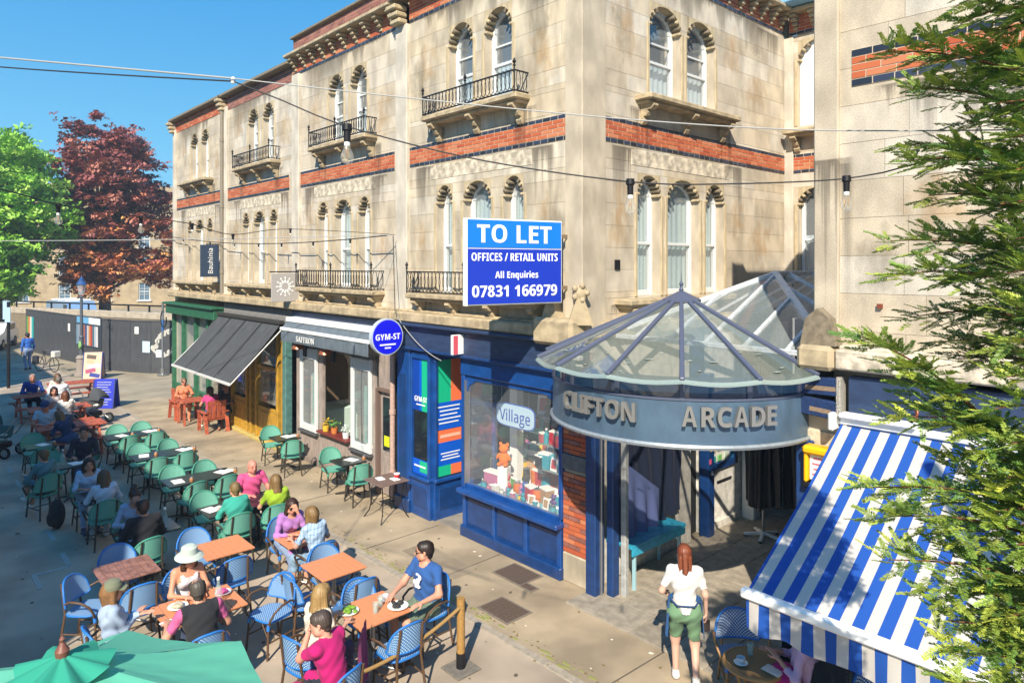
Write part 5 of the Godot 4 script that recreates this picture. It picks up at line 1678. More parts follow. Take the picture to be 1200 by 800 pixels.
func shop_window_goods() -> void:
	var s := thing("shop_sign", "pale blue oval board reading Village hanging in the gift shop window", "sign", V(-1.68, 2.36, -0.14))
	var ov := []
	for i in 28:
		var t := TAU * i / 28
		ov.append(Vector2(0.5 * signf(cos(t)) * pow(absf(cos(t)), 0.45), 0.21 * signf(sin(t)) * pow(absf(sin(t)), 0.45)))
	obj("border", Mb.new().prism(ov, -0.012, 0.0), mk("sign_rim", "2d5aa8", 0.5), s)
	var inn := []
	for p in ov:
		inn.append(p * Vector2(0.955, 0.9))
	obj("board", Mb.new().prism(inn, -0.01, 0.006), mk("sign_face", "b9d3e2", 0.6), s)
	text("lettering", "Village", 0.2, mk("sign_blue", "2746a4", 0.5), s, Transform3D(Basis(), V(0, -0.01, 0.009)), 0.004, false, false, 0.78)
	for x in [-0.35, 0.35]:
		obj("hanger", Mb.new().tube([V(x, 0.19, 0), V(x, 0.66, 0)], 0.005, 4), M.steel, s)
	var names := {"e8792b": "orange", "d93b4a": "red", "f2c531": "yellow", "35a7b8": "turquoise", "2b5fae": "blue", "ecebe4": "white", "59a04a": "green", "d783a8": "pink", "6b4a8c": "purple", "caa27a": "tan", "252a33": "black"}
	var rows := [["display floor front", 0.892, -0.18, -2.7, -0.5, 20, 0.15], ["display floor middle", 0.892, -0.42, -2.65, -0.5, 20, 0.26], ["lowest glass shelf", 1.437, -0.6, -1.5, -0.42, 11, 0.24], ["middle glass shelf", 1.877, -0.6, -1.5, -0.42, 11, 0.24], ["top glass shelf", 2.357, -0.62, -1.5, -0.42, 7, 0.3], ["display floor back", 0.892, -0.95, -2.7, -0.5, 16, 0.5], ["upper left shelf", 1.92, -1.1, -2.62, -1.6, 9, 0.26], ["lower left shelf", 1.42, -1.1, -2.62, -1.6, 9, 0.3], ["upper card rack", 2.35, -1.4, -2.1, -0.5, 9, 0.24], ["middle card rack", 2.0, -1.4, -2.1, -0.5, 9, 0.24], ["lower card rack", 1.65, -1.4, -2.1, -0.5, 9, 0.24]]
	var count := {}
	var list := []
	for r in rows:
		for i in r[5]:
			var hex: String = names.keys()[rng.randi() % names.size()]
			if hex == "ecebe4" and rng.randf() < 0.6:
				hex = "35a7b8"
			if r[0].ends_with("front") and rng.randf() < 0.4:
				hex = ["ecebe4", "35a7b8"][rng.randi() % 2]
			var kind: String = ["gift box", "bottle", "soft toy", "greeting card", "storage jar"][rng.randi() % 5]
			if r[0].ends_with("rack"):
				kind = "greeting card"
			var x: float = lerpf(r[3], r[4], (i + 0.5) / r[5]) + rng.randf_range(-0.02, 0.02)
			var key: String = names[hex] + " " + kind + "|" + r[0]
			count[key] = count.get(key, 0) + 1
			list.append([hex, kind, V(x, r[1], r[2] + rng.randf_range(-0.05, 0.05)), r[6] * rng.randf_range(0.7, 1.2), key, count[key], r[0]])
	for q in list:
		var lab: String = "%s %s at the %s, gift shop window" % [names[q[0]], q[1], q[6]]
		if count[q[4]] > 1:
			lab = "%s, %s from left, %s, gift shop" % [names[q[0]] + " " + q[1], NTH[q[5] - 1], q[6]]
		var t := thing(q[1].replace(" ", "_"), lab, q[1], q[2], rng.randf_range(-0.4, 0.4), "gifts in the shop window")
		var m := mk("gift_" + q[0], q[0], 0.5, {"tex": "speck", "scale": 7.0})
		var h: float = q[3]
		match q[1]:
			"gift box":
				bx("body", V(0, h * 0.45, 0), V(h * 0.8, h * 0.9, h * 0.6), m, t, 0.005)
				bx("lid", V(0, h * 0.92, 0), V(h * 0.84, h * 0.12, h * 0.64), M.white_paint, t, 0.004)
			"bottle":
				obj("body", Mb.new().lathe([Vector2(0, 0), Vector2(h * 0.2, 0), Vector2(h * 0.2, h * 0.6), Vector2(h * 0.07, h * 0.75), Vector2(h * 0.07, h * 0.92), Vector2(0, h * 0.92)], 10), m, t)
				obj("cap", Mb.new().lathe([Vector2(0, h), Vector2(h * 0.09, h), Vector2(h * 0.09, h * 0.9), Vector2(0, h * 0.9)].duplicate(), 8), M.white_paint, t)
			"soft toy":
				plush(t, h, m)
			"greeting card":
				bx("card", V(0, h * 0.55, 0), V(h * 0.8, h * 1.1, 0.008), M.white_paint, t, 0.0, Basis(Vector3.RIGHT, -0.15))
				bx("picture", V(0, h * 0.58, 0.006), V(h * 0.55, h * 0.7, 0.008), m, t, 0.0, Basis(Vector3.RIGHT, -0.15))
			_:
				obj("body", Mb.new().lathe([Vector2(0, 0), Vector2(h * 0.3, 0), Vector2(h * 0.36, h * 0.3), Vector2(h * 0.28, h * 0.75), Vector2(0, h * 0.75)], 12), m, t)
				obj("lid", Mb.new().lathe([Vector2(h * 0.3, h * 0.74), Vector2(h * 0.3, h * 0.82), Vector2(h * 0.05, h * 0.86), Vector2(0, h * 0.95)], 12), M.steel, t)
	var big := thing("soft_toy", "large bright orange soft toy beside the Village sign in the window", "soft toy", V(-2.2, 1.34, -0.35), 0.3)
	plush(big, 0.42, mk("toy_orange", "f07a1c", 0.95, {"rim": 0.4}))
	bx("stand", V(0, -0.22, 0), V(0.2, 0.44, 0.16), M.white_paint, big, 0.01)
	var sg := thing("small_projecting_sign", "small white and pink box sign on the navy fascia", "sign", V(-2.75, 3.55, 0.3))
	bx("panel", V(0, 0, 0), V(0.06, 0.36, 0.26), M.white, sg, 0.01)
	bx("stripe", V(0.032, 0, 0.06), V(0.004, 0.34, 0.1), mk("sign_pink", "d7586a", 0.5), sg)
	bx("bracket", V(0, 0.1, -0.15), V(0.02, 0.03, 0.1), M.iron, sg)


func plush(t: Node3D, h: float, m: Material) -> void:
	var b := Mb.new()
	b.ell(V(0, h * 0.34, 0), V(h * 0.24, h * 0.3, h * 0.2), 12, 8)
	b.ell(V(0, h * 0.76, 0.02 * h), V(h * 0.22, h * 0.2, h * 0.2), 12, 8)
	for s in [-1.0, 1.0]:
		b.ell(V(s * h * 0.17, h * 0.94, 0), V(h * 0.08, h * 0.09, h * 0.05), 8, 6)
		b.ell(V(s * h * 0.26, h * 0.42, h * 0.06), V(h * 0.08, h * 0.17, h * 0.08), 8, 6, Basis(Vector3.BACK, s * 0.6))
		b.ell(V(s * h * 0.16, h * 0.1, h * 0.12), V(h * 0.09, h * 0.09, h * 0.18), 8, 6)
	obj("body", b, m, t)


func awnings() -> void:
	# dark awning of the bar
	var a := thing("shop_awning", "dark grey sloping canvas awning over the mustard yellow bar", "awning", V(-12.85, 0, 0))
	var cv := mk("canvas_dark", "55585b", 0.95, {"tex": "stain", "scale": Vector3(1.2, 0.5, 1.2), "over": "grain", "over_scale": 6.0})
	for i in 4:
		var x0 := -2.3 + 1.15 * i
		obj("canvas_panel", Mb.new().sheet(6, 8, func(s, t): return V(x0 + 0.006 + s * 1.138, 2.0 + 1.42 * t - 0.05 * sin(PI * t), 1.5 - 1.34 * t)), cv, a)
		if i > 0:
			obj("seam", Mb.new().bar(V(x0, 2.0, 1.512), V(x0, 3.43, 0.17), 0.03, 0.012), mk("seam_dark", "303336", 0.95), a)
	obj("front_bar", Mb.new().bar(V(-2.34, 1.97, 1.52), V(2.34, 1.97, 1.52), 0.05, 0.07, 0.008), mk("bar_pale", "cfcfcb", 0.5), a)
	obj("head_box", Mb.new().bar(V(-2.34, 3.46, 0.16), V(2.34, 3.46, 0.16), 0.16, 0.1, 0.01), mk("bar_dark", "3a3733", 0.6), a)
	for s in [-1.0, 1.0]:
		obj("brace", Mb.new().tube([V(s * 2.36, 3.3, 0.14), V(s * 2.34, 1.97, 1.5)], 0.018, 6), M.bar_pale, a)
	# cafe awning, almost rolled in
	var b := thing("shop_awning", "short slate grey awning with white bars lettered SAFFRON", "awning", V(-7.7, 0, 0))
	var gr := mk("canvas_grey", "66727c", 0.95, {"tex": "stain", "scale": 1.0})
	obj("cassette", Mb.new().bar(V(-2.15, 3.6, 0.2), V(2.2, 3.6, 0.2), 0.3, 0.12, 0.02), M.white, b)
	obj("canvas", Mb.new().sheet(6, 4, func(s, t): return V(-2.15 + 4.3 * s, 3.4 + 0.16 * t, 0.44 - 0.14 * t)), gr, b)
	obj("front_bar", Mb.new().bar(V(-2.17, 3.37, 0.46), V(2.17, 3.37, 0.46), 0.07, 0.08, 0.015), M.white, b)
	obj("valance", Mb.new().sheet(40, 2, func(s, t): return V(-2.15 + 4.3 * s, 3.06 + 0.28 * t, 0.47 + 0.008 * sin(s * 40.0))), gr, b)
	text("lettering", "SAFFRON", 0.13, M.white, b, Transform3D(Basis(), V(-0.75, 3.18, 0.495)), 0.006, false, true, 0.95)
	for s in [-1.6, -0.15]:
		var l := thing("wall_lamp", "copper hooded lamp over the cafe window, %s of two" % ("left" if s < -1 else "right"), "lamp", V(-7.7 + s, 2.95, 0.0), 0.0, "hooded lamps under the cafe awning")
		obj("hood", Mb.new().lathe([Vector2(0.02, 0.1), Vector2(0.12, 0.06), Vector2(0.17, -0.06)], 14, V(0, 0, 0.26)), mk("copper", "b5694a", 0.35, {"metal": 0.6}), l)
		obj("arm", Mb.new().tube([V(0, 0.0, 0.0), V(0, 0.16, 0.12), V(0, 0.1, 0.26)], 0.014, 6), M.iron, l)
		bx("lamp_box", V(0, -0.16, 0.06), V(0.16, 0.24, 0.1), M.iron, l, 0.02)
	# blue and white striped awning
	var c := thing("striped_awning", "large blue and white striped awning with white roller bar", "awning", V(4.0, 0, 0))
	var bl := mk("canvas_blue", "1b58b5", 0.9, {"tex": "grain", "scale": 4.0, "back": Color(0.25, 0.3, 0.4)})
	var wh := mk("canvas_white", "d5d0c9", 0.9, {"tex": "grain", "scale": 4.0, "back": Color(0.4, 0.4, 0.38)})
	var w := 0.0975
	for i in 54:
		var x0: float = 0.09 + w * (i - 2) if i > 1 else [-0.035, -0.005][i]
		var x1: float = 0.09 + w * (i - 1) if i > 0 else -0.005
		var m: Material = bl if i % 2 == 0 else wh
		obj("stripe", Mb.new().sheet(1, 10, func(s, t): return V(lerpf(x0, x1, s), 2.03 + 1.2 * t - 0.045 * sin(PI * t) + 0.006 * sin(lerpf(x0, x1, s) * 7.0 + t * 6.0) * sin(PI * t), 2.2 - 2.06 * t)), m, c)
		obj("valance_stripe", Mb.new().sheet(2, 3, func(s, t): return V(lerpf(x0, x1, s), 2.0 - (0.3 + 0.02 * sin(lerpf(x0, x1, s) * 13.0)) * (1 - t), 2.21 + 0.02 * sin(lerpf(x0, x1, s) * 17.0) * (1 - t))), m, c)
	obj("front_bar", Mb.new().bar(V(-0.08, 2.02, 2.21), V(5.2, 2.02, 2.21), 0.09, 0.09, 0.02), M.white, c)
	obj("roller", Mb.new().tube([V(-0.06, 3.27, 0.13), V(5.2, 3.27, 0.13)], 0.045, 12), M.white, c)
	bx("end_bracket", V(-0.1, 3.26, 0.14), V(0.07, 0.2, 0.24), M.white, c, 0.02)
	bx("roller_cover", V(0.36, 3.34, 0.16), V(0.78, 0.06, 0.16), M.white, c, 0.02)
	for s in [0.1, 4.9]:
		obj("arm", Mb.new().tube([V(s, 3.1, 0.1), V(s + 0.05, 2.4, 1.0), V(s, 2.02, 2.15)], 0.025, 6), M.white, c)


func wall_signs() -> void:
	# agent's board on the corner, standing out from the wall
	var right := V(0.215, 0, -0.976).normalized()
	var bs := Basis(right, V(0, 1, 0), right.cross(V(0, 1, 0)))
	var s := thing("letting_board", "big blue TO LET board jutting out over the shop", "sign", V(-0.375, 5.04, 1.05))
	s.basis = bs
	var lb := mk("board_light_blue", "0a76dc", 0.45)
	var db := mk("board_deep_blue", "1435b4", 0.45)
	bx("back_panel", V(0, 0, -0.03), V(1.66, 1.26, 0.05), M.white, s, 0.006)
	bx("top_panel", V(0.0, 0.41, 0.0), V(1.62, 0.40, 0.012), lb, s)
	bx("main_panel", V(0.0, -0.21, 0.0), V(1.62, 0.80, 0.012), db, s)
	bx("edge_strip", V(-0.825, 0, -0.02), V(0.03, 1.26, 0.09), M.white, s)
	var wt: Material = M.white
	text("lettering", "TO LET", 0.26, wt, s, Transform3D(Basis(), V(-0.01, 0.405, 0.01)), 0.004, true, false, 1.28)
	text("lettering", "OFFICES / RETAIL UNITS", 0.115, wt, s, Transform3D(Basis(), V(0.0, 0.07, 0.01)), 0.004, true, false, 1.48)
	text("lettering", "All Enquiries", 0.095, wt, s, Transform3D(Basis(), V(0.02, -0.19, 0.01)), 0.004, true, false, 0.74)
	text("lettering", "07831 166979", 0.165, wt, s, Transform3D(Basis(), V(0.0, -0.43, 0.01)), 0.004, true, false, 1.46)
	for y in [-0.4, 0.4]:
		bx("strut", V(0.55, y, -0.1), V(0.9, 0.06, 0.06), mk("strut_wood", "8e7a60", 0.8, {"tex": "wood", "scale": 3.0}), s)
	# round gym sign
	var r := thing("round_sign", "round bright blue projecting sign reading GYM-ST", "sign", V(-4.56, 3.58, 0.66))
	r.basis = Basis(Vector3.UP, PI / 2)
	obj("disc", Mb.new().lathe([Vector2(0, -0.05), Vector2(0.36, -0.05), Vector2(0.36, 0.05), Vector2(0, 0.05)], 40), mk("disc_rim", "b9c4cf", 0.4), r, Transform3D(Basis(Vector3.RIGHT, PI / 2), Vector3.ZERO))
	obj("face", Mb.new().lathe([Vector2(0.335, 0.05), Vector2(0.335, 0.058), Vector2(0, 0.058)], 40), mk("disc_blue", "1014e0", 0.4), r, Transform3D(Basis(Vector3.RIGHT, PI / 2), Vector3.ZERO))
	text("lettering", "GYM-ST", 0.115, wt, r, Transform3D(Basis(), V(0.0, 0.0, 0.06)), 0.004, true, false, 0.56)
	bx("text_line", V(0, -0.15, 0.06), V(0.36, 0.03, 0.004), wt, r)
	bx("text_line", V(0, -0.215, 0.06), V(0.14, 0.026, 0.004), wt, r)
	bx("arm", V(0.42, 0.1, 0), V(0.3, 0.04, 0.04), M.iron, r)
	# grey square sign with a ring of white petals
	var q := thing("petal_sign", "square grey hanging sign with a white ring of petals", "sign", V(-9.72, 4.42, 0.42))
	q.basis = Basis(Vector3.UP, PI / 2)
	bx("panel", Vector3.ZERO, V(0.72, 0.72, 0.04), mk("sign_grey", "a7a39f", 0.6), q, 0.008)
	for k in 12:
		var t := TAU * k / 12
		for e in [[0.13, 0.05], [0.22, 0.035]]:
			var pl := Mb.new().ell(Vector3.ZERO, V(e[1], e[1] * 0.5, 0.006), 8, 4, Basis(Vector3.BACK, t))
			obj("petal", pl, wt, q, Transform3D(Basis(), V(cos(t) * e[0], sin(t) * e[0] + 0.02, 0.024)))
	bx("arm", V(0.0, 0.4, 0), V(0.8, 0.03, 0.03), M.iron, q)
	# narrow upright sign
	var n := thing("upright_sign", "narrow navy upright sign lettered Bauhinia", "sign", V(-15.1, 5.12, 0.45))
	n.basis = Basis(Vector3.UP, PI / 2)
	bx("panel", Vector3.ZERO, V(0.56, 1.0, 0.05), mk("sign_navy", "2d3f56", 0.5), n, 0.008)
	text("lettering", "Bauhinia", 0.14, wt, n, Transform3D(Basis(Vector3.BACK, PI / 2), V(0.02, 0, 0.03)), 0.004, false, false, 0.78)
	bx("arm", V(0.2, 0.52, 0), V(0.6, 0.03, 0.03), M.iron, n)
	# yellow cabinet on the pier
	var y := thing("emergency_cabinet", "bright yellow wall cabinet with white label beside the striped awning", "cabinet", V(3.72, 2.72, 0.1))
	var yl := mk("cabinet_yellow", "f2b50a", 0.4)
	bx("back_plate", V(0, 0, -0.03), V(0.3, 0.42, 0.06), yl, y, 0.02)
	bx("hood", V(0.0, 0.17, 0.05), V(0.32, 0.1, 0.18), yl, y, 0.03)
	for e in [-1.0, 1.0]:
		bx("side", V(e * 0.13, -0.03, 0.04), V(0.05, 0.36, 0.13), yl, y, 0.02)
	bx("label", V(0, -0.03, 0.03), V(0.2, 0.3, 0.06), M.white, y, 0.01)
	for k in 4:
		bx("label_print", V(0.0, 0.07 - 0.06 * k, 0.061), V(0.1 + 0.03 * (k % 2), 0.02, 0.004), mk("print_pink", "c96a7c", 0.6), y)
	bx("tray", V(0, -0.24, 0.02), V(0.34, 0.06, 0.14), M.iron, y, 0.01)
	# old lamp bracket on the right fascia
	var o := thing("fascia_lamp", "small copper lamp hook on the navy fascia above the striped awning", "lamp", V(4.72, 3.45, 0.12))
	obj("hook", Mb.new().tube([V(0, 0, 0), V(0.02, 0.1, 0.1), V(0.06, 0.06, 0.16), V(0.04, -0.02, 0.14)], 0.012, 6), mk("copper", "b5694a", 0.35, {"metal": 0.6}), o)
	obj("stem", Mb.new().tube([V(0, 0, 0.02), V(-0.08, -0.16, 0.05)], 0.016, 6), M.iron, o)
	# drainpipes
	for a in [[-5.18, 0.1, 3.9, "c4a597", "pink painted drainpipe between the cafe and the blue gym shop"], [-14.98, 3.9, 10.1, "8f8676", "grey drainpipe between the two far terrace houses"]]:
		var p := thing("drainpipe", a[4], "drainpipe", V(a[0], a[1], 0.12))
		var pm := mk("pipe_" + a[3], a[3], 0.7, {"tex": "stain", "scale": 3.0})
		obj("pipe", Mb.new().tube([V(0, 0, 0), V(0, a[2] - a[1], 0)], 0.055, 10), pm, p)
		for k in 3:
			obj("collar", Mb.new().tube([V(0, (k + 0.4) * (a[2] - a[1]) / 3, 0), V(0, (k + 0.4) * (a[2] - a[1]) / 3 + 0.1, 0)], 0.07, 10), pm, p)


# ---------------------------------------------------------------- seats and tables

func make_chair(called: String, label: String, group: String, weave_m: Material, edge: Material, cane: Material) -> Node3D:
	var c := thing(called, label, "chair", Vector3.ZERO, 0.0, group)
	# seat: a rounded square
	var sp := []
	for i in 20:
		var t := TAU * i / 20
		sp.append(Vector2(0.225 * signf(cos(t)) * pow(absf(cos(t)), 0.6), 0.215 * signf(sin(t)) * pow(absf(sin(t)), 0.6)))
	var sm := Mb.new().prism(sp, 0, 0.03)
	for i in sm.u.size():
		sm.u[i] *= 12.0
	obj("seat", sm, weave_m, c, Transform3D(Basis(V(1, 0, 0), V(0, 0, -1), V(0, 1, 0)), V(0, 0.435, 0)))
	var sr := []
	for p in sp:
		sr.append(V(p.x, 0.45, -p.y))
	obj("seat_rim", Mb.new().tube(sr, 0.016, 6, true), edge, c)
	var face := func(s, t, o):
		var u: float = s * 2 - 1
		var top := 0.58 + 0.29 * pow(maxf(0.0, 1 - pow(absf(u), 2.6)), 0.5)
		var bot := 0.56 - 0.02 * (1 - u * u)
		return V(0.265 * u, lerpf(bot, top, t), -0.235 + 0.10 * u * u - 0.12 * (lerpf(bot, top, t) - 0.5) + o)
	var bk := Mb.new().sheet(20, 8, func(s, t): return face.call(s, t, 0.008), 6.0, 3.4)
	bk.sheet(20, 8, func(s, t): return face.call(1 - s, t, -0.008), 6.0, 3.4)
	obj("backrest", bk, weave_m, c)
	var rim := []
	for i in 21:
		rim.append(face.call(float(i) / 20, 1.0, 0.0))
	for i in 19:
		rim.append(face.call(1 - float(i + 1) / 20, 0.0, 0.0))
	obj("back_rim", Mb.new().tube(rim, 0.015, 6, true), edge, c)
	for s in [-1.0, 1.0]:
		obj("arm_rail", Mb.new().tube([V(s * 0.255, 0.62, -0.16), V(s * 0.295, 0.67, -0.06), V(s * 0.31, 0.66, 0.08), V(s * 0.295, 0.6, 0.18), V(s * 0.25, 0.5, 0.21), V(s * 0.22, 0.44, 0.2)], 0.015, 6), cane, c)
		obj("leg", Mb.new().tube([V(s * 0.19, 0.45, 0.19), V(s * 0.215, 0, 0.225)], 0.016, 6), cane, c)
		obj("leg", Mb.new().tube([V(s * 0.15, 0.84, -0.27), V(s * 0.165, 0.45, -0.21), V(s * 0.2, 0, -0.27)], 0.016, 6), cane, c)
		obj("stretcher", Mb.new().tube([V(s * 0.205, 0.2, 0.205), V(s * 0.185, 0.2, -0.24)], 0.011, 5), cane, c)
		obj("binding", Mb.new().tube([V(s * 0.188, 0.43, 0.188), V(s * 0.197, 0.36, 0.2)], 0.024, 6), edge, c)
	obj("stretcher", Mb.new().tube([V(-0.2, 0.22, 0.0), V(0.2, 0.22, 0.0)], 0.011, 5), cane, c)
	for s in [-1.0, 1.0]:
		obj("brace", Mb.new().tube([V(s * 0.2, 0.24, 0.2), V(s * 0.06, 0.42, 0.19)], 0.009, 5), cane, c)
	return c


func slat_table(called: String, label: String, at: Vector3, sx: float, sz: float, m: Material, leg: Material, group: String, slats := true) -> Node3D:
	var t := thing(called, label, "table", at, 0.0, group)
	if slats:
		var n := int(round(sz / 0.092))
		var w := sz / n
		for i in n:
			bx("slat", V(0, 0.735, -sz / 2 + w * (i + 0.5)), V(sx, 0.022, w - 0.006), m, t, 0.003)
		for s in [-1.0, 1.0]:
			bx("rail", V(s * (sx / 2 - 0.06), 0.712, 0), V(0.05, 0.024, sz - 0.04), m, t)
	else:
		bx("top", V(0, 0.735, 0), V(sx, 0.024, sz), m, t, 0.006)
		bx("edge", V(0, 0.718, 0), V(sx - 0.03, 0.02, sz - 0.03), leg, t)
	obj("pedestal", Mb.new().tube([V(0, 0.03, 0), V(0, 0.71, 0)], 0.032, 8), leg, t)
	for k in 4:
		var d := V(cos(PI / 4 + PI / 2 * k), 0, sin(PI / 4 + PI / 2 * k))
		obj("foot", Mb.new().tube([V(0, 0.07, 0), d * 0.28 + V(0, 0.018, 0)], 0.02, 6, false, 0.015), leg, t)
	return t


func furniture() -> void:
	var wg := mk("weave_green", Color.WHITE, 0.7, {"uv": true})
	wg.albedo_texture = weave(Color(0.55, 0.82, 0.74), Color(0.36, 0.70, 0.60))
	var wb := mk("weave_blue", Color.WHITE, 0.7, {"uv": true})
	wb.albedo_texture = weave(Color(0.72, 0.86, 0.96), Color(0.22, 0.48, 0.78))
	var wd := mk("weave_deep", Color.WHITE, 0.7, {"uv": true})
	wd.albedo_texture = weave(Color(0.88, 0.92, 0.95), Color(0.14, 0.42, 0.74))
	for m in [wg, wb, wd]:
		m.uv1_scale = V(1, 1, 1)
	wb.uv1_scale = V(1.2, 1.2, 1)
	wd.uv1_scale = V(1.2, 1.2, 1)
	var ge := mk("edge_green", "3f8f78", 0.6)
	var be := mk("edge_blue", "2470bd", 0.5)
	var cd := mk("cane_dark", "4a4334", 0.6, {"tex": "wood", "scale": 6.0})
	var cl := mk("cane_light", "b88a52", 0.5, {"tex": "wood", "scale": 6.0})
	var cb := mk("cane_brown", "6f5238", 0.55, {"tex": "wood", "scale": 6.0})
	var g0 := make_chair("green_chair", "", "green wicker cafe chairs in the middle of the street", wg, ge, cd)
	var b0 := make_chair("blue_chair", "", "blue wicker cafe chairs at the wooden tables", wb, be, cb)
	var first := [true, true]
	var E := PI / 2
	var far := ["farthest green table pair", "second green table pair", "third green table pair"]
	var greens := []
	var tx := [-12.1, -9.65, -7.3]
	for i in 3:
		for e in [-1.0, 1.0]:
			for z in [3.0, 3.62]:
				greens.append([tx[i] + e * rng.randf_range(0.44, 0.54), z + rng.randf_range(-0.06, 0.06), -e * E + rng.randf_range(-0.24, 0.24), "empty green chair on the %s side of the %s, %s end" % ["far" if e < 0 else "near", far[i], "shop" if z < 3.3 else "road"]])
	greens.append_array([[-5.68, 3.7, E, "empty green chair across the table from the woman in teal"], [-5.7, 2.9, E, "green chair under the man in the pink T-shirt"], [-4.62, 3.58, -E, "green chair under the woman in the teal jacket"], [-4.6, 2.9, -E - 0.2, "green chair under the blonde woman in lime green"],
		[-9.82, 0.72, E - 0.2, "green chair by the bar's teal pillar, left of the small table"], [-8.55, 0.78, -E - 0.3, "green chair at the small table by the cafe's left window, near side"], [-6.88, 0.58, E - 0.1, "green chair below the cafe serving hatch"], [-5.72, 0.62, -E - 0.2, "green chair below the cafe's right window, back to the viewer"],
		[-12.98, 5.28, E, "green chair beside the pram, behind its table"], [-11.72, 5.28, -E, "green chair in shade with its back to the teal jumper man"], [-10.72, 5.25, E, "empty green chair beside the seated man in dark clothes"], [-10.75, 4.62, E - 0.2, "green chair under the man in dark clothes and jeans"], [-9.28, 5.62, -E + 0.3, "green chair under the person in the teal jumper"],
		[-8.1, 5.1, E, "green chair under the dark haired woman in pale blue"], [-6.85, 5.08, -E, "green chair under the blonde woman in white seen from behind"], [-5.6, 4.95, E, "green chair under the woman with her hair in a bun"], [-4.5, 5.02, -E + 0.15, "green chair under the balding man in black"]])
	for a in greens:
		if first[0]:
			first[0] = false
			g0.position = V(a[0], 0, a[1])
			g0.rotation.y = a[2]
			g0.set_meta("label", a[3])
		else:
			dup(g0, V(a[0], 0, a[1]), a[2], a[3])
	for a in [[-4.05, 5.46, E, "blue chair tucked behind the purplish table in the shade"], [-3.38, 5.98, 2.4, "empty blue chair standing alone at the left edge of the seats"], [-2.92, 5.5, -E, "blue chair between the purplish table and the man in the cap"], [-3.95, 4.42, E, "blue chair behind the half shaded slatted table"], [-2.92, 4.3, -E, "blue chair on the near side of the half shaded slatted table"],
		[-2.58, 5.02, E, "blue chair under the woman in the white sun hat"], [-1.9, 6.05, PI, "blue chair under the person in the grey cap"], [-1.1, 5.3, -E, "blue chair under the man in the black waistcoat"], [-1.62, 4.25, 0.25, "empty blue chair angled at the end of the food covered table"],
		[-3.5, 3.2, E, "blue chair under the woman in lilac"], [-2.55, 3.12, -E, "blue chair under the fair haired woman in checks"], [-2.0, 3.22, E, "blue chair tucked in at the bare orange table, far side"], [-1.62, 3.78, PI, "blue chair at the road end of the bare orange table"], [-1.1, 3.3, -E, "blue chair at the near side of the bare orange table"],
		[-0.66, 3.42, E, "blue chair behind the table with the salad plate"], [-0.28, 2.72, 0.0, "blue chair under the man in the blue T-shirt"], [0.24, 3.5, -E, "empty blue chair beside the hanging rope"], [-0.2, 4.42, PI + 0.2, "blue chair under the fair haired woman beside the man in magenta"], [0.6, 4.54, -1.2, "blue chair under the man in the magenta T-shirt"]]:
		if first[1]:
			first[1] = false
			b0.position = V(a[0], 0, a[1])
			b0.rotation.y = a[2]
			b0.set_meta("label", a[3])
		else:
			dup(b0, V(a[0], 0, a[1]), a[2], a[3])
	var c1 := make_chair("bamboo_chair", "blue and white woven bamboo chair behind the round bamboo table", "bamboo armed chairs under the striped awning", wd, be, cl)
	c1.position = V(3.02, 0, 0.62)
	c1.rotation.y = 0.75
	dup(c1, V(4.62, 0, 0.72), 0.75, "blue and white woven chair at the bottom edge under the awning")
	dup(c1, V(3.98, 0, 0.78), -1.1, "woven chair under the woman in pink beneath the awning")
	# green top tables, pushed together in pairs
	var gt := mk("table_green_black", "2b3532", 0.35, {"tex": "grain", "scale": 3.0, "coat": 0.4})
	for i in 4:
		var x: float = [-12.1, -9.65, -7.3, -5.15][i]
		for z in [2.98, 3.63]:
			slat_table("green_table", "dark green topped table, %s half of the %s" % ["shop side" if z < 3.3 else "road side", ["farthest pair", "second pair from the far end", "third pair from the far end", "pair where the man in pink sits"][i]], V(x, 0, z), 0.62, 0.645, gt, M.iron, "dark green cafe tables", false)
	for a in [[-9.2, 0.66, "small dark green table by the bar and cafe corner"], [-6.32, 0.52, "small dark green table below the cafe windows"], [-12.35, 5.25, "dark green table in shade beside the pram"], [-10.1, 4.98, "dark green table in shade by the man in dark clothes"], [-7.48, 5.08, "dark green table between the dark haired and the blonde woman"], [-5.02, 4.72, "small dark green table with a bottle beside the balding man"]]:
		slat_table("green_table", a[2], V(a[0], 0, a[1]), 0.6, 0.6, gt, M.iron, "dark green cafe tables", false)
	var wo := mk("table_wood", "e89868", 0.5, {"tex": "grain", "scale": Vector3(1.5, 6, 9)})
	var wg2 := mk("table_wood_grey", "b5806e", 0.5, {"tex": "grain", "scale": Vector3(1.5, 6, 9), "over": "blotch", "over_scale": 1.0})
	for a in [[-3.62, 5.48, 0.7, 0.72, "bare wooden table in shade left of the woman in the sun hat"], [-3.48, 4.2, 0.68, 0.7, "slatted wooden table half in shade and half in sun"], [-1.85, 5.08, 0.72, 0.95, "wooden table covered with plates before the woman in the sun hat"], [-3.02, 3.2, 0.55, 0.6, "wooden table between the woman in lilac and the woman in checks"], [-1.75, 3.29, 0.68, 0.68, "bare bright orange wooden table in full sun"], [-0.3, 3.53, 0.68, 0.72, "wooden table with salad and plates by the man in blue"]]:
		slat_table("wooden_table", a[4], V(a[0], 0, a[1]), a[2], a[3], wg2 if a[0] < -3.6 else wo, M.steel, "brown slatted cafe tables")
	# brown metal table by the gym window
	var mt := thing("metal_table", "brown metal table with curved legs before the blue column", "table", V(-4.62, 0, 0.62))
	var bm := mk("metal_brown", "7d655c", 0.5, {"tex": "stain", "scale": 3.0})
	bx("top", V(0, 0.735, 0), V(0.66, 0.025, 0.66), bm, mt, 0.008)
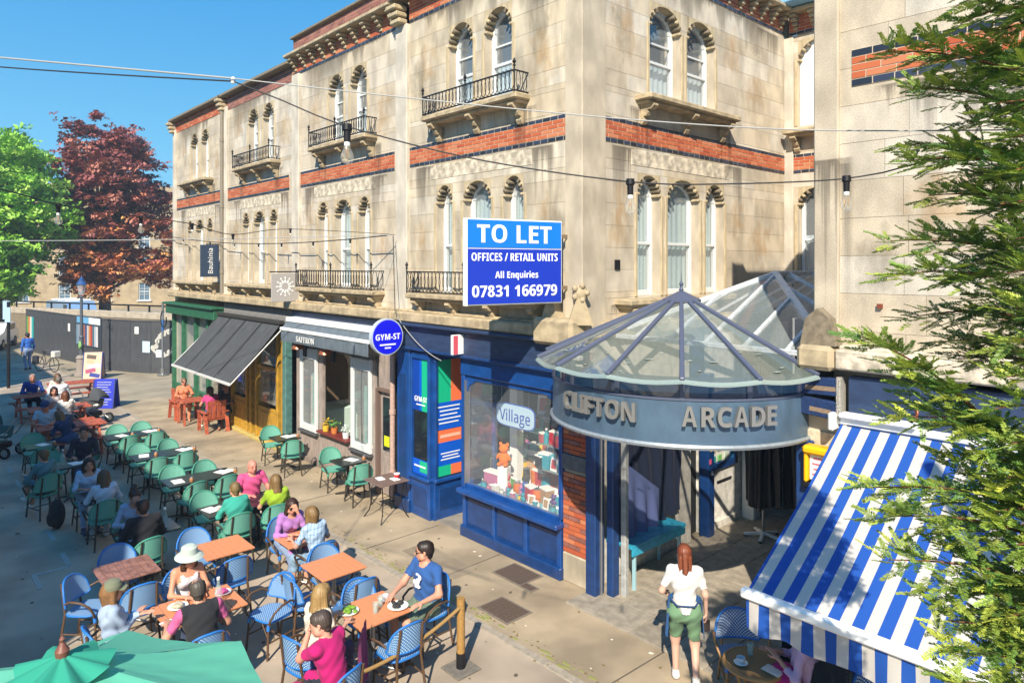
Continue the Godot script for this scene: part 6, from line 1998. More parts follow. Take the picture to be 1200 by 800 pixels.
	for sx in [-1.0, 1.0]:
		for sz in [-1.0, 1.0]:
			obj("leg", Mb.new().tube([V(sx * 0.26, 0.72, sz * 0.26), V(sx * 0.2, 0.4, sz * 0.2), V(sx * 0.24, 0.15, sz * 0.24), V(sx * 0.32, 0.0, sz * 0.32)], 0.012, 6), M.iron, mt)
	obj("ring", Mb.new().tube([V(0.2, 0.32, 0.2), V(-0.2, 0.32, 0.2), V(-0.2, 0.32, -0.2), V(0.2, 0.32, -0.2)], 0.009, 5, true), M.iron, mt)
	# round bamboo table
	var rt := thing("bamboo_table", "round bamboo table with cup and glass under the awning", "table", V(3.44, 0, 1.08))
	obj("top", Mb.new().lathe([Vector2(0.3, 0.7), Vector2(0.3, 0.725), Vector2(0.0, 0.725)], 28), mk("table_weave", "9a7b52", 0.5, {"tex": "wood", "scale": Vector3(3, 3, 14)}), rt)
	var rr := []
	for i in 24:
		rr.append(V(0.31 * cos(TAU * i / 24), 0.71, 0.31 * sin(TAU * i / 24)))
	obj("rim", Mb.new().tube(rr, 0.024, 7, true), cl, rt)
	for k in 4:
		var d := V(cos(0.4 + PI / 2 * k), 0, sin(0.4 + PI / 2 * k))
		obj("leg", Mb.new().tube([d * 0.24 + V(0, 0.7, 0), d * 0.12 + V(0, 0.35, 0), d * 0.27], 0.018, 6), cl, rt)
	# coral picnic benches
	var co := mk("coral", "ea7753", 0.6, {"tex": "wood", "scale": Vector3(2, 8, 2), "over": "blotch", "over_scale": 1.0})
	for a in [[-19.95, 4.15, "coral picnic bench where the man in the blue suit sits"], [-17.1, 4.1, "coral picnic bench between the two women beside the buggy"], [-14.25, 4.3, "coral picnic bench nearest the green chairs"], [-21.9, 2.9, "coral picnic bench farthest away, half hidden"]]:
		var p := thing("picnic_bench", a[2], "picnic bench", V(a[0], 0, a[1]), 0.0, "coral painted picnic benches")
		for k in 5:
			bx("top_plank", V(-0.3 + 0.15 * k, 0.75, 0), V(0.142, 0.035, 1.55), co, p, 0.005)
		for s in [-1.0, 1.0]:
			for k in 2:
				bx("seat_plank", V(s * (0.62 + 0.14 * k), 0.45, 0), V(0.134, 0.035, 1.55), co, p, 0.005)
			for z in [-0.6, 0.6]:
				obj("leg", Mb.new().bar(V(s * 0.22, 0.74, z), V(s * 0.62, 0, z), 0.05, 0.1, 0.005), co, p)
		for z in [-0.6, 0.6]:
			bx("cross_beam", V(0, 0.41, z + 0.045), V(1.5, 0.09, 0.04), co, p, 0.004)
			bx("top_batten", V(0, 0.715, z + 0.045), V(0.7, 0.07, 0.04), co, p, 0.004)
	# coral table and chairs by the bar
	var ct := thing("coral_table", "small coral plank table beside the bar awning", "table", V(-15.75, 0, 0.75))
	for k in 5:
		bx("plank", V(-0.3 + 0.15 * k, 0.73, 0), V(0.142, 0.03, 0.8), co, ct, 0.004)
	for sx in [-1.0, 1.0]:
		for sz in [-1.0, 1.0]:
			bx("leg", V(sx * 0.3, 0.36, sz * 0.33), V(0.09, 0.72, 0.05), co, ct, 0.006)
	for a in [[-16.65, 0.75, E, "coral slatted armchair under the woman in orange"], [-14.3, 0.62, -E, "coral slatted armchair under the woman in pink by the bar"]]:
		var c := thing("coral_chair", a[3], "chair", V(a[0], 0, a[1]), a[2], "coral slatted armchairs")
		for k in 4:
			bx("seat_slat", V(0, 0.4 - 0.01 * k, 0.2 - 0.13 * k), V(0.56, 0.025, 0.115), co, c, 0.004)
		for k in 4:
			bx("back_slat", V(-0.21 + 0.14 * k, 0.68, -0.3), V(0.12, 0.56, 0.025), co, c, 0.004, Basis(Vector3.RIGHT, -0.2))
		for s in [-1.0, 1.0]:
			bx("arm", V(s * 0.32, 0.6, 0.0), V(0.11, 0.025, 0.66), co, c, 0.004)
			obj("leg", Mb.new().bar(V(s * 0.31, 0.6, 0.26), V(s * 0.31, 0, 0.28), 0.03, 0.1, 0.004, Vector3.RIGHT), co, c)
			obj("leg", Mb.new().bar(V(s * 0.31, 0.6, -0.22), V(s * 0.31, 0, -0.4), 0.03, 0.1, 0.004, Vector3.RIGHT), co, c)


func cup_set(t: Node3D) -> void:
	obj("saucer", Mb.new().lathe([Vector2(0, 0.004), Vector2(0.05, 0.004), Vector2(0.075, 0.016), Vector2(0.05, 0.01), Vector2(0, 0.01)], 16), M.white_paint, t)
	obj("cup", Mb.new().lathe([Vector2(0.025, 0.01), Vector2(0.042, 0.04), Vector2(0.046, 0.07), Vector2(0.042, 0.07), Vector2(0.036, 0.04), Vector2(0.0, 0.03)], 14), mk("cup_grey", "c9d0d8", 0.3), t)


func things_on_tables() -> void:
	var ty := 0.749
	var k := 0
	var spots := [[-12.1, 2.98, "road end half of the farthest pair"], [-12.05, 3.6, "near the road on the farthest pair"], [-9.65, 2.9, "shop half of the second pair"], [-9.7, 3.7, "road half of the second pair"], [-7.3, 2.85, "shop half of the third pair"], [-7.25, 3.72, "road half of the third pair"], [-5.2, 3.8, "road half of the pair by the woman in teal"], [-6.3, 0.45, "small table below the cafe window"], [-9.2, 0.6, "small table by the bar corner"], [-12.35, 5.2, "shaded table beside the pram"], [-10.05, 4.95, "shaded table by the man in dark clothes"]]
	for a in spots:
		var t := thing("menu_card", "white menu sheet on the " + a[2], "menu", V(a[0], ty + 0.001, a[1]), rng.randf_range(-0.4, 0.4) + PI / 2, "menus lying on the green tables")
		var m := mk("paper", "ecebe4", 0.8)
		bx("sheet", V(0, 0.003, 0), V(0.2, 0.004, 0.29), m, t)
		if k % 2 == 0:
			bx("sheet", V(0.16, 0.006, 0.05), V(0.15, 0.004, 0.21), m, t, 0.0, Basis(Vector3.UP, 0.3))
		k += 1
		var j := thing("sauce_pot", "brown sauce pot by the menu, " + a[2], "pot", V(a[0] + 0.18, ty, a[1] - 0.2), 0.0, "sauce pots on the green tables")
		obj("body", Mb.new().lathe([Vector2(0, 0), Vector2(0.035, 0), Vector2(0.04, 0.05), Vector2(0.03, 0.08), Vector2(0, 0.08)], 10), mk("pot_brown", "a8764c", 0.5), j)
		obj("lid", Mb.new().lathe([Vector2(0.034, 0.08), Vector2(0.03, 0.095), Vector2(0, 0.1)], 10), M.steel, j)
	var gl := mk("bottle_glass", "bfd6cf", 0.05, {"glass": 0.3})
	for a in [[V(-1.75, ty, 4.88), "clear water bottle among the plates by the woman in the hat"], [V(-4.9, ty, 4.62), "clear water bottle on the small table by the balding man"], [V(-10.15, ty, 5.16), "clear water bottle on the shaded table by the teal jumper"]]:
		var b := thing("water_bottle", a[1], "bottle", a[0])
		obj("body", Mb.new().lathe([Vector2(0, 0), Vector2(0.045, 0), Vector2(0.045, 0.17), Vector2(0.018, 0.23), Vector2(0.018, 0.3), Vector2(0, 0.3)], 14), gl, b)
		obj("stopper", Mb.new().lathe([Vector2(0.02, 0.29), Vector2(0.02, 0.32), Vector2(0, 0.325)], 10), M.white_paint, b)
	for a in [[V(-0.42, ty, 3.8), 0.13, "white plate of green salad by the fair haired woman", "7fae2e"], [V(-0.12, ty, 3.28), 0.13, "white plate of dark food before the man in blue", "3a3832"], [V(-1.95, ty, 5.3), 0.12, "white plate of pale food nearest the man in the waistcoat", "d8cdb0"], [V(-1.75, ty, 5.1), 0.11, "white plate of salad in the middle of the crowded table", "8a9a52"], [V(-1.95, ty, 4.75), 0.1, "white plate with pink flowers at the crowded table's far end", "d65a9a"]]:
		var p := thing("plate", a[2], "plate", a[0])
		obj("dish", Mb.new().lathe([Vector2(0, 0.006), Vector2(a[1] * 0.6, 0.006), Vector2(a[1], 0.022), Vector2(a[1], 0.026), Vector2(a[1] * 0.6, 0.012), Vector2(0, 0.012)], 24), M.white_paint, p)
		var f := Mb.new()
		for i in 9:
			f.ell(V(rng.randfn(0, a[1] * 0.3), 0.03 + rng.randf() * 0.02, rng.randfn(0, a[1] * 0.3)), V(0.04, 0.02, 0.03), 7, 5, Basis(Vector3.UP, rng.randf() * 3))
		stuff(obj("food", f, mk("food_" + a[3], a[3], 0.7, {"tex": "speck", "scale": 20.0}), p))
	for a in [[V(-0.38, ty, 3.3), "white cup and saucer near the man in blue"], [V(3.36, 0.732, 1.22), "pale blue cup and saucer on the bamboo table"], [V(-3.05, ty, 3.1), "white cup and saucer before the woman in lilac"]]:
		cup_set(thing("cup", a[1], "cup", a[0]))
	for a in [[V(3.34, 0.732, 0.98), "empty drinking glass on the bamboo table"], [V(-0.2, ty, 3.55), "drinking glass in the middle of the salad table"], [V(-0.3, ty, 3.42), "small sauce glass between the two plates by the man in blue"], [V(-1.62, ty, 5.32), "drinking glass at the near corner of the crowded table"]]:
		var g := thing("drinking_glass", a[1], "glass", a[0])
		obj("tumbler", Mb.new().lathe([Vector2(0, 0), Vector2(0.03, 0), Vector2(0.038, 0.12), Vector2(0.034, 0.12), Vector2(0.027, 0.01), Vector2(0, 0.01)], 14), gl, g)
	for a in [[V(-0.55, ty, 3.86), "ffffff", "folded white napkin beside the salad plate"], [V(-1.6, ty, 5.5), "dfe8ee", "white phone and paper at the road end of the crowded table"], [V(3.66, 0.735, 1.1), "e4d3c6", "pale napkin hanging over the bamboo table edge"], [V(-4.72, ty, 0.7), "ffffff", "white leaflets on the brown metal table"], [V(-4.5, ty, 0.5), "f0efe8", "open white box on the brown metal table"]]:
		var n := thing("napkin", a[2], "paper", a[0], rng.randf_range(-0.5, 0.5))
		bx("sheet", V(0, 0.006, 0), V(0.2, 0.01, 0.14), mk("paper_" + a[1], a[1], 0.9), n, 0.002)
		bx("fold", V(0.02, 0.014, 0.01), V(0.15, 0.008, 0.11), mk("paper_" + a[1], a[1], 0.9), n, 0.002, Basis(Vector3.UP, 0.25))
	var rp := thing("red_tub", "small red tub on the brown metal table", "tub", V(-4.55, ty + 0.02, 0.42))
	obj("body", Mb.new().lathe([Vector2(0, 0), Vector2(0.05, 0), Vector2(0.06, 0.06), Vector2(0, 0.065)], 12), mk("tub_red", "d0282f", 0.4), rp)
	obj("lid", Mb.new().lathe([Vector2(0.062, 0.06), Vector2(0.062, 0.075), Vector2(0, 0.078)], 12), M.white_paint, rp)
	# goods in the cafe hatch
	for i in 4:
		var pl := thing("pot_plant", ["yellow flowering pot plant at the left of the cafe hatch", "leafy pot plant in the middle of the cafe hatch", "white orchid pot at the right of the cafe hatch", "small fern pot on the cafe bar counter"][i], "plant", [V(-8.3, 0.955, 0.02), V(-7.95, 0.955, -0.02), V(-7.35, 0.955, 0.0), V(-8.0, 1.5, -1.3)][i])
		obj("pot", Mb.new().lathe([Vector2(0, 0), Vector2(0.07, 0), Vector2(0.09, 0.14), Vector2(0, 0.13)], 12), mk("pot_%d" % i, ["d9b43a", "c8773a", "dfe3df", "4f8a86"][i], 0.6), pl)
		var lf := Mb.new()
		for q in 40:
			var d := V(rng.randfn(0, 1), absf(rng.randfn(0, 1)) + 0.4, rng.randfn(0, 1)).normalized()
			lf.xf = Transform3D(Basis.from_euler(V(rng.randf_range(-0.6, 0.6), rng.randf() * TAU, rng.randf_range(-0.6, 0.6))), V(0, 0.14, 0) + d * rng.randf_range(0.05, 0.2))
			lf.quad(V(-0.02, 0, 0), V(0, 0.004, 0.05), V(0.02, 0, 0), V(0, 0.004, -0.05))
		stuff(obj("leaves", lf, mk("pot_leaf_%d" % i, ["c9a92a", "5b8a3a", "cdd8cf", "3f7a3f"][i], 0.7, {"back": Color(0.3, 0.3, 0.2)}), pl))


# ---------------------------------------------------------------- street things, cables

func street_things() -> void:
	# green parasol, seen from above
	var u := thing("parasol", "large green parasol seen from above at the lower left", "parasol", V(2.2, 0, 7.2), 0.0)
	var gc := mk("parasol_green", "6fd2b0", 0.9, {"tex": "weave_fine", "scale": 8.0, "back": Color(0.3, 0.5, 0.4)})
	obj("pole", Mb.new().tube([V(0, 0, 0), V(0, 2.6, 0)], 0.022, 10), mk("pole_wood", "8c5b3a", 0.5, {"tex": "wood", "scale": 5.0}), u)
	obj("base", Mb.new().lathe([Vector2(0.28, 0), Vector2(0.28, 0.06), Vector2(0.06, 0.1), Vector2(0.06, 0.3), Vector2(0, 0.3)], 16), M.iron, u)
	var r := 1.27
	for k in 8:
		var a := deg_to_rad(209 + 45 * k - 360)
		var b := a + PI / 4
		var da := V(cos(a), 0, sin(a))
		var db := V(cos(b), 0, sin(b))
		obj("panel", Mb.new().sheet(8, 8, func(s, t): return (da.lerp(db, s)) * r * (1 - 0.97 * t) + V(0, 2.12 + 0.48 * t - 0.05 * sin(PI * s) * (1 - t) - 0.03 * sin(PI * t) + 0.006 * sin(s * 17.0 + t * 9.0) * (1 - t), 0)), gc, u)
		obj("rib", Mb.new().tube([da * 0.05 + V(0, 2.55, 0), da * r * 0.5 + V(0, 2.31, 0), da * r + V(0, 2.1, 0)], 0.008, 5), M.pole_wood, u)
	obj("top_vent", Mb.new().sheet(48, 5, func(s, t): return V(cos(s * TAU), 0, sin(s * TAU)) * (0.27 + 0.025 * cos(s * TAU * 8.0)) * (1 - t * 0.96) + V(0, 2.535 + 0.09 * t + 0.022 * cos(s * TAU * 8.0) * (1 - t), 0)), mk("vent_green", "2f9f84", 0.9, {"tex": "weave_fine", "scale": 8.0}), u)
	obj("finial", Mb.new().lathe([Vector2(0.0, 2.58), Vector2(0.035, 2.6), Vector2(0.04, 2.65), Vector2(0.022, 2.68), Vector2(0.012, 2.7), Vector2(0.018, 2.72), Vector2(0, 2.74)], 12), mk("finial_brown", "7a4a3c", 0.5), u)
	# posts and rope
	var posts := [V(0.43, 0, 2.72), V(0.4, 0, 5.34)]
	for i in 2:
		var p := thing("rope_post", ["short wooden rope post standing on a dark square base", "second wooden rope post by the lower edge"][i], "post", posts[i], 0.0, "wooden rope posts")
		obj("post", Mb.new().tube([V(0, 0.2, 0), V(0, 0.86, 0), V(0, 0.88, 0)], 0.052, 12), mk("post_wood", "c0924f", 0.7, {"tex": "wood", "scale": Vector3(6, 1, 6)}), p)
		obj("sleeve", Mb.new().tube([V(0, 0.02, 0), V(0, 0.21, 0)], 0.058, 12), M.iron, p)
		bx("base", V(0, 0.012, 0), V(0.36, 0.024, 0.36), mk("post_base", "7b756b", 0.9, {"tex": "stain", "scale": 3.0}), p, 0.006)
	var rp := []
	for i in 25:
		var f := float(i) / 24
		rp.append((posts[0] + V(0.03, 0.78, 0.05)).lerp(posts[1] + V(0, 0.78, 0), f) - V(0, 0.27 * 4 * f * (1 - f), 0))
	var rope := thing("rope", "thick tan rope sagging from the short wooden post", "rope", posts[0])
	for i in rp.size():
		rp[i] -= posts[0]
	obj("strand", Mb.new().tube(rp, 0.022, 8), mk("rope_tan", "c39a5c", 0.9, {"tex": "wood", "scale": Vector3(14, 14, 14), "bump": 1.0, "bump_tex": "wood"}), rope)
	var r2 := []
	for i in 15:
		var f := float(i) / 14
		r2.append(V(-0.03, 0.8, 0).lerp(V(-1.1, 0.1, -0.35), f) - V(0, 0.1 * 4 * f * (1 - f), 0))
	# A-boards
	for a in [[V(-20.3, 0, 2.2), 0.72, 1.0, "1d2fb5", "blue chalked A-board of handwriting standing in the sun", 0.85], [V(-27.7, 0, 1.1), 0.75, 1.15, "d7b7a0", "colourful printed A-board leaning by the street lamp", 1.0]]:
		var ab := thing("a_board", a[4], "sign", a[0], a[5])
		for s in [1.0, -1.0]:
			var rot := Basis(Vector3.UP, 0.0 if s > 0 else PI) * Basis(Vector3.RIGHT, -0.16)
			var pn := bx("panel", V(0, a[2] * 0.5, s * 0.13), V(a[1], a[2], 0.03), mk("board_" + a[3], a[3], 0.6), ab, 0.006, rot)
			for e in [-1.0, 1.0]:
				bx("frame", V(e * a[1] * 0.5, 0, 0.006), V(0.035, a[2], 0.04), mk("frame_blue", "20347f", 0.6), pn)
			if a[3] == "1d2fb5":
				for k in 10:
					bx("chalk_line", V(rng.randf_range(-0.06, 0.02), 0.4 - 0.085 * k, 0.017), V(rng.randf_range(0.36, 0.58), 0.028, 0.003), mk("chalk", "c9d3ee", 0.9, {"tex": "crackle", "scale": 14.0}), pn)
			else:
				for k in 5:
					bx("print_patch", V(rng.randf_range(-0.15, 0.15), 0.38 - 0.2 * k, 0.017), V(rng.randf_range(0.3, 0.6), 0.17, 0.003), mk("patch_%d" % k, ["5b5148", "e2a98a", "c9b8d6", "a34d6e", "2a3f8f"][k], 0.7), pn, 0.0, Basis(Vector3.BACK, rng.randf_range(-0.3, 0.3)))
	# prams
	pram(V(-15.2, 0, 5.75), 2.3, "4e7f80", "teal hooded pram parked in the shade at the left edge")
	pram(V(-17.9, 0, 3.1), -0.9, "4b4f55", "grey buggy with orange trim beside the picnic bench")
	# black suitcase
	var sc := thing("rucksack", "black rucksack standing on the road beside the chair", "bag", V(-8.35, 0, 5.55), 0.4)
	obj("body", Mb.new().ell(V(0, 0.27, 0), V(0.16, 0.28, 0.13), 14, 10), mk("bag_black", "1d1e22", 0.85), sc)
	obj("pocket", Mb.new().ell(V(0, 0.2, 0.1), V(0.12, 0.14, 0.07), 12, 8), mk("bag_black", "1d1e22", 0.85), sc)
	obj("grab_loop", Mb.new().tube([V(-0.05, 0.52, 0), V(-0.03, 0.58, 0), V(0.03, 0.58, 0), V(0.05, 0.52, 0)], 0.01, 5), M.iron, sc)
	# coats on chairs under the striped awning
	for a in [[V(3.75, 0, 0.45), "1d3038", "dark teal coat hanging on a chair under the awning", 0.3], [V(4.3, 0, 0.95), "16202b", "black coat over the chair back nearest the valance", -0.5]]:
		var ct := thing("coat", a[2], "coat", a[0], a[3])
		obj("cloth", Mb.new().sheet(20, 14, func(s, t): return V((s - 0.5) * (0.62 - 0.12 * t), 0.4 + 0.66 * t - 0.16 * pow(absf(s - 0.5) * 2.0, 2.0) * t, 0.1 * sin(s * 15.0 + t * 3.0) * (1.2 - t) * 0.5 + 0.12 * pow(s * 2 - 1, 2))), cloth(a[1]), ct)
		obj("collar", Mb.new().tube([V(-0.14, 1.02, 0.04), V(0, 1.07, -0.02), V(0.14, 1.02, 0.04)], 0.03, 6), cloth(a[1]), ct)
	var pc := thing("cardigan", "plum patterned cardigan hanging from a chair behind the man in magenta", "cardigan", V(0.3, 0, 4.02), -0.7)
	obj("cloth", Mb.new().sheet(20, 14, func(s, t): return V((s - 0.5) * 0.44, 0.3 + 0.62 * t, 0.05 * sin(s * 17.0 + t * 4.0) * (1.1 - t))), mk("cloth_plum", "8c3a6b", 0.95, {"tex": "speck", "scale": 12.0, "rim": 0.3}), pc)


func pram(at: Vector3, turn: float, hex: String, label: String) -> void:
	var p := thing("pram", label, "pram", at, turn)
	var m := cloth(hex)
	obj("bassinet", Mb.new().sheet(24, 8, func(s, t): return V(0.22 * cos(s * TAU) * (0.75 + 0.25 * t), 0.5 + 0.26 * t, 0.42 * sin(s * TAU) * (0.8 + 0.2 * t))), m, p)
	obj("hood", Mb.new().sheet(16, 10, func(s, t): return V(0.24 * cos(PI * s), 0.76 + 0.36 * sin(PI * s) * sin(0.3 + t * 1.3), -0.1 - 0.36 * cos(0.3 + t * 1.3))), m, p)
	bx("mattress", V(0, 0.6, 0), V(0.32, 0.08, 0.66), M.white_paint, p, 0.03)
	obj("handle", Mb.new().tube([V(-0.2, 0.55, 0.3), V(-0.22, 1.0, 0.66), V(0.22, 1.0, 0.66), V(0.2, 0.55, 0.3)], 0.015, 6), M.steel, p)
	for s in [-1.0, 1.0]:
		obj("frame_tube", Mb.new().tube([V(s * 0.2, 0.6, 0.3), V(s * 0.24, 0.14, -0.38)], 0.014, 6), M.steel, p)
		obj("frame_tube", Mb.new().tube([V(s * 0.2, 0.6, -0.3), V(s * 0.24, 0.16, 0.38)], 0.014, 6), M.steel, p)
		for z in [-0.4, 0.4]:
			var w := obj("wheel", Mb.new().lathe([Vector2(0.1, -0.02), Vector2(0.15, -0.025), Vector2(0.15, 0.025), Vector2(0.1, 0.02)], 16), mk("tyre", "1b1b1c", 0.9), p, Transform3D(Basis(Vector3.BACK, PI / 2), V(s * 0.26, 0.15, z)))
			obj("hub", Mb.new().lathe([Vector2(0, -0.015), Vector2(0.1, -0.012), Vector2(0.1, 0.012), Vector2(0, 0.015)], 12), M.steel, w)
	bx("basket", V(0, 0.3, 0), V(0.36, 0.16, 0.5), M.iron, p, 0.03)


func sag(a: Vector3, b: Vector3, d: float, n := 24) -> Array:
	var out := []
	for i in n + 1:
		var f := float(i) / n
		out.append(a.lerp(b, f) - V(0, d * 4 * f * (1 - f), 0))
	return out


func bulb(at: Vector3, label: String, size: float, group: String) -> void:
	var b := thing("festoon_bulb", label, "light bulb", at, 0.0, group)
	b.scale = Vector3.ONE * size
	obj("socket", Mb.new().lathe([Vector2(0, 0.03), Vector2(0.03, 0.03), Vector2(0.034, -0.01), Vector2(0.024, -0.02), Vector2(0.022, -0.09), Vector2(0, -0.09)], 12), M.iron, b)
	obj("collar", Mb.new().lathe([Vector2(0.02, -0.09), Vector2(0.02, -0.115), Vector2(0.0, -0.115)], 12), M.white_paint, b)
	obj("glass", Mb.new().lathe([Vector2(0.018, -0.11), Vector2(0.026, -0.14), Vector2(0.042, -0.175), Vector2(0.044, -0.2), Vector2(0.034, -0.225), Vector2(0.0, -0.24)], 14), mk("bulb_glass", "e8e2cf", 0.03, {"glass": 0.16}), b)
	obj("filament", Mb.new().tube([V(-0.012, -0.13, 0), V(-0.015, -0.2, 0), V(0, -0.15, 0.006), V(0.015, -0.2, 0), V(0.012, -0.13, 0)], 0.0035, 4), mk("filament", "c98a2c", 0.4, {"metal": 0.5}), b)


func cables() -> void:
	var blk := mk("cable_black", "2b2b2d", 0.6)
	var gry := mk("cable_grey", "a3a3a0", 0.5)
	var lines := [
		# pale cable from the upper left to the clip, on to the yew, and the dark festoon that leaves it at the clip
		[[V(-0.71, 6.75, 8.92), V(1.71, 6.32, 7.45), V(3.41, 6.0, 6.62)], gry, 0.0055, "pale upper cable running in from the left to the white clip"],
		[[V(3.41, 6.0, 6.62), V(4.13, 5.87, 6.0), V(4.87, 5.75, 5.33), V(5.5, 5.67, 4.79), V(5.99, 5.64, 4.4), V(6.55, 5.61, 4.08)], gry, 0.0035, "pale cable from the white clip across the terrace to the yew"],
		[[V(-0.71, 6.68, 8.92), V(1.71, 6.26, 7.45), V(3.41, 5.985, 6.62)], blk, 0.0045, "dark upper cable just under the pale one"],
		[[V(3.41, 5.985, 6.62), V(3.64, 5.87, 6.45), V(3.92, 5.72, 6.22), V(4.42, 5.54, 5.75), V(4.98, 5.42, 5.21), V(5.3, 5.41, 4.85), V(5.74, 5.43, 4.45), V(6.02, 5.48, 4.37), V(6.57, 5.63, 4.21)], blk, 0.0042, "dark festoon cable carrying the three large bulbs"],
		[[V(1.25, 5.62, 8.24), V(0.35, 5.60, 7.31), V(-0.17, 5.54, 6.84), V(-1.10, 5.52, 5.93), V(-2.30, 5.53, 5.02), V(-3.25, 5.45, 4.14), V(-4.30, 5.62, 2.76), V(-5.0, 5.62, 0.18)], blk, 0.006, "festoon cable from upper left to the cafe front"],
	]
	for a in lines:
		var t := thing("cable", a[3], "cable", a[0][0])
		var cv := Curve3D.new()
		for i in a[0].size():
			var tn := Vector3.ZERO
			if i > 0 and i < a[0].size() - 1:
				tn = (a[0][i + 1] - a[0][i - 1]) * 0.16
			cv.add_point(a[0][i] - a[0][0], -tn, tn)
		var pts := []
		var n := 40
		for i in n + 1:
			pts.append(cv.sample_baked(cv.get_baked_length() * i / n))
		obj("strand", Mb.new().tube(pts, a[2], 6), a[1], t)
	var cl := thing("cable_clip", "small white clip joining the two upper cables", "clip", V(3.41, 5.99, 6.62))
	bx("body", Vector3.ZERO, V(0.018, 0.036, 0.018), M.white_paint, cl, 0.004)
	bx("band", V(0, 0.0, 0), V(0.021, 0.01, 0.021), M.steel, cl, 0.002)
	bulb(V(3.92, 5.71, 6.22), "leftmost of the three large festoon bulbs, against the second cornice", 0.78, "large bulbs on the near festoon")
	bulb(V(4.98, 5.415, 5.21), "middle of the three large festoon bulbs, above the canopy", 0.68, "large bulbs on the near festoon")
	bulb(V(5.74, 5.425, 4.45), "rightmost of the three large festoon bulbs, before the right wall", 0.66, "large bulbs on the near festoon")
	# far festoons
	var at_run := [V(-0.17, 5.54, 6.84), V(-1.10, 5.52, 5.93), V(-2.30, 5.53, 5.02), V(-3.25, 5.45, 4.14), V(-4.30, 5.62, 2.76)]
	for i in 5:
		bulb(at_run[i] - V(0, 0.01, 0), "%s bulb from the left on the festoon to the cafe" % NTH[i], 0.72, "small festoon bulbs")
	var runs := [
		[V(-20.2, 6.05, 0.2), V(-5.04, 5.6, 0.35), 0.22, [0.12, 0.3, 0.44, 0.56, 0.66, 0.78, 0.9], "festoon cable along the far house fronts", "on the festoon along the house fronts"],
	]
	for q in runs:
		var t := thing("cable", q[4], "cable", q[0])
		var p := sag(Vector3.ZERO, q[1] - q[0], q[2])
		obj("strand", Mb.new().tube(p, 0.012, 5), blk, t)
		for i in q[3].size():
			var f: float = q[3][i]
			var at: Vector3 = q[0].lerp(q[1], f) - V(0, q[2] * 4 * f * (1 - f), 0)
			bulb(at - V(0, 0.02, 0), "%s bulb from the left %s" % [NTH[i], q[5]], 0.85, "small festoon bulbs")
	for a in [[V(-18, 5.66, 12), V(-5.05, 5.62, 0.2), "thin level wire from the left edge to the cafe front"], [V(-5.03, 5.6, 0.2), V(-4.72, 4.0, 0.35), "loose black wire hanging down by the cafe's right pilaster"], [V(-4.72, 3.95, 0.3), V(-3.3, 3.2, 0.25), "loose pale wire looped along the navy fascia"]]:
		var t := thing("wire", a[2], "wire", a[0])
		obj("strand", Mb.new().tube(sag(Vector3.ZERO, a[1] - a[0], 0.12, 12), 0.009, 5), gry if "pale" in a[2] or "level" in a[2] else blk, t)


# ---------------------------------------------------------------- the yew

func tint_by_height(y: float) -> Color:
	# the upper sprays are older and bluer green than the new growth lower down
	return Color(1, 1, 1).lerp(Color(0.9, 0.97, 0.95), clampf((y - 4.3) / 1.2, 0, 1))



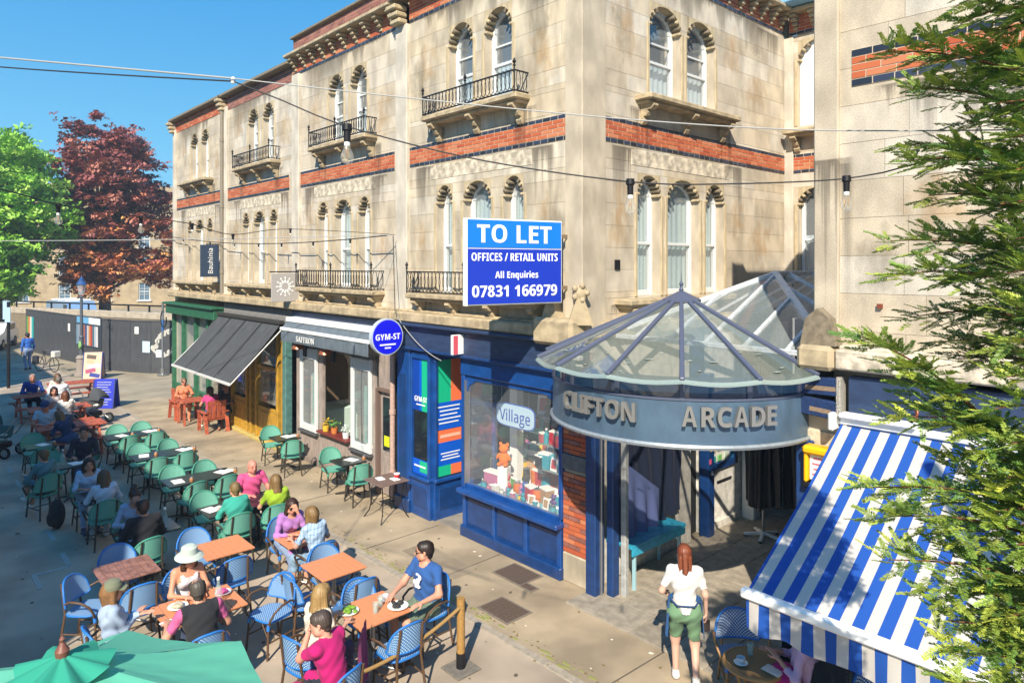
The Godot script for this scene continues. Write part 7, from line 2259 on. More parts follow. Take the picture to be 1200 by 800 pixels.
func yew() -> void:
	var r := RandomNumberGenerator.new()
	r.seed = 77
	var base := V(8.3, 0, 4.6)
	var t := thing("yew_tree", "dark and yellow green yew branches reaching in from the right edge", "tree", base)
	var bark := mk("yew_bark", "8a5a3c", 0.9, {"tex": "wood", "scale": Vector3(3, 1, 3), "bump": 1.0, "bump_tex": "wood"})
	obj("trunk", Mb.new().tube([V(0, -0.1, 0), V(-0.1, 2.2, 0.05), V(0.05, 4.4, 0), V(0, 7.4, 0)], 0.24, 10, false, 0.07), bark, t)
	# boughs end where the sprays begin
	var tips := YEW
	# a shoot: stem with two flat ranks of needles
	var shoots := []
	for k in 3:
		var m := Mb.new()
		m.tint = true
		var n := 22
		for i in n:
			var f := float(i) / n
			for s in [-1.0, 1.0]:
				var l := 0.029 * (1.0 - 0.55 * f * f) * r.randf_range(0.8, 1.15)
				var d := V(s, r.randf_range(-0.1, 0.45), 0.55 + 0.6 * f).normalized() * l
				var o := V(0, 0, 0.12 * f + r.randf_range(0, 0.005))
				var w := d.cross(V(r.randfn(0, 0.3), 1, r.randfn(0, 0.3))).normalized() * 0.0036
				m.col = Color(0.75, 0.8, 0.6).lerp(Color(1.5, 1.35, 0.7), f)
				var nn := (w.cross(d)).normalized()
				var a := m.vert(o, nn)
				m.vert(o + d * 0.5 + w, nn)
				m.vert(o + d, nn)
				m.vert(o + d * 0.5 - w, nn)
				m.ix.append_array([a, a + 2, a + 1, a, a + 3, a + 2])
		m.col = Color(1.6, 1.0, 0.5)
		m.tube([Vector3.ZERO, V(0, 0.003, 0.06), V(0, 0, 0.125)], 0.0018, 3)
		shoots.append(m.mesh())
	var places := [[], [], []]
	for a in tips:
		# a[0] root, a[1] tip, a[2] how many side twigs, a[3] light or dark
		var p0: Vector3 = a[0]
		var p1: Vector3 = a[1]
		var dir := (p1 - p0).normalized()
		var side := dir.cross(Vector3.UP).normalized()
		var bend := V(0, 0.05, 0)
		var line := []
		for i in 9:
			var f := i / 8.0
			line.append(p0.lerp(p1, f) + bend * sin(PI * f) - base)
		obj("bough", Mb.new().tube(line, 0.008, 6, false, 0.002), bark, t)
		var len := p0.distance_to(p1)
		var nt: int = int(a[2] * 1.5)
		for i in nt:
			var f := (i + r.randf()) / nt
			var s := 1.0 if i % 2 else -1.0
			var o := p0.lerp(p1, f) + bend * sin(PI * f)
			var td := (dir * r.randf_range(0.7, 1.2) + side * s * r.randf_range(0.5, 1.0) + V(0, r.randf_range(-0.6, 0.55), 0)).normalized()
			var tl := lerpf(0.25, 0.045, f) * r.randf_range(0.7, 1.2) * clampf(len * 1.6, 0.5, 1.2)
			var ns := maxi(3, int(tl / 0.018))
			for j in ns:
				var g := (j + 0.5) / ns
				var at := o + td * tl * g + V(0, -0.03 * g * g, 0)
				var sd := (td * 1.1 + td.cross(Vector3.UP).normalized() * (1.0 if j % 2 else -1.0) * r.randf_range(0.5, 1.1) + V(r.randfn(0, 0.25), r.randf_range(-0.6, 0.7), r.randfn(0, 0.25))).normalized()
				if j == ns - 1:
					sd = td
				var up := (Vector3.UP + V(r.randfn(0, 0.35), 0, r.randfn(0, 0.35))).normalized()
				var x := up.cross(sd).normalized()
				var sc := r.randf_range(0.6, 1.0)
				var lum: float = r.randf_range(0.65, 1.15) * a[3]
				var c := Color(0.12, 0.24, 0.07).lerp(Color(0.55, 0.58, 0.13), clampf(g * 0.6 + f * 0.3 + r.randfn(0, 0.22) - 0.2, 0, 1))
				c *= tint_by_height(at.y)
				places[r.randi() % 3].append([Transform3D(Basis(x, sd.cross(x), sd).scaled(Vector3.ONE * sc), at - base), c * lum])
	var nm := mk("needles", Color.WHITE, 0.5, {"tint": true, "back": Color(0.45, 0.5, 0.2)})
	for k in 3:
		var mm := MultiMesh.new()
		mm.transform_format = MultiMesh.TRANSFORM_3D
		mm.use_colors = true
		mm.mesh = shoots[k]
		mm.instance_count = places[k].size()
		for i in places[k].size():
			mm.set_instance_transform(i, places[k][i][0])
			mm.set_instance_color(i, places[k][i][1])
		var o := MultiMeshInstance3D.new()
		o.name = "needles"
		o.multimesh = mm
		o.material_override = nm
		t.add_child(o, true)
		stuff(o)


# ---------------------------------------------------------------- people

class Field:
	# a distance field on a grid, joined with a smooth minimum, turned into a surface of quads
	var lo: Vector3
	var c: float
	var nx: int
	var ny: int
	var nz: int
	var f := PackedFloat32Array()
	var own := PackedInt32Array()
	var par := PackedFloat32Array()
	var near := PackedFloat32Array()
	var k := 0.04

	func _init(a: Vector3, b: Vector3, cell: float, kk: float) -> void:
		lo = a
		c = cell
		k = kk
		nx = int((b.x - a.x) / c) + 2
		ny = int((b.y - a.y) / c) + 2
		nz = int((b.z - a.z) / c) + 2
		var n := nx * ny * nz
		f.resize(n)
		f.fill(9.0)
		near.resize(n)
		near.fill(9.0)
		own.resize(n)
		par.resize(n)

	func cone(a: Vector3, b: Vector3, ra: float, rb: float, id := 0, fw := Vector3.ZERO, sq := 1.0, kk := -1.0, cut := false) -> void:
		# a tapered capsule; along fw it is sq times thinner; cut takes it away instead of adding it
		var kq := k if kk < 0 else kk
		var m := maxf(ra, rb) + kq + c * 2
		var p0 := (Vector3(minf(a.x, b.x), minf(a.y, b.y), minf(a.z, b.z)) - Vector3.ONE * m - lo) / c
		var p1 := (Vector3(maxf(a.x, b.x), maxf(a.y, b.y), maxf(a.z, b.z)) + Vector3.ONE * m - lo) / c
		var x0 := maxi(0, int(p0.x))
		var y0 := maxi(0, int(p0.y))
		var z0 := maxi(0, int(p0.z))
		var x1 := mini(nx - 1, int(p1.x) + 1)
		var y1 := mini(ny - 1, int(p1.y) + 1)
		var z1 := mini(nz - 1, int(p1.z) + 1)
		var ab := b - a
		var l2 := maxf(ab.length_squared(), 1e-8)
		var flat := sq != 1.0
		for z in range(z0, z1 + 1):
			for y in range(y0, y1 + 1):
				var i := (z * ny + y) * nx + x0
				for x in range(x0, x1 + 1):
					var p := lo + Vector3(x, y, z) * c - a
					var t := clampf(p.dot(ab) / l2, 0.0, 1.0)
					var q := p - ab * t
					if flat:
						q += fw * (q.dot(fw) * (sq - 1.0))
					var d := q.length() - lerpf(ra, rb, t)
					var g := f[i]
					if cut:
						f[i] = maxf(g, -d)
					else:
						if d < near[i]:
							near[i] = d
							own[i] = id
							par[i] = t
						var h := kq - absf(g - d)
						f[i] = minf(g, d) - (h * h * 0.25 / kq if h > 0 else 0.0)
					i += 1

	func surface() -> Array:
		# [vertices, normals, owner, parameter, quads]
		var at := {}
		var v := PackedVector3Array()
		var n := PackedVector3Array()
		var ow := PackedInt32Array()
		var pa := PackedFloat32Array()
		var q := PackedInt32Array()
		var sx := 1
		var sy := nx
		var sz := nx * ny
		var off := [0, sx, sy, sx + sy, sz, sx + sz, sy + sz, sx + sy + sz]
		var lim := c * 2.0
		for z in nz - 1:
			for y in ny - 1:
				var i := (z * ny + y) * nx - 1
				for x in nx - 1:
					i += 1
					var f0 := f[i]
					if f0 > lim or f0 < -lim:
						continue
					var f1 := f[i + sx]
					var f2 := f[i + sy]
					var f3 := f[i + sx + sy]
					var f4 := f[i + sz]
					var f5 := f[i + sx + sz]
					var f6 := f[i + sy + sz]
					var f7 := f[i + sx + sy + sz]
					var cnt := int(f0 < 0) + int(f1 < 0) + int(f2 < 0) + int(f3 < 0) + int(f4 < 0) + int(f5 < 0) + int(f6 < 0) + int(f7 < 0)
					if cnt == 0 or cnt == 8:
						continue
					var g := Vector3(f1 + f3 + f5 + f7 - f0 - f2 - f4 - f6, f2 + f3 + f6 + f7 - f0 - f1 - f4 - f5, f4 + f5 + f6 + f7 - f0 - f1 - f2 - f3)
					var mean := (f0 + f1 + f2 + f3 + f4 + f5 + f6 + f7) / 8.0
					var gl := g.length() / (4.0 * c)
					var nn := g.normalized()
					var p := lo + Vector3(x + 0.5, y + 0.5, z + 0.5) * c
					p -= nn * clampf(mean / maxf(gl, 0.3), -c * 0.6, c * 0.6)
					at[i] = v.size()
					v.append(p)
					n.append(nn)
					ow.append(own[i])
					pa.append(par[i])
		for i: int in at:
			var a := f[i] < 0
			if a != (f[i + sx] < 0) and at.has(i - sy) and at.has(i - sz) and at.has(i - sy - sz):
				if a:
					q.append_array([at[i], at[i - sy], at[i - sy - sz], at[i - sz]])
				else:
					q.append_array([at[i], at[i - sz], at[i - sy - sz], at[i - sy]])
			if a != (f[i + sy] < 0) and at.has(i - sx) and at.has(i - sz) and at.has(i - sx - sz):
				if a:
					q.append_array([at[i], at[i - sz], at[i - sx - sz], at[i - sx]])
				else:
					q.append_array([at[i], at[i - sx], at[i - sx - sz], at[i - sz]])
			if a != (f[i + sz] < 0) and at.has(i - sx) and at.has(i - sy) and at.has(i - sx - sy):
				if a:
					q.append_array([at[i], at[i - sx], at[i - sx - sy], at[i - sy]])
				else:
					q.append_array([at[i], at[i - sy], at[i - sx - sy], at[i - sx]])
		return [v, n, ow, pa, q]


var shape_cache := {}


func put_surface(mb: Mb, s: Array, xf: Transform3D, push := 0.0) -> void:
	var first := mb.v.size()
	var flip := xf.basis.determinant() < 0
	for i in s[0].size():
		mb.v.append(xf * (s[0][i] + s[1][i] * push))
		mb.n.append((xf.basis * s[1][i]).normalized())
		mb.u.append(Vector2.ZERO)
		mb.c.append(Color.WHITE)
	var q: PackedInt32Array = s[4]
	for i in range(0, q.size(), 4):
		if flip:
			mb.ix.append_array([first + q[i], first + q[i + 1], first + q[i + 2], first + q[i], first + q[i + 2], first + q[i + 3]])
		else:
			mb.ix.append_array([first + q[i], first + q[i + 2], first + q[i + 1], first + q[i], first + q[i + 3], first + q[i + 2]])


func head_surface(woman: bool) -> Array:
	var key := "head%s" % woman
	if not shape_cache.has(key):
		var w := 0.97 if woman else 1.0
		var fd := Field.new(V(-0.12, -0.17, -0.13), V(0.12, 0.15, 0.16), 0.0075, 0.025)
		fd.cone(V(0, 0.035, -0.02), V(0, 0.035, 0.018), 0.084 * w, 0.078 * w, 0, Vector3.RIGHT, 1.12)
		fd.cone(V(0, -0.02, 0.035), V(0, -0.075, 0.052), 0.062 * w, 0.033 * w, 0, Vector3.RIGHT, 1.0)
		fd.cone(V(-0.035, -0.05, 0.02), V(0.035, -0.05, 0.02), 0.045 * w, 0.045 * w)
		fd.cone(V(0, 0.022, 0.092), V(0, -0.018, 0.112), 0.009, 0.014, 0, Vector3.ZERO, 1.0, 0.012)
		fd.cone(V(-0.028, 0.03, 0.076), V(0.028, 0.03, 0.076), 0.018, 0.018, 0, Vector3.ZERO, 1.0, 0.015)
		fd.cone(V(-0.012, -0.05, 0.082), V(0.012, -0.05, 0.082), 0.014, 0.014, 0, Vector3.ZERO, 1.0, 0.012)
		for s in [-1.0, 1.0]:
			fd.cone(V(s * 0.078, 0.015, -0.005), V(s * 0.083, -0.015, 0.0), 0.019, 0.012, 0, Vector3.RIGHT, 1.9, 0.008)
			fd.cone(V(s * 0.033, 0.012, 0.105), V(s * 0.033, 0.012, 0.108), 0.014, 0.014, 0, Vector3.ZERO, 1.0, 0.01, true)
		fd.cone(V(0, -0.04, -0.02), V(0, -0.17, -0.035), 0.052 * w, 0.056 * w, 0, Vector3.ZERO, 1.0, 0.03)
		shape_cache[key] = fd.surface()
	return shape_cache[key]


func hand_surface(grip: bool) -> Array:
	# right hand: wrist at the origin, fingers down -y, palm to +z, thumb to +x
	var key := "hand%s" % grip
	if not shape_cache.has(key):
		var fd := Field.new(V(-0.07, -0.21, -0.06), V(0.085, 0.03, 0.11), 0.005, 0.009)
		fd.cone(V(0, 0.02, 0), V(0, -0.02, 0), 0.026, 0.027, 0, Vector3.BACK, 1.35)
		fd.cone(V(0.012, -0.03, 0), V(0.018, -0.082, 0), 0.026, 0.022, 0, Vector3.BACK, 1.9, 0.02)
		fd.cone(V(-0.012, -0.03, 0), V(-0.02, -0.08, 0), 0.024, 0.02, 0, Vector3.BACK, 1.9, 0.02)
		var curl := 1.05 if grip else 0.32
		for i in 4:
			var x: float = [0.03, 0.010, -0.011, -0.031][i]
			var l: float = [0.072, 0.082, 0.076, 0.058][i]
			var p := V(x, [-0.092, -0.097, -0.093, -0.083][i], 0)
			var a := curl * (0.45 + 0.08 * i)
			var d := V(x * 0.8, -cos(a), sin(a)).normalized()
			var p2 := p + d * l * 0.45
			a += curl * 0.75
			var p3 := p2 + V(x * 0.4, -cos(a), sin(a)).normalized() * l * 0.32
			a += curl * 0.5
			var p4 := p3 + V(0, -cos(a), sin(a)).normalized() * l * 0.24
			fd.cone(p, p2, 0.0095, 0.0088, 0, Vector3.ZERO, 1.0, 0.005)
			fd.cone(p2, p3, 0.0088, 0.008, 0, Vector3.ZERO, 1.0, 0.004)
			fd.cone(p3, p4, 0.008, 0.0066, 0, Vector3.ZERO, 1.0, 0.004)
		var t1 := V(0.028, -0.03, 0.008)
		var t2 := V(0.052, -0.058, 0.022 if not grip else 0.035)
		var t3 := V(0.06, -0.09, 0.028 if not grip else 0.058)
		fd.cone(t1, t2, 0.014, 0.0105, 0, Vector3.ZERO, 1.0, 0.012)
		fd.cone(t2, t3, 0.0105, 0.0075, 0, Vector3.ZERO, 1.0, 0.005)
		shape_cache[key] = fd.surface()
	return shape_cache[key]


func hair_surface(style: String) -> Array:
	if shape_cache.has("hair" + style):
		return shape_cache["hair" + style]
	var fd := Field.new(V(-0.17, -0.42, -0.24), V(0.17, 0.24, 0.15), 0.010, 0.03)
	fd.cone(V(0, 0.048, -0.03), V(0, 0.05, 0.012), 0.094, 0.086, 0, Vector3.RIGHT, 1.08)
	match style:
		"short":
			fd.cone(V(0, 0.0, -0.05), V(0, -0.05, -0.055), 0.072, 0.05)
		"crop":
			fd.cone(V(0, -0.01, -0.045), V(0, -0.04, -0.05), 0.07, 0.052)
		"bob":
			for s in [-1.0, 1.0]:
				fd.cone(V(s * 0.05, 0.05, 0.0), V(s * 0.085, -0.12, 0.0), 0.05, 0.034)
			fd.cone(V(0, 0.0, -0.06), V(0, -0.12, -0.06), 0.085, 0.06)
		"long":
			for s in [-1.0, 1.0]:
				fd.cone(V(s * 0.05, 0.04, -0.02), V(s * 0.09, -0.14, -0.02), 0.05, 0.036)
				fd.cone(V(s * 0.09, -0.14, -0.02), V(s * 0.085, -0.30, 0.0), 0.036, 0.022)
			fd.cone(V(0, 0.0, -0.06), V(0, -0.16, -0.085), 0.085, 0.07)
			fd.cone(V(-0.03, -0.16, -0.085), V(-0.035, -0.36, -0.09), 0.06, 0.028)
			fd.cone(V(0.03, -0.16, -0.085), V(0.04, -0.33, -0.09), 0.06, 0.028)
		"bun":
			fd.cone(V(0, 0.0, -0.05), V(0, -0.03, -0.05), 0.072, 0.05)
			fd.cone(V(0, 0.14, -0.085), V(0.01, 0.16, -0.10), 0.05, 0.042)
		"pony":
			fd.cone(V(0, 0.0, -0.05), V(0, -0.04, -0.05), 0.075, 0.055)
			fd.cone(V(0, 0.03, -0.12), V(0, -0.16, -0.14), 0.035, 0.034)
			for s in [-1.0, 0.0, 1.0]:
				fd.cone(V(s * 0.05, 0.0, -0.09), V(s * 0.07, -0.28 - 0.04 * absf(s), -0.10), 0.035, 0.014, 0, Vector3.ZERO, 1.0, 0.015)
		"balding":
			fd.cone(V(0, -0.02, -0.05), V(0, -0.05, -0.05), 0.07, 0.052)
			fd.cone(V(0, 0.12, 0.0), V(0, 0.16, 0.02), 0.07, 0.085, 0, Vector3.ZERO, 1.0, -1.0, true)
	# the face stays free; strands as fine ridges
	fd.cone(V(0, -0.03, 0.10), V(0, -0.22, 0.10), 0.072 if style in ["long", "bob"] else 0.095, 0.085, 0, Vector3.ZERO, 1.0, -1.0, true)
	fd.cone(V(0, 0.025, 0.125), V(0, 0.0, 0.125), 0.068, 0.07, 0, Vector3.ZERO, 1.0, -1.0, true)
	var s := fd.surface()
	for i in s[0].size():
		var p: Vector3 = s[0][i]
		var a := atan2(p.x, p.z)
		s[0][i] = p + s[1][i] * (0.0045 * sin(a * 23.0 + p.y * 14.0) + 0.003 * sin(a * 41.0 - p.y * 9.0))
		s[1][i] = (s[1][i] + V(cos(a), 0, -sin(a)) * 0.28 * cos(a * 23.0 + p.y * 14.0)).normalized()
	shape_cache["hair" + style] = s
	return s


func bend(a: Vector3, b: Vector3, l1: float, l2: float, pole: Vector3) -> Vector3:
	# the middle joint of a limb from a to b
	var d := a.distance_to(b)
	d = minf(d, (l1 + l2) * 0.999)
	var dir := (b - a).normalized()
	var x := (l1 * l1 - l2 * l2 + d * d) / (2 * d)
	var h := sqrt(maxf(0.0, l1 * l1 - x * x))
	var up := (pole - dir * pole.dot(dir)).normalized()
	return a + dir * x + up * h


func person(label: String, at: Vector3, turn: float, o: Dictionary) -> Node3D:
	var p := thing("person", label, "person", at, turn)
	var woman: bool = o.get("woman", true)
	var stand: bool = o.get("stand", false)
	var sc: float = o.get("size", 0.96 if woman else 1.03)
	var fine: float = o.get("cell", 0.02)
	var lean: float = o.get("lean", 0.08)
	var side: float = o.get("side", 0.0)
	var hip := V(0, (0.93 * sc) if stand else 0.57, 0)
	var up := V(sin(side), cos(lean) * cos(side), sin(lean)).normalized()
	var rt := V(cos(side), -sin(side), 0).normalized()
	var fw := rt.cross(up).normalized()
	var tw: float = o.get("twist", 0.0)
	var srt := rt.rotated(up, tw)
	var sfw := fw.rotated(up, tw)
	var sw := (0.165 if woman else 0.19) * sc
	var waist := hip + up * 0.2 * sc
	var chest := hip + up * 0.36 * sc
	var neck := hip + up * 0.52 * sc
	var look: Vector2 = o.get("look", Vector2.ZERO)
	var hb := Basis(srt, up, sfw) * Basis.from_euler(V(look.y - lean * 0.6, look.x, 0))
	var head := neck + up * 0.125 * sc + hb.z * 0.035
	var sl := neck - up * 0.055 * sc - srt * sw
	var sr := neck - up * 0.055 * sc + srt * sw
	# limbs; hands and feet are given in the person's own space
	var hl: Vector3 = o.get("hl", V(-0.16, 0.80, 0.36) if not stand else V(-0.26, 0.80, 0.06))
	var hr: Vector3 = o.get("hr", V(0.16, 0.80, 0.36) if not stand else V(0.26, 0.80, 0.06))
	var ua := 0.285 * sc
	var fa := 0.255 * sc
	hl = sl + (hl - sl).limit_length((ua + fa) * 0.985)
	hr = sr + (hr - sr).limit_length((ua + fa) * 0.985)
	var el := bend(sl, hl, ua, fa, o.get("pole_l", V(-0.6, -0.7, -0.5)))
	var er := bend(sr, hr, ua, fa, o.get("pole_r", V(0.6, -0.7, -0.5)))
	var jl := hip - rt * 0.09 * sc - up * 0.02
	var jr := hip + rt * 0.09 * sc - up * 0.02
	var al: Vector3 = o.get("fl", V(-0.11, 0.085, 0.42) if not stand else V(-0.10, 0.085, 0.03))
	var ar: Vector3 = o.get("fr", V(0.11, 0.085, 0.46) if not stand else V(0.10, 0.085, -0.02))
	var th := 0.43 * sc
	var sh := 0.42 * sc
	al = jl + (al - jl).limit_length((th + sh) * 0.99)
	ar = jr + (ar - jr).limit_length((th + sh) * 0.99)
	var kl := bend(jl, al, th, sh, o.get("knee_l", V(-0.1, 0.7, 1)))
	var kr := bend(jr, ar, th, sh, o.get("knee_r", V(0.1, 0.7, 1)))
	var q := fine / 0.02
	var all := [hl, hr, el, er, al, ar, kl, kr, hip, neck]
	var lo := Vector3.ONE * 9
	var hi := -lo
	for j: Vector3 in all:
		lo = lo.min(j)
		hi = hi.max(j)
	var fd := Field.new(lo - V(0.2, 0.12, 0.2), hi + V(0.2, 0.12, 0.2), fine, 0.045)
	var fat: float = o.get("build", 1.0)
	# torso: 1 hips, 2 belly, 3 chest, 4 shoulders, 5 neck
	fd.cone(jl, jr, 0.112 * sc * fat, 0.112 * sc * fat, 1, fw, 1.05)
	fd.cone(hip, waist, 0.128 * sc * fat, (0.115 if woman else 0.135) * sc * fat, 2, fw, 1.22)
	fd.cone(waist, chest, (0.115 if woman else 0.135) * sc * fat, 0.142 * sc * fat, 3, sfw, 1.25)
	fd.cone(chest - srt * 0.05, chest + srt * 0.05, 0.118 * sc * fat, 0.118 * sc * fat, 3, sfw, 1.1)
	if woman:
		for s in [-1.0, 1.0]:
			fd.cone(chest + sfw * 0.075 + srt * s * 0.065 - up * 0.01, chest + sfw * 0.085 + srt * s * 0.065 - up * 0.03, 0.058, 0.056, 3)
	fd.cone(sl + srt * 0.03, sr - srt * 0.03, 0.058 * sc, 0.058 * sc, 4, sfw, 1.05, 0.06)
	fd.cone(neck - up * 0.05, head - up * 0.05, 0.056 * sc, 0.052 * sc, 5, Vector3.ZERO, 1.0, 0.03)
	# arms 6, 7 left, 8, 9 right; legs 10, 11 left, 12, 13 right; feet 14, 15
	var as_ := (0.82 if woman else 1.0) * sc
	fd.cone(sl, el, 0.052 * as_, 0.041 * as_, 6)
	fd.cone(el, hl, 0.041 * as_, 0.027 * as_, 7)
	fd.cone(sr, er, 0.052 * as_, 0.041 * as_, 8)
	fd.cone(er, hr, 0.041 * as_, 0.027 * as_, 9)
	fd.cone(jl, kl, 0.088 * sc, 0.058 * sc, 10)
	fd.cone(kl, al, 0.055 * sc, 0.036 * sc, 11)
	fd.cone(jr, kr, 0.088 * sc, 0.058 * sc, 12)
	fd.cone(kr, ar, 0.055 * sc, 0.036 * sc, 13)
	for e in [[al, kl, 14], [ar, kr, 15]]:
		var fdir: Vector3 = (e[0] - e[1])
		fdir = V(fdir.x * 0.3, 0, absf(fdir.z) * 0.2 + 0.5).normalized() if not o.has("toes") else o.toes
		fd.cone(e[0] - V(0, 0.035, 0) - fdir * 0.03, e[0] - V(0, 0.05, 0) + fdir * 0.15, 0.04, 0.03, e[2], Vector3.UP, 1.2, 0.03)
	var s := fd.surface()
	# which cloth covers which vertex
	var sleeve: float = o.get("sleeve", 0.55)
	var leg: float = o.get("leg", 1.95)
	var shoe: bool = o.get("shoe", "") != ""
	var n: int = s[0].size()
	var cls := PackedInt32Array()
	cls.resize(n)
	for i in n:
		var w: int = s[2][i]
		var t: float = s[3][i]
		var v: Vector3 = s[0][i] - hip
		var hgt := v.dot(up)
		var k := 0
		if w <= 5:
			k = 1 if hgt > 0.07 * sc else 2
			var ndist: float = s[0][i].distance_to(neck + sfw * 0.03)
			var deep: float = o.get("neckline", 0.085)
			if w == 5 or ndist < deep:
				k = 0
			if sleeve <= 0.0 and hgt > 0.36 * sc and absf(v.dot(srt)) > 0.10 * sc:
				k = 0
			if sleeve <= 0.0 and hgt > 0.41 * sc and absf(v.dot(srt)) < 0.06:
				k = 0
		elif w == 6 or w == 8:
			k = 1 if t < sleeve else 0
		elif w == 7 or w == 9:
			k = 1 if 1 + t < sleeve else 0
		elif w == 10 or w == 12:
			k = 2 if t < leg else 0
			if hgt > 0.07 * sc:
				k = 1
		elif w == 11 or w == 13:
			k = 2 if 1 + t < leg else 0
			if shoe and t > 0.93:
				k = 3
		else:
			k = 3 if shoe else 0
		cls[i] = k
	var skin := cloth_skin(o.get("skin", "d9a888"))
	var body := Mb.new()
	put_surface(body, s, Transform3D())
	put_surface(body, head_surface(woman), Transform3D(hb.scaled(Vector3.ONE * sc), head))
	for e in [[hl, el, -1.0, o.get("grip_l", false)], [hr, er, 1.0, o.get("grip_r", false)]]:
		var y: Vector3 = (e[1] - e[0]).normalized()
		var palm: Vector3 = o.get("palm_l" if e[2] < 0 else "palm_r", V(0, -1, 0.1) if not stand else V(-e[2], 0, 0.3))
		var z := (palm - y * palm.dot(y)).normalized()
		var x := y.cross(z).normalized()
		# the thumb of the right hand leaves towards its x axis; the left hand is its mirror image
		var bs := Basis(x * (-e[2]), y, z) if stand else Basis(x * -e[2], y, z)
		put_surface(body, hand_surface(e[3]), Transform3D(bs.scaled(Vector3.ONE * (0.93 if woman else 1.02)), e[0] - y * 0.005))
	obj("body", body, skin, p)
	if o.has("sleeve_hex"):
		for i in n:
			if cls[i] == 1 and s[2][i] >= 6 and s[2][i] <= 9:
				cls[i] = 4
	for part in [[4, "sleeves", o.get("sleeve_hex", "ffffff"), 0.009], [1, "shirt", o.get("top", "8899aa"), 0.011], [2, "trousers", o.get("low", "3b4658"), 0.012], [3, "shoes", o.get("shoe", "333333"), 0.008]]:
		var g := Mb.new()
		var map := {}
		var qs: PackedInt32Array = s[4]
		for i in range(0, qs.size(), 4):
			var c := int(cls[qs[i]] == part[0]) + int(cls[qs[i + 1]] == part[0]) + int(cls[qs[i + 2]] == part[0]) + int(cls[qs[i + 3]] == part[0])
			if c < 2:
				continue
			var id := []
			for j in 4:
				var b: int = qs[i + j]
				if not map.has(b):
					map[b] = g.v.size()
					var vv: Vector3 = s[0][b]
					var nn: Vector3 = s[1][b]
					# folds: a slow ripple across the cloth
					var rip := 0.005 * sin(vv.y * 46.0 + vv.x * 31.0 + sin(vv.z * 25.0) * 2.0) + 0.004 * sin(vv.y * 21.0 - vv.x * 57.0 + vv.z * 33.0) if part[0] != 3 else 0.0
					g.v.append(vv + nn * (part[3] + rip))
					g.n.append((nn + up * 0.26 * cos(vv.y * 46.0 + vv.x * 31.0 + sin(vv.z * 25.0) * 2.0)).normalized() if part[0] != 3 else nn)
					g.u.append(Vector2(vv.x + vv.z, vv.y) * 3.0)
					g.c.append(Color.WHITE)
				id.append(map[b])
			g.ix.append_array([id[0], id[2], id[1], id[0], id[3], id[2]])
		if g.v.size() > 20:
			var called: String = o.get("low_name", "trousers") if part[0] == 2 else part[1]
			obj(called, g, o.get("top_mat", cloth(part[2])) if part[0] == 1 else cloth(part[2]), p)
	# head: hair, eyes, brows, mouth
	var hx := Transform3D(hb.scaled(Vector3.ONE * sc), head)
	var style: String = o.get("hair", "short")
	if style != "none":
		var hm := Mb.new()
		put_surface(hm, hair_surface(style), Transform3D())
		obj("hair", hm, mk("hair_" + o.get("hair_hex", "4a3628"), o.get("hair_hex", "4a3628"), 0.5, {"tex": "hair", "scale": Vector3(16, 2.5, 16), "world": false}), p, hx)
	if o.get("face", true):
		for e in [-1.0, 1.0]:
			obj("eye", Mb.new().ell(V(e * 0.033, 0.013, 0.088), V(0.012, 0.007, 0.008), 8, 6), mk("eye", "2a211d", 0.3), p, hx)
			obj("eyebrow", Mb.new().tube([V(e * 0.016, 0.034, 0.097), V(e * 0.034, 0.039, 0.093), V(e * 0.05, 0.032, 0.083)], 0.0045, 5), mk("brow", "4b382c", 0.9), p, hx)
		obj("mouth", Mb.new().ell(V(0, -0.048, 0.095), V(0.022, 0.006, 0.006), 8, 6), mk("lips", "b0675c", 0.5), p, hx)
	if o.get("shades", false):
		var sg := Mb.new()
		for e in [-1.0, 1.0]:
			sg.ell(V(e * 0.034, 0.012, 0.1), V(0.028, 0.021, 0.01), 10, 6)
			sg.tube([V(e * 0.06, 0.018, 0.095), V(e * 0.085, 0.018, 0.0)], 0.004, 4)
		sg.tube([V(-0.01, 0.018, 0.108), V(0.01, 0.018, 0.108)], 0.004, 4)
		obj("sunglasses", sg, mk("shades", "16161a", 0.15), p, hx)
	match o.get("hat", ""):
		"sun":
			obj("sun_hat", Mb.new().lathe([Vector2(0.185, 0.03), Vector2(0.15, 0.06), Vector2(0.112, 0.08), Vector2(0.10, 0.16), Vector2(0.06, 0.185), Vector2(0.0, 0.19)], 28), cloth(o.hat_hex), p, hx * Transform3D(Basis(Vector3.RIGHT, -0.08), V(0, 0, -0.01)))
		"cap":
			var cp := Mb.new().lathe([Vector2(0.105, 0.05), Vector2(0.104, 0.09), Vector2(0.085, 0.135), Vector2(0.04, 0.158), Vector2(0.0, 0.162)], 20)
			cp.sheet(12, 4, func(s, t): return V(lerpf(-0.085, 0.085, s), 0.062 - 0.02 * pow(s * 2 - 1, 2) - 0.015 * t, 0.06 + (0.1 - 0.05 * pow(s * 2 - 1, 2)) * t))
			obj("cap", cp, cloth(o.hat_hex), p, hx)
	# print on the shirt, bags, aprons
	if o.has("print"):
		var pm := Mb.new()
		for i in 7:
			pm.ell(V(rng.randf_range(-0.06, 0.06), rng.randf_range(-0.09, 0.09), 0), V(rng.randf_range(0.02, 0.045), rng.randf_range(0.015, 0.04), 0.004), 7, 5)
		stuff(obj("shirt_print", pm, mk("print_" + o.print, o.print, 0.8), p, Transform3D(Basis(srt, up, sfw), chest + sfw * 0.155 * sc * fat - up * 0.02)))
	return p


func cloth_skin(hex: String) -> StandardMaterial3D:
	return mk("skin_" + hex, hex, 0.55, {"tex": "weave_fine", "scale": 3.0, "world": false})


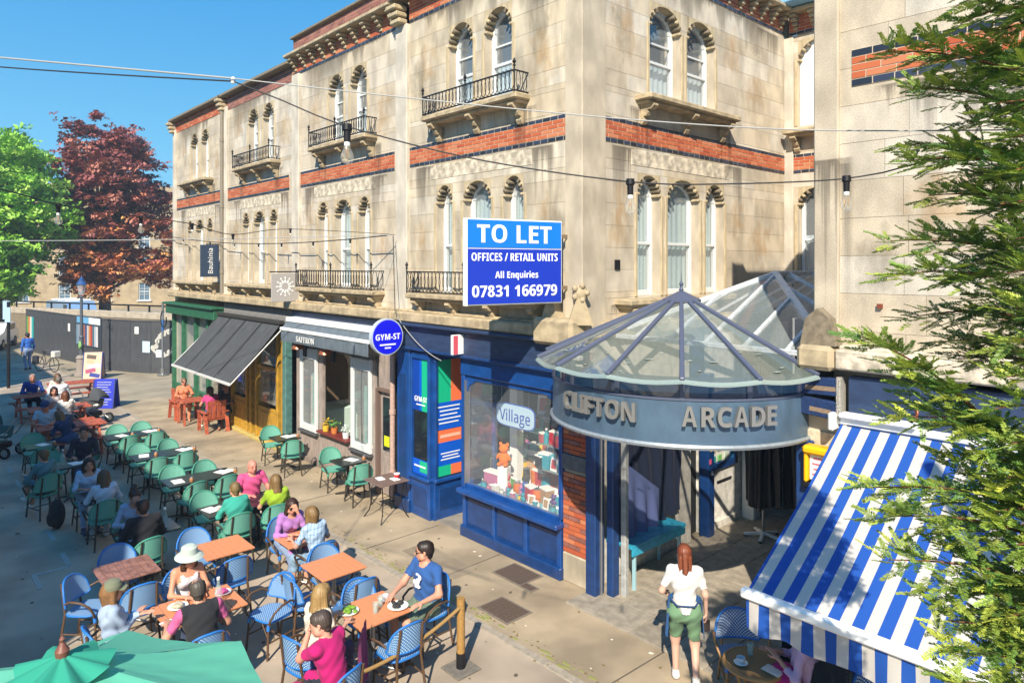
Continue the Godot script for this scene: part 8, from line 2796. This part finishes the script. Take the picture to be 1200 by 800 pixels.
func people() -> void:
	var E := PI / 2
	var check := mk("cloth_check", "b9cde0", 0.95, {"uv": true})
	var im := Image.create(16, 16, true, Image.FORMAT_RGB8)
	for y in 16:
		for x in 16:
			im.set_pixel(x, y, Color(0.92, 0.95, 0.98) * (0.8 if x < 3 else 1.0) * (0.86 if y < 3 else 1.0) - (Color(0.25, 0.1, 0.0, 0) if x < 3 and y < 3 else Color(0, 0, 0, 0)))
	im.generate_mipmaps()
	check.albedo_texture = ImageTexture.create_from_image(im)
	check.uv1_scale = V(5, 5, 1)
	var ta := func(x, y, z): return V(x, y, z)
	# around the wooden tables in the foreground
	person("woman in a white sun hat and white vest top at the crowded wooden table", V(-2.5, 0, 5.05), E, {"cell": 0.017, "sleeve": 0.0, "neckline": 0.11, "top": "e6e6ea", "low": "3d4a66", "skin": "d89a78", "hair": "bob", "hair_hex": "6b4630", "hat": "sun", "hat_hex": "c3d0c4", "shades": true, "lean": 0.22, "hl": V(-0.12, 0.79, 0.42), "hr": V(0.1, 0.79, 0.42), "look": Vector2(0.2, 0.1), "shoe": "5a4634"})
	person("person in an olive cap and pale blue jacket, arms folded, by the crowded table", V(-1.92, 0, 6.02), PI, {"cell": 0.018, "sleeve": 1.95, "top": "a9bdd6", "low": "2f75ad", "skin": "dba083", "hair": "bob", "hair_hex": "b98a5a", "hat": "cap", "hat_hex": "7c8168", "lean": -0.06, "look": Vector2(-0.2, 0), "hl": V(0.05, 0.83, 0.27), "hr": V(-0.06, 0.86, 0.28), "shoe": "d8d8d4", "fl": V(-0.1, 0.085, 0.62), "fr": V(0.12, 0.085, 0.7)})
	person("grey haired man in a black waistcoat over pink sleeves, seen from behind", V(-1.02, 0, 5.3), -E, {"cell": 0.018, "woman": false, "sleeve": 0.7, "sleeve_hex": "d9679a", "top": "2b2c2f", "low": "2f5f96", "skin": "d59b7e", "hair": "balding", "hair_hex": "6d655c", "lean": 0.3, "hl": V(-0.2, 0.8, 0.4), "hr": V(0.26, 0.8, 0.46), "shoe": "3a3a3c", "build": 1.08})
	person("man in a blue printed T-shirt and dark glasses behind the salad table", V(-0.28, 0, 2.74), 0.15, {"cell": 0.016, "woman": false, "sleeve": 0.62, "top": "2f5c9c", "print": "d9dbe4", "low": "6f7f6b", "leg": 0.95, "skin": "d99d80", "hair": "short", "hair_hex": "3d2e26", "shades": true, "lean": -0.02, "look": Vector2(-0.75, 0.0), "hl": V(-0.16, 0.8, 0.42), "hr": V(0.3, 0.8, 0.36), "shoe": "4a4a4c", "build": 1.1})
	person("woman with long fair hair in a cream top beside the man in magenta", V(-0.2, 0, 4.36), PI + 0.2, {"cell": 0.017, "sleeve": 0.5, "top": "e3d8c4", "low": "5c5470", "skin": "dca487", "hair": "long", "hair_hex": "d9b070", "lean": 0.14, "hl": V(-0.15, 0.8, 0.34), "hr": V(0.16, 0.8, 0.36), "shoe": "6b5a4a"})
	person("man in a magenta T-shirt resting his chin on his hand", V(0.6, 0, 4.5), -1.15, {"cell": 0.016, "woman": false, "sleeve": 0.6, "top": "c2186f", "print": "c77a92", "low": "2a3140", "skin": "db9f86", "hair": "crop", "hair_hex": "6a5a50", "lean": 0.26, "look": Vector2(0.5, 0.15), "hl": V(-0.36, 0.62, 0.42), "hr": V(0.04, 1.12, 0.33), "pole_r": V(0.4, -1, 0.1), "palm_r": V(-0.4, 0.1, -1), "grip_r": true, "shoe": "333"  + "333"})
	person("woman in lilac cardigan and dark glasses, hand to her mouth", V(-3.46, 0, 3.2), E, {"cell": 0.017, "sleeve": 1.8, "top": "b77fc4", "low": "8a9fc0", "skin": "d99d80", "hair": "bob", "hair_hex": "54382b", "shades": true, "lean": 0.25, "look": Vector2(-0.2, 0.1), "hr": V(0.02, 1.12, 0.32), "pole_r": V(0.5, -1, 0.0), "palm_r": V(0, 0.1, -1), "grip_r": true, "hl": V(-0.12, 0.8, 0.36), "leg": 1.6, "shoe": "c9b8a8"})
	person("fair haired woman in a pale checked blouse, back to the viewer", V(-2.56, 0, 3.12), -E + 0.2, {"cell": 0.017, "sleeve": 0.8, "top": "d7dfe8", "top_mat": check, "low": "8fb0cc", "leg": 1.5, "skin": "dca68c", "hair": "bob", "hair_hex": "b08a55", "lean": 0.2, "hl": V(-0.2, 0.79, 0.36), "hr": V(0.18, 0.79, 0.4), "shoe": "9a8574", "fl": V(-0.12, 0.085, 0.15)})
	# at the green tables in the sun
	person("bald man in a bright pink T-shirt at the green table", V(-5.72, 0, 2.9), E, {"woman": false, "sleeve": 0.6, "top": "e2588f", "low": "5b6478", "skin": "dd9380", "hair": "none", "lean": 0.1, "hl": V(-0.18, 0.8, 0.36), "hr": V(0.2, 0.8, 0.36), "shoe": "555a60", "build": 1.12})
	person("woman in a teal jacket with fair hair, back to the viewer", V(-4.55, 0, 3.58), -E, {"sleeve": 1.95, "top": "3dac98", "low": "3f8f88", "skin": "d99d80", "hair": "short", "hair_hex": "b39460", "lean": 0.14, "build": 1.15, "shoe": "6b5a4a"})
	person("woman with long fair hair in lime green, facing the man in pink", V(-4.52, 0, 2.9), -E - 0.1, {"sleeve": 0.7, "top": "9fc02f", "low": "3f74b5", "skin": "d99d80", "hair": "long", "hair_hex": "a98552", "lean": 0.1, "shoe": "3f5f9a"})
	# in the shade
	person("woman with her hair in a bun and a pastel patterned jacket", V(-5.6, 0, 4.93), E, {"sleeve": 1.9, "top": "a9b8d8", "top_mat": mk("cloth_pastel", "b7c4e0", 0.95, {"tex": "speck", "scale": 9.0, "world": false}), "low": "22262f", "skin": "c98e74", "hair": "bun", "hair_hex": "4a2f24", "lean": 0.22, "hr": V(0.02, 1.1, 0.32), "pole_r": V(0.5, -1, 0.0), "palm_r": V(0, 0.1, -1), "grip_r": true, "look": Vector2(0.1, 0.15), "shoe": "2a2a2c"})
	person("balding man in black seen from behind in the shade", V(-4.52, 0, 5.0), -E + 0.1, {"woman": false, "sleeve": 1.9, "top": "1c1d24", "low": "22252c", "skin": "c08a70", "hair": "balding", "hair_hex": "4a342a", "lean": 0.16, "build": 1.08, "shoe": "2a2a2c"})
	person("dark haired woman in pale blue looking towards the viewer", V(-8.1, 0, 5.08), E - 0.1, {"sleeve": 1.3, "top": "b4cbe8", "neckline": 0.12, "low": "8fa8c9", "skin": "c98e74", "hair": "long", "hair_hex": "241c1c", "lean": 0.1, "hl": V(-0.1, 0.8, 0.34), "hr": V(0.08, 0.8, 0.3), "shoe": "3a4a6a"})
	person("woman with long light brown hair in white, back to the viewer in shade", V(-6.86, 0, 5.06), -E, {"sleeve": 1.3, "top": "c9d4e6", "low": "a9b8c4", "skin": "d09a80", "hair": "long", "hair_hex": "8a6a4c", "lean": 0.12, "shoe": "cfd3d6"})
	person("person in a teal jumper and shorts, legs crossed, seen from behind", V(-9.25, 0, 5.6), -E + 0.45, {"sleeve": 1.7, "top": "4f7f8c", "low": "20242c", "leg": 0.75, "skin": "cf9a80", "hair": "short", "hair_hex": "9a744c", "lean": 0.06, "fl": V(-0.05, 0.12, 0.5), "fr": V(0.0, 0.3, 0.55), "shoe": "e4e4e2"})
	person("person in dark clothes and jeans leaning back at the shaded table", V(-10.72, 0, 4.66), E - 0.3, {"woman": false, "sleeve": 1.9, "top": "2a2838", "low": "4d7fc0", "skin": "c08a72", "hair": "short", "hair_hex": "2a1f1e", "lean": -0.05, "fl": V(-0.1, 0.085, 0.6), "fr": V(0.15, 0.085, 0.62), "shoe": "c9ced6"})
	# on the picnic benches
	person("bald man in a blue suit jacket at the farthest picnic bench", V(-20.66, 0, 4.3), E, {"cell": 0.024, "woman": false, "sleeve": 1.95, "top": "2449a0", "low": "26304a", "skin": "c98a74", "hair": "balding", "hair_hex": "b9b4ae", "lean": 0.1})
	person("grey haired man in a white shirt at the far picnic bench", V(-19.25, 0, 3.75), -E, {"cell": 0.024, "woman": false, "sleeve": 1.8, "top": "e6e8ee", "low": "4a4f5c", "skin": "cf947c", "hair": "short", "hair_hex": "8f8478", "lean": 0.2})
	person("brown haired woman in cream at the far picnic bench", V(-20.66, 0, 3.6), E, {"cell": 0.024, "sleeve": 1.6, "top": "d9d4c8", "low": "4a4f5c", "skin": "cf947c", "hair": "bob", "hair_hex": "8a6a4c", "lean": 0.15})
	person("dark haired woman in white and coral behind the middle picnic bench", V(-17.8, 0, 4.15), E, {"cell": 0.024, "sleeve": 0.4, "top": "e3d9d6", "low": "c97a66", "skin": "d59a80", "hair": "bob", "hair_hex": "3f2a24", "lean": 0.2})
	person("auburn haired woman in a white top, back to the viewer, middle bench", V(-16.4, 0, 4.05), -E, {"cell": 0.024, "sleeve": 1.0, "top": "e9e4dc", "low": "5a6478", "skin": "d59a80", "hair": "long", "hair_hex": "8a4f2c", "lean": 0.12})
	person("person in a navy cap and pale blue T-shirt with bare knees", V(-14.95, 0, 4.75), E - 0.2, {"cell": 0.022, "woman": false, "sleeve": 0.6, "top": "b7d3e6", "low": "3a4660", "leg": 0.5, "skin": "d58f74", "hair": "short", "hair_hex": "4a3628", "hat": "cap", "hat_hex": "2a4a78", "lean": 0.14, "look": Vector2(-0.3, 0.2)})
	person("fair haired woman in navy leaning on the nearest picnic bench", V(-13.55, 0, 4.45), -E + 0.5, {"cell": 0.022, "sleeve": 1.9, "top": "27446e", "low": "2c4f80", "skin": "d59a80", "hair": "long", "hair_hex": "b08a62", "lean": 0.3, "side": 0.2})
	# by the bar
	person("woman in orange with dark glasses in the coral armchair", V(-16.6, 0, 0.75), E - 0.2, {"cell": 0.022, "sleeve": 1.9, "top": "e08a64", "low": "e0916c", "skin": "d9957a", "hair": "short", "hair_hex": "a98a6a", "shades": true, "lean": 0.0})
	person("long haired woman in a pink and white top by the bar", V(-14.35, 0, 0.66), -E, {"cell": 0.02, "sleeve": 0.5, "top": "d64a8c", "low": "4a4f66", "leg": 0.9, "skin": "d9a084", "hair": "long", "hair_hex": "7a4a34", "lean": 0.12, "look": Vector2(0.3, 0.0), "shoe": "e2ded6", "fl": V(-0.1, 0.085, 0.55), "fr": V(0.08, 0.085, 0.6)})
	person("person with black hair in a dark top behind the woman in pink", V(-14.5, 0, 0.12), E * 0.6, {"cell": 0.024, "woman": false, "sleeve": 1.5, "top": "43303a", "low": "22262f", "skin": "c08a72", "hair": "short", "hair_hex": "1c1614", "lean": 0.1})
	person("pedestrian in a blue jacket with a dark rucksack, far left", V(-32.6, 0, 2.85), deg_to_rad(-70), {"cell": 0.028, "woman": false, "stand": true, "sleeve": 1.95, "top": "2f6ac4", "low": "8aa0c4", "skin": "c08a72", "hair": "short", "hair_hex": "2a2a3a", "face": false, "shoe": "3a3a44"})
	# waitress, walking away
	var w := person("waitress with red hair, white shirt and green shorts walking to the arcade", V(2.49, 0, 0.96), deg_to_rad(-140), {"cell": 0.015, "stand": true, "size": 0.97, "sleeve": 0.72, "top": "eeeae6", "low": "6f9370", "low_name": "shorts", "leg": 0.82, "skin": "e0b39c", "hair": "pony", "hair_hex": "b0603e", "lean": 0.04, "hl": V(-0.27, 0.78, 0.08), "hr": V(0.2, 0.98, 0.25), "fl": V(-0.12, 0.12, -0.12), "fr": V(0.09, 0.085, 0.14), "shoe": "e6e2da", "grip_l": true, "toes": V(0, 0, 1)})
	obj("apron", Mb.new().sheet(20, 10, func(s, t): return V(0.205 * cos(PI * (-0.14 + 1.28 * s)) * (1.12 - 0.16 * t), 0.60 + 0.44 * t, 0.0 + 0.18 * sin(PI * (-0.14 + 1.28 * s)) * (1.05 - 0.15 * t))), cloth("2f6aa8"), w)
	obj("apron_tie", Mb.new().tube([V(-0.17, 1.03, -0.02), V(-0.1, 1.0, -0.13), V(0.0, 1.01, -0.155), V(0.1, 1.0, -0.13), V(0.17, 1.03, -0.02)], 0.012, 6), cloth("27456e"), w)
	obj("shirt_tail", Mb.new().sheet(16, 6, func(s, t): return V(0.11 * (s * 2 - 1) * (0.6 + 0.4 * t), 0.91 + 0.1 * t, -0.15 + 0.05 * pow(s * 2 - 1, 2) + 0.008 * sin(s * 22.0))), cloth("eeeae6"), w)
	obj("order_pad", Mb.new().box(Vector3.ZERO, V(0.08, 0.14, 0.02), 0.006), mk("pad_dark", "3a2f2c", 0.6), w, Transform3D(Basis(Vector3.UP, 0.4), V(-0.27, 0.68, 0.1)))
	# under the striped awning
	var l := person("woman in a pale lilac shirt with magenta bag under the striped awning", V(3.98, 0, 0.8), -1.15, {"cell": 0.016, "sleeve": 1.5, "top": "cfaed0", "low": "3a2f4a", "skin": "d59a80", "hair": "bob", "hair_hex": "5a3f30", "lean": 0.3, "hl": V(-0.1, 0.83, 0.42), "hr": V(0.12, 0.86, 0.36), "shoe": "3a3a3c"})
	obj("bag", Mb.new().ell(V(0.05, 0.66, 0.3), V(0.2, 0.11, 0.17), 16, 10), cloth("c01d78"), l)
	obj("scarf", Mb.new().tube([V(-0.08, 1.06, 0.12), V(0, 1.0, 0.2), V(0.08, 1.06, 0.12)], 0.03, 8), cloth("5a2f80"), l)

var YEW := [
	[Vector3(6.60,6.22,4.18), Vector3(6.27,6.08,4.69), 7, 1.00],
	[Vector3(6.61,5.93,4.47), Vector3(6.40,5.88,4.84), 6, 0.90],
	[Vector3(6.61,5.97,4.62), Vector3(6.35,5.94,4.90), 8, 0.95],
	[Vector3(6.64,5.98,4.73), Vector3(6.43,6.01,4.96), 7, 0.90],
	[Vector3(6.55,5.76,4.24), Vector3(6.04,5.93,4.79), 13, 1.00],
	[Vector3(6.59,5.57,4.34), Vector3(6.12,5.77,4.70), 11, 0.95],
	[Vector3(6.56,5.39,4.23), Vector3(6.05,5.54,4.63), 12, 0.90],
	[Vector3(6.63,5.32,4.59), Vector3(6.18,5.42,4.94), 12, 1.00],
	[Vector3(6.61,5.17,4.47), Vector3(6.20,5.29,4.77), 10, 1.00],
	[Vector3(6.61,4.97,4.47), Vector3(6.09,5.10,4.88), 12, 1.00],
	[Vector3(6.61,4.87,4.62), Vector3(6.14,4.96,4.98), 12, 1.15],
	[Vector3(6.58,4.73,4.35), Vector3(6.11,4.77,4.71), 10, 0.90],
	[Vector3(6.52,4.57,4.27), Vector3(6.15,4.65,4.52), 8, 0.85],
	[Vector3(6.49,4.35,4.90), Vector3(6.13,4.73,5.29), 16, 1.10],
	[Vector3(6.70,4.29,4.81), Vector3(6.21,4.43,5.20), 12, 1.15],
	[Vector3(6.69,4.15,4.67), Vector3(6.34,4.26,5.05), 8, 1.15],
	[Vector3(6.71,4.06,4.80), Vector3(6.14,4.16,5.27), 12, 1.25],
	[Vector3(6.71,3.95,4.80), Vector3(6.22,4.09,5.34), 11, 1.25],
	[Vector3(6.74,3.81,4.92), Vector3(6.23,3.93,5.32), 12, 1.20],
	[Vector3(6.71,3.66,4.80), Vector3(6.34,3.82,5.20), 8, 1.15],
	[Vector3(6.74,3.59,4.92), Vector3(6.35,3.71,5.19), 9, 1.20],
	[Vector3(6.75,3.47,4.91), Vector3(6.39,3.68,5.30), 9, 1.15],
	[Vector3(6.78,3.44,5.02), Vector3(6.41,3.55,5.27), 8, 1.15],
	[Vector3(6.63,5.85,4.00), Vector3(6.22,5.93,4.30), 8, 0.72],
	[Vector3(6.63,5.79,4.00), Vector3(6.20,5.86,4.32), 8, 0.72],
	[Vector3(6.63,5.68,4.00), Vector3(6.29,5.88,4.23), 8, 0.72],
	[Vector3(6.63,5.67,4.00), Vector3(6.28,5.69,4.23), 8, 0.72],
	[Vector3(6.63,5.52,4.00), Vector3(6.22,5.66,4.30), 8, 0.72],
	[Vector3(6.63,5.41,4.00), Vector3(6.21,5.51,4.31), 8, 0.72],
	[Vector3(6.63,5.31,4.00), Vector3(6.27,5.41,4.24), 8, 0.72],
	[Vector3(6.63,5.28,4.00), Vector3(6.26,5.42,4.26), 8, 0.72],
	[Vector3(6.63,5.17,4.00), Vector3(6.22,5.34,4.30), 8, 0.72],
	[Vector3(6.63,5.11,4.00), Vector3(6.27,5.28,4.25), 8, 0.72],
	[Vector3(6.63,4.98,4.00), Vector3(6.29,5.18,4.22), 8, 0.72],
	[Vector3(6.63,4.90,4.00), Vector3(6.21,5.10,4.31), 8, 0.72],
	[Vector3(6.63,4.82,4.00), Vector3(6.23,5.02,4.29), 8, 0.72],
	[Vector3(6.63,4.77,4.00), Vector3(6.22,4.84,4.29), 8, 0.72],
	[Vector3(6.63,4.64,4.00), Vector3(6.30,4.74,4.21), 8, 0.72],
	[Vector3(6.63,4.57,4.00), Vector3(6.25,4.65,4.27), 8, 0.72],
	[Vector3(6.63,4.46,4.00), Vector3(6.20,4.58,4.32), 8, 0.72],
	[Vector3(6.63,4.48,4.00), Vector3(6.19,4.56,4.33), 8, 0.72],
	[Vector3(6.66,4.14,4.26), Vector3(6.36,4.28,4.59), 8, 0.80],
	[Vector3(6.66,4.05,4.26), Vector3(6.32,4.14,4.63), 8, 0.80],
	[Vector3(6.66,3.97,4.26), Vector3(6.35,4.04,4.60), 8, 0.80],
	[Vector3(6.66,3.88,4.26), Vector3(6.38,4.01,4.57), 8, 0.80],
	[Vector3(6.66,3.80,4.26), Vector3(6.35,3.90,4.61), 8, 0.80],
	[Vector3(6.66,3.71,4.26), Vector3(6.41,3.83,4.53), 8, 0.80],
	[Vector3(6.66,3.62,4.26), Vector3(6.37,3.75,4.58), 8, 0.80],
	[Vector3(6.66,3.54,4.26), Vector3(6.36,3.63,4.58), 8, 0.80],
	[Vector3(6.66,3.45,4.26), Vector3(6.35,3.55,4.61), 8, 0.80],
	[Vector3(6.66,3.37,4.26), Vector3(6.32,3.49,4.64), 8, 0.80],
	[Vector3(6.66,3.28,4.26), Vector3(6.39,3.44,4.56), 8, 0.80],
	[Vector3(6.66,3.19,4.26), Vector3(6.41,3.33,4.53), 8, 0.80],
	[Vector3(6.66,3.11,4.26), Vector3(6.37,3.19,4.57), 8, 0.80],
	[Vector3(6.79,5.59,4.86), Vector3(6.56,5.68,5.12), 7, 1.00],
	[Vector3(6.79,5.47,4.86), Vector3(6.52,5.56,5.15), 7, 1.00],
	[Vector3(6.79,5.36,4.86), Vector3(6.56,5.44,5.12), 7, 1.00],
	[Vector3(6.79,5.24,4.86), Vector3(6.57,5.33,5.11), 7, 1.00],
	[Vector3(6.79,5.12,4.86), Vector3(6.53,5.21,5.14), 7, 1.00],
	[Vector3(6.79,5.00,4.86), Vector3(6.57,5.09,5.10), 7, 1.00],
	[Vector3(6.79,4.88,4.86), Vector3(6.55,4.97,5.13), 7, 1.00],
	[Vector3(6.79,4.76,4.86), Vector3(6.57,4.85,5.10), 7, 1.00],
	[Vector3(6.79,4.64,4.86), Vector3(6.55,4.73,5.13), 7, 1.00],
	[Vector3(6.79,4.53,4.86), Vector3(6.55,4.61,5.13), 7, 1.15],
	[Vector3(6.79,4.41,4.86), Vector3(6.52,4.50,5.16), 7, 1.15],
	[Vector3(6.79,4.29,4.86), Vector3(6.56,4.38,5.12), 7, 1.15],
	[Vector3(6.79,4.17,4.86), Vector3(6.55,4.26,5.12), 7, 1.15],
	[Vector3(6.79,4.05,4.86), Vector3(6.52,4.14,5.15), 7, 1.15],
	[Vector3(6.79,3.93,4.86), Vector3(6.55,4.02,5.12), 7, 1.15],
	[Vector3(6.79,3.81,4.86), Vector3(6.56,3.90,5.11), 7, 1.15],
	[Vector3(6.79,3.69,4.86), Vector3(6.55,3.78,5.13), 7, 1.15],
	[Vector3(6.79,3.58,4.86), Vector3(6.53,3.67,5.15), 7, 1.15],
]
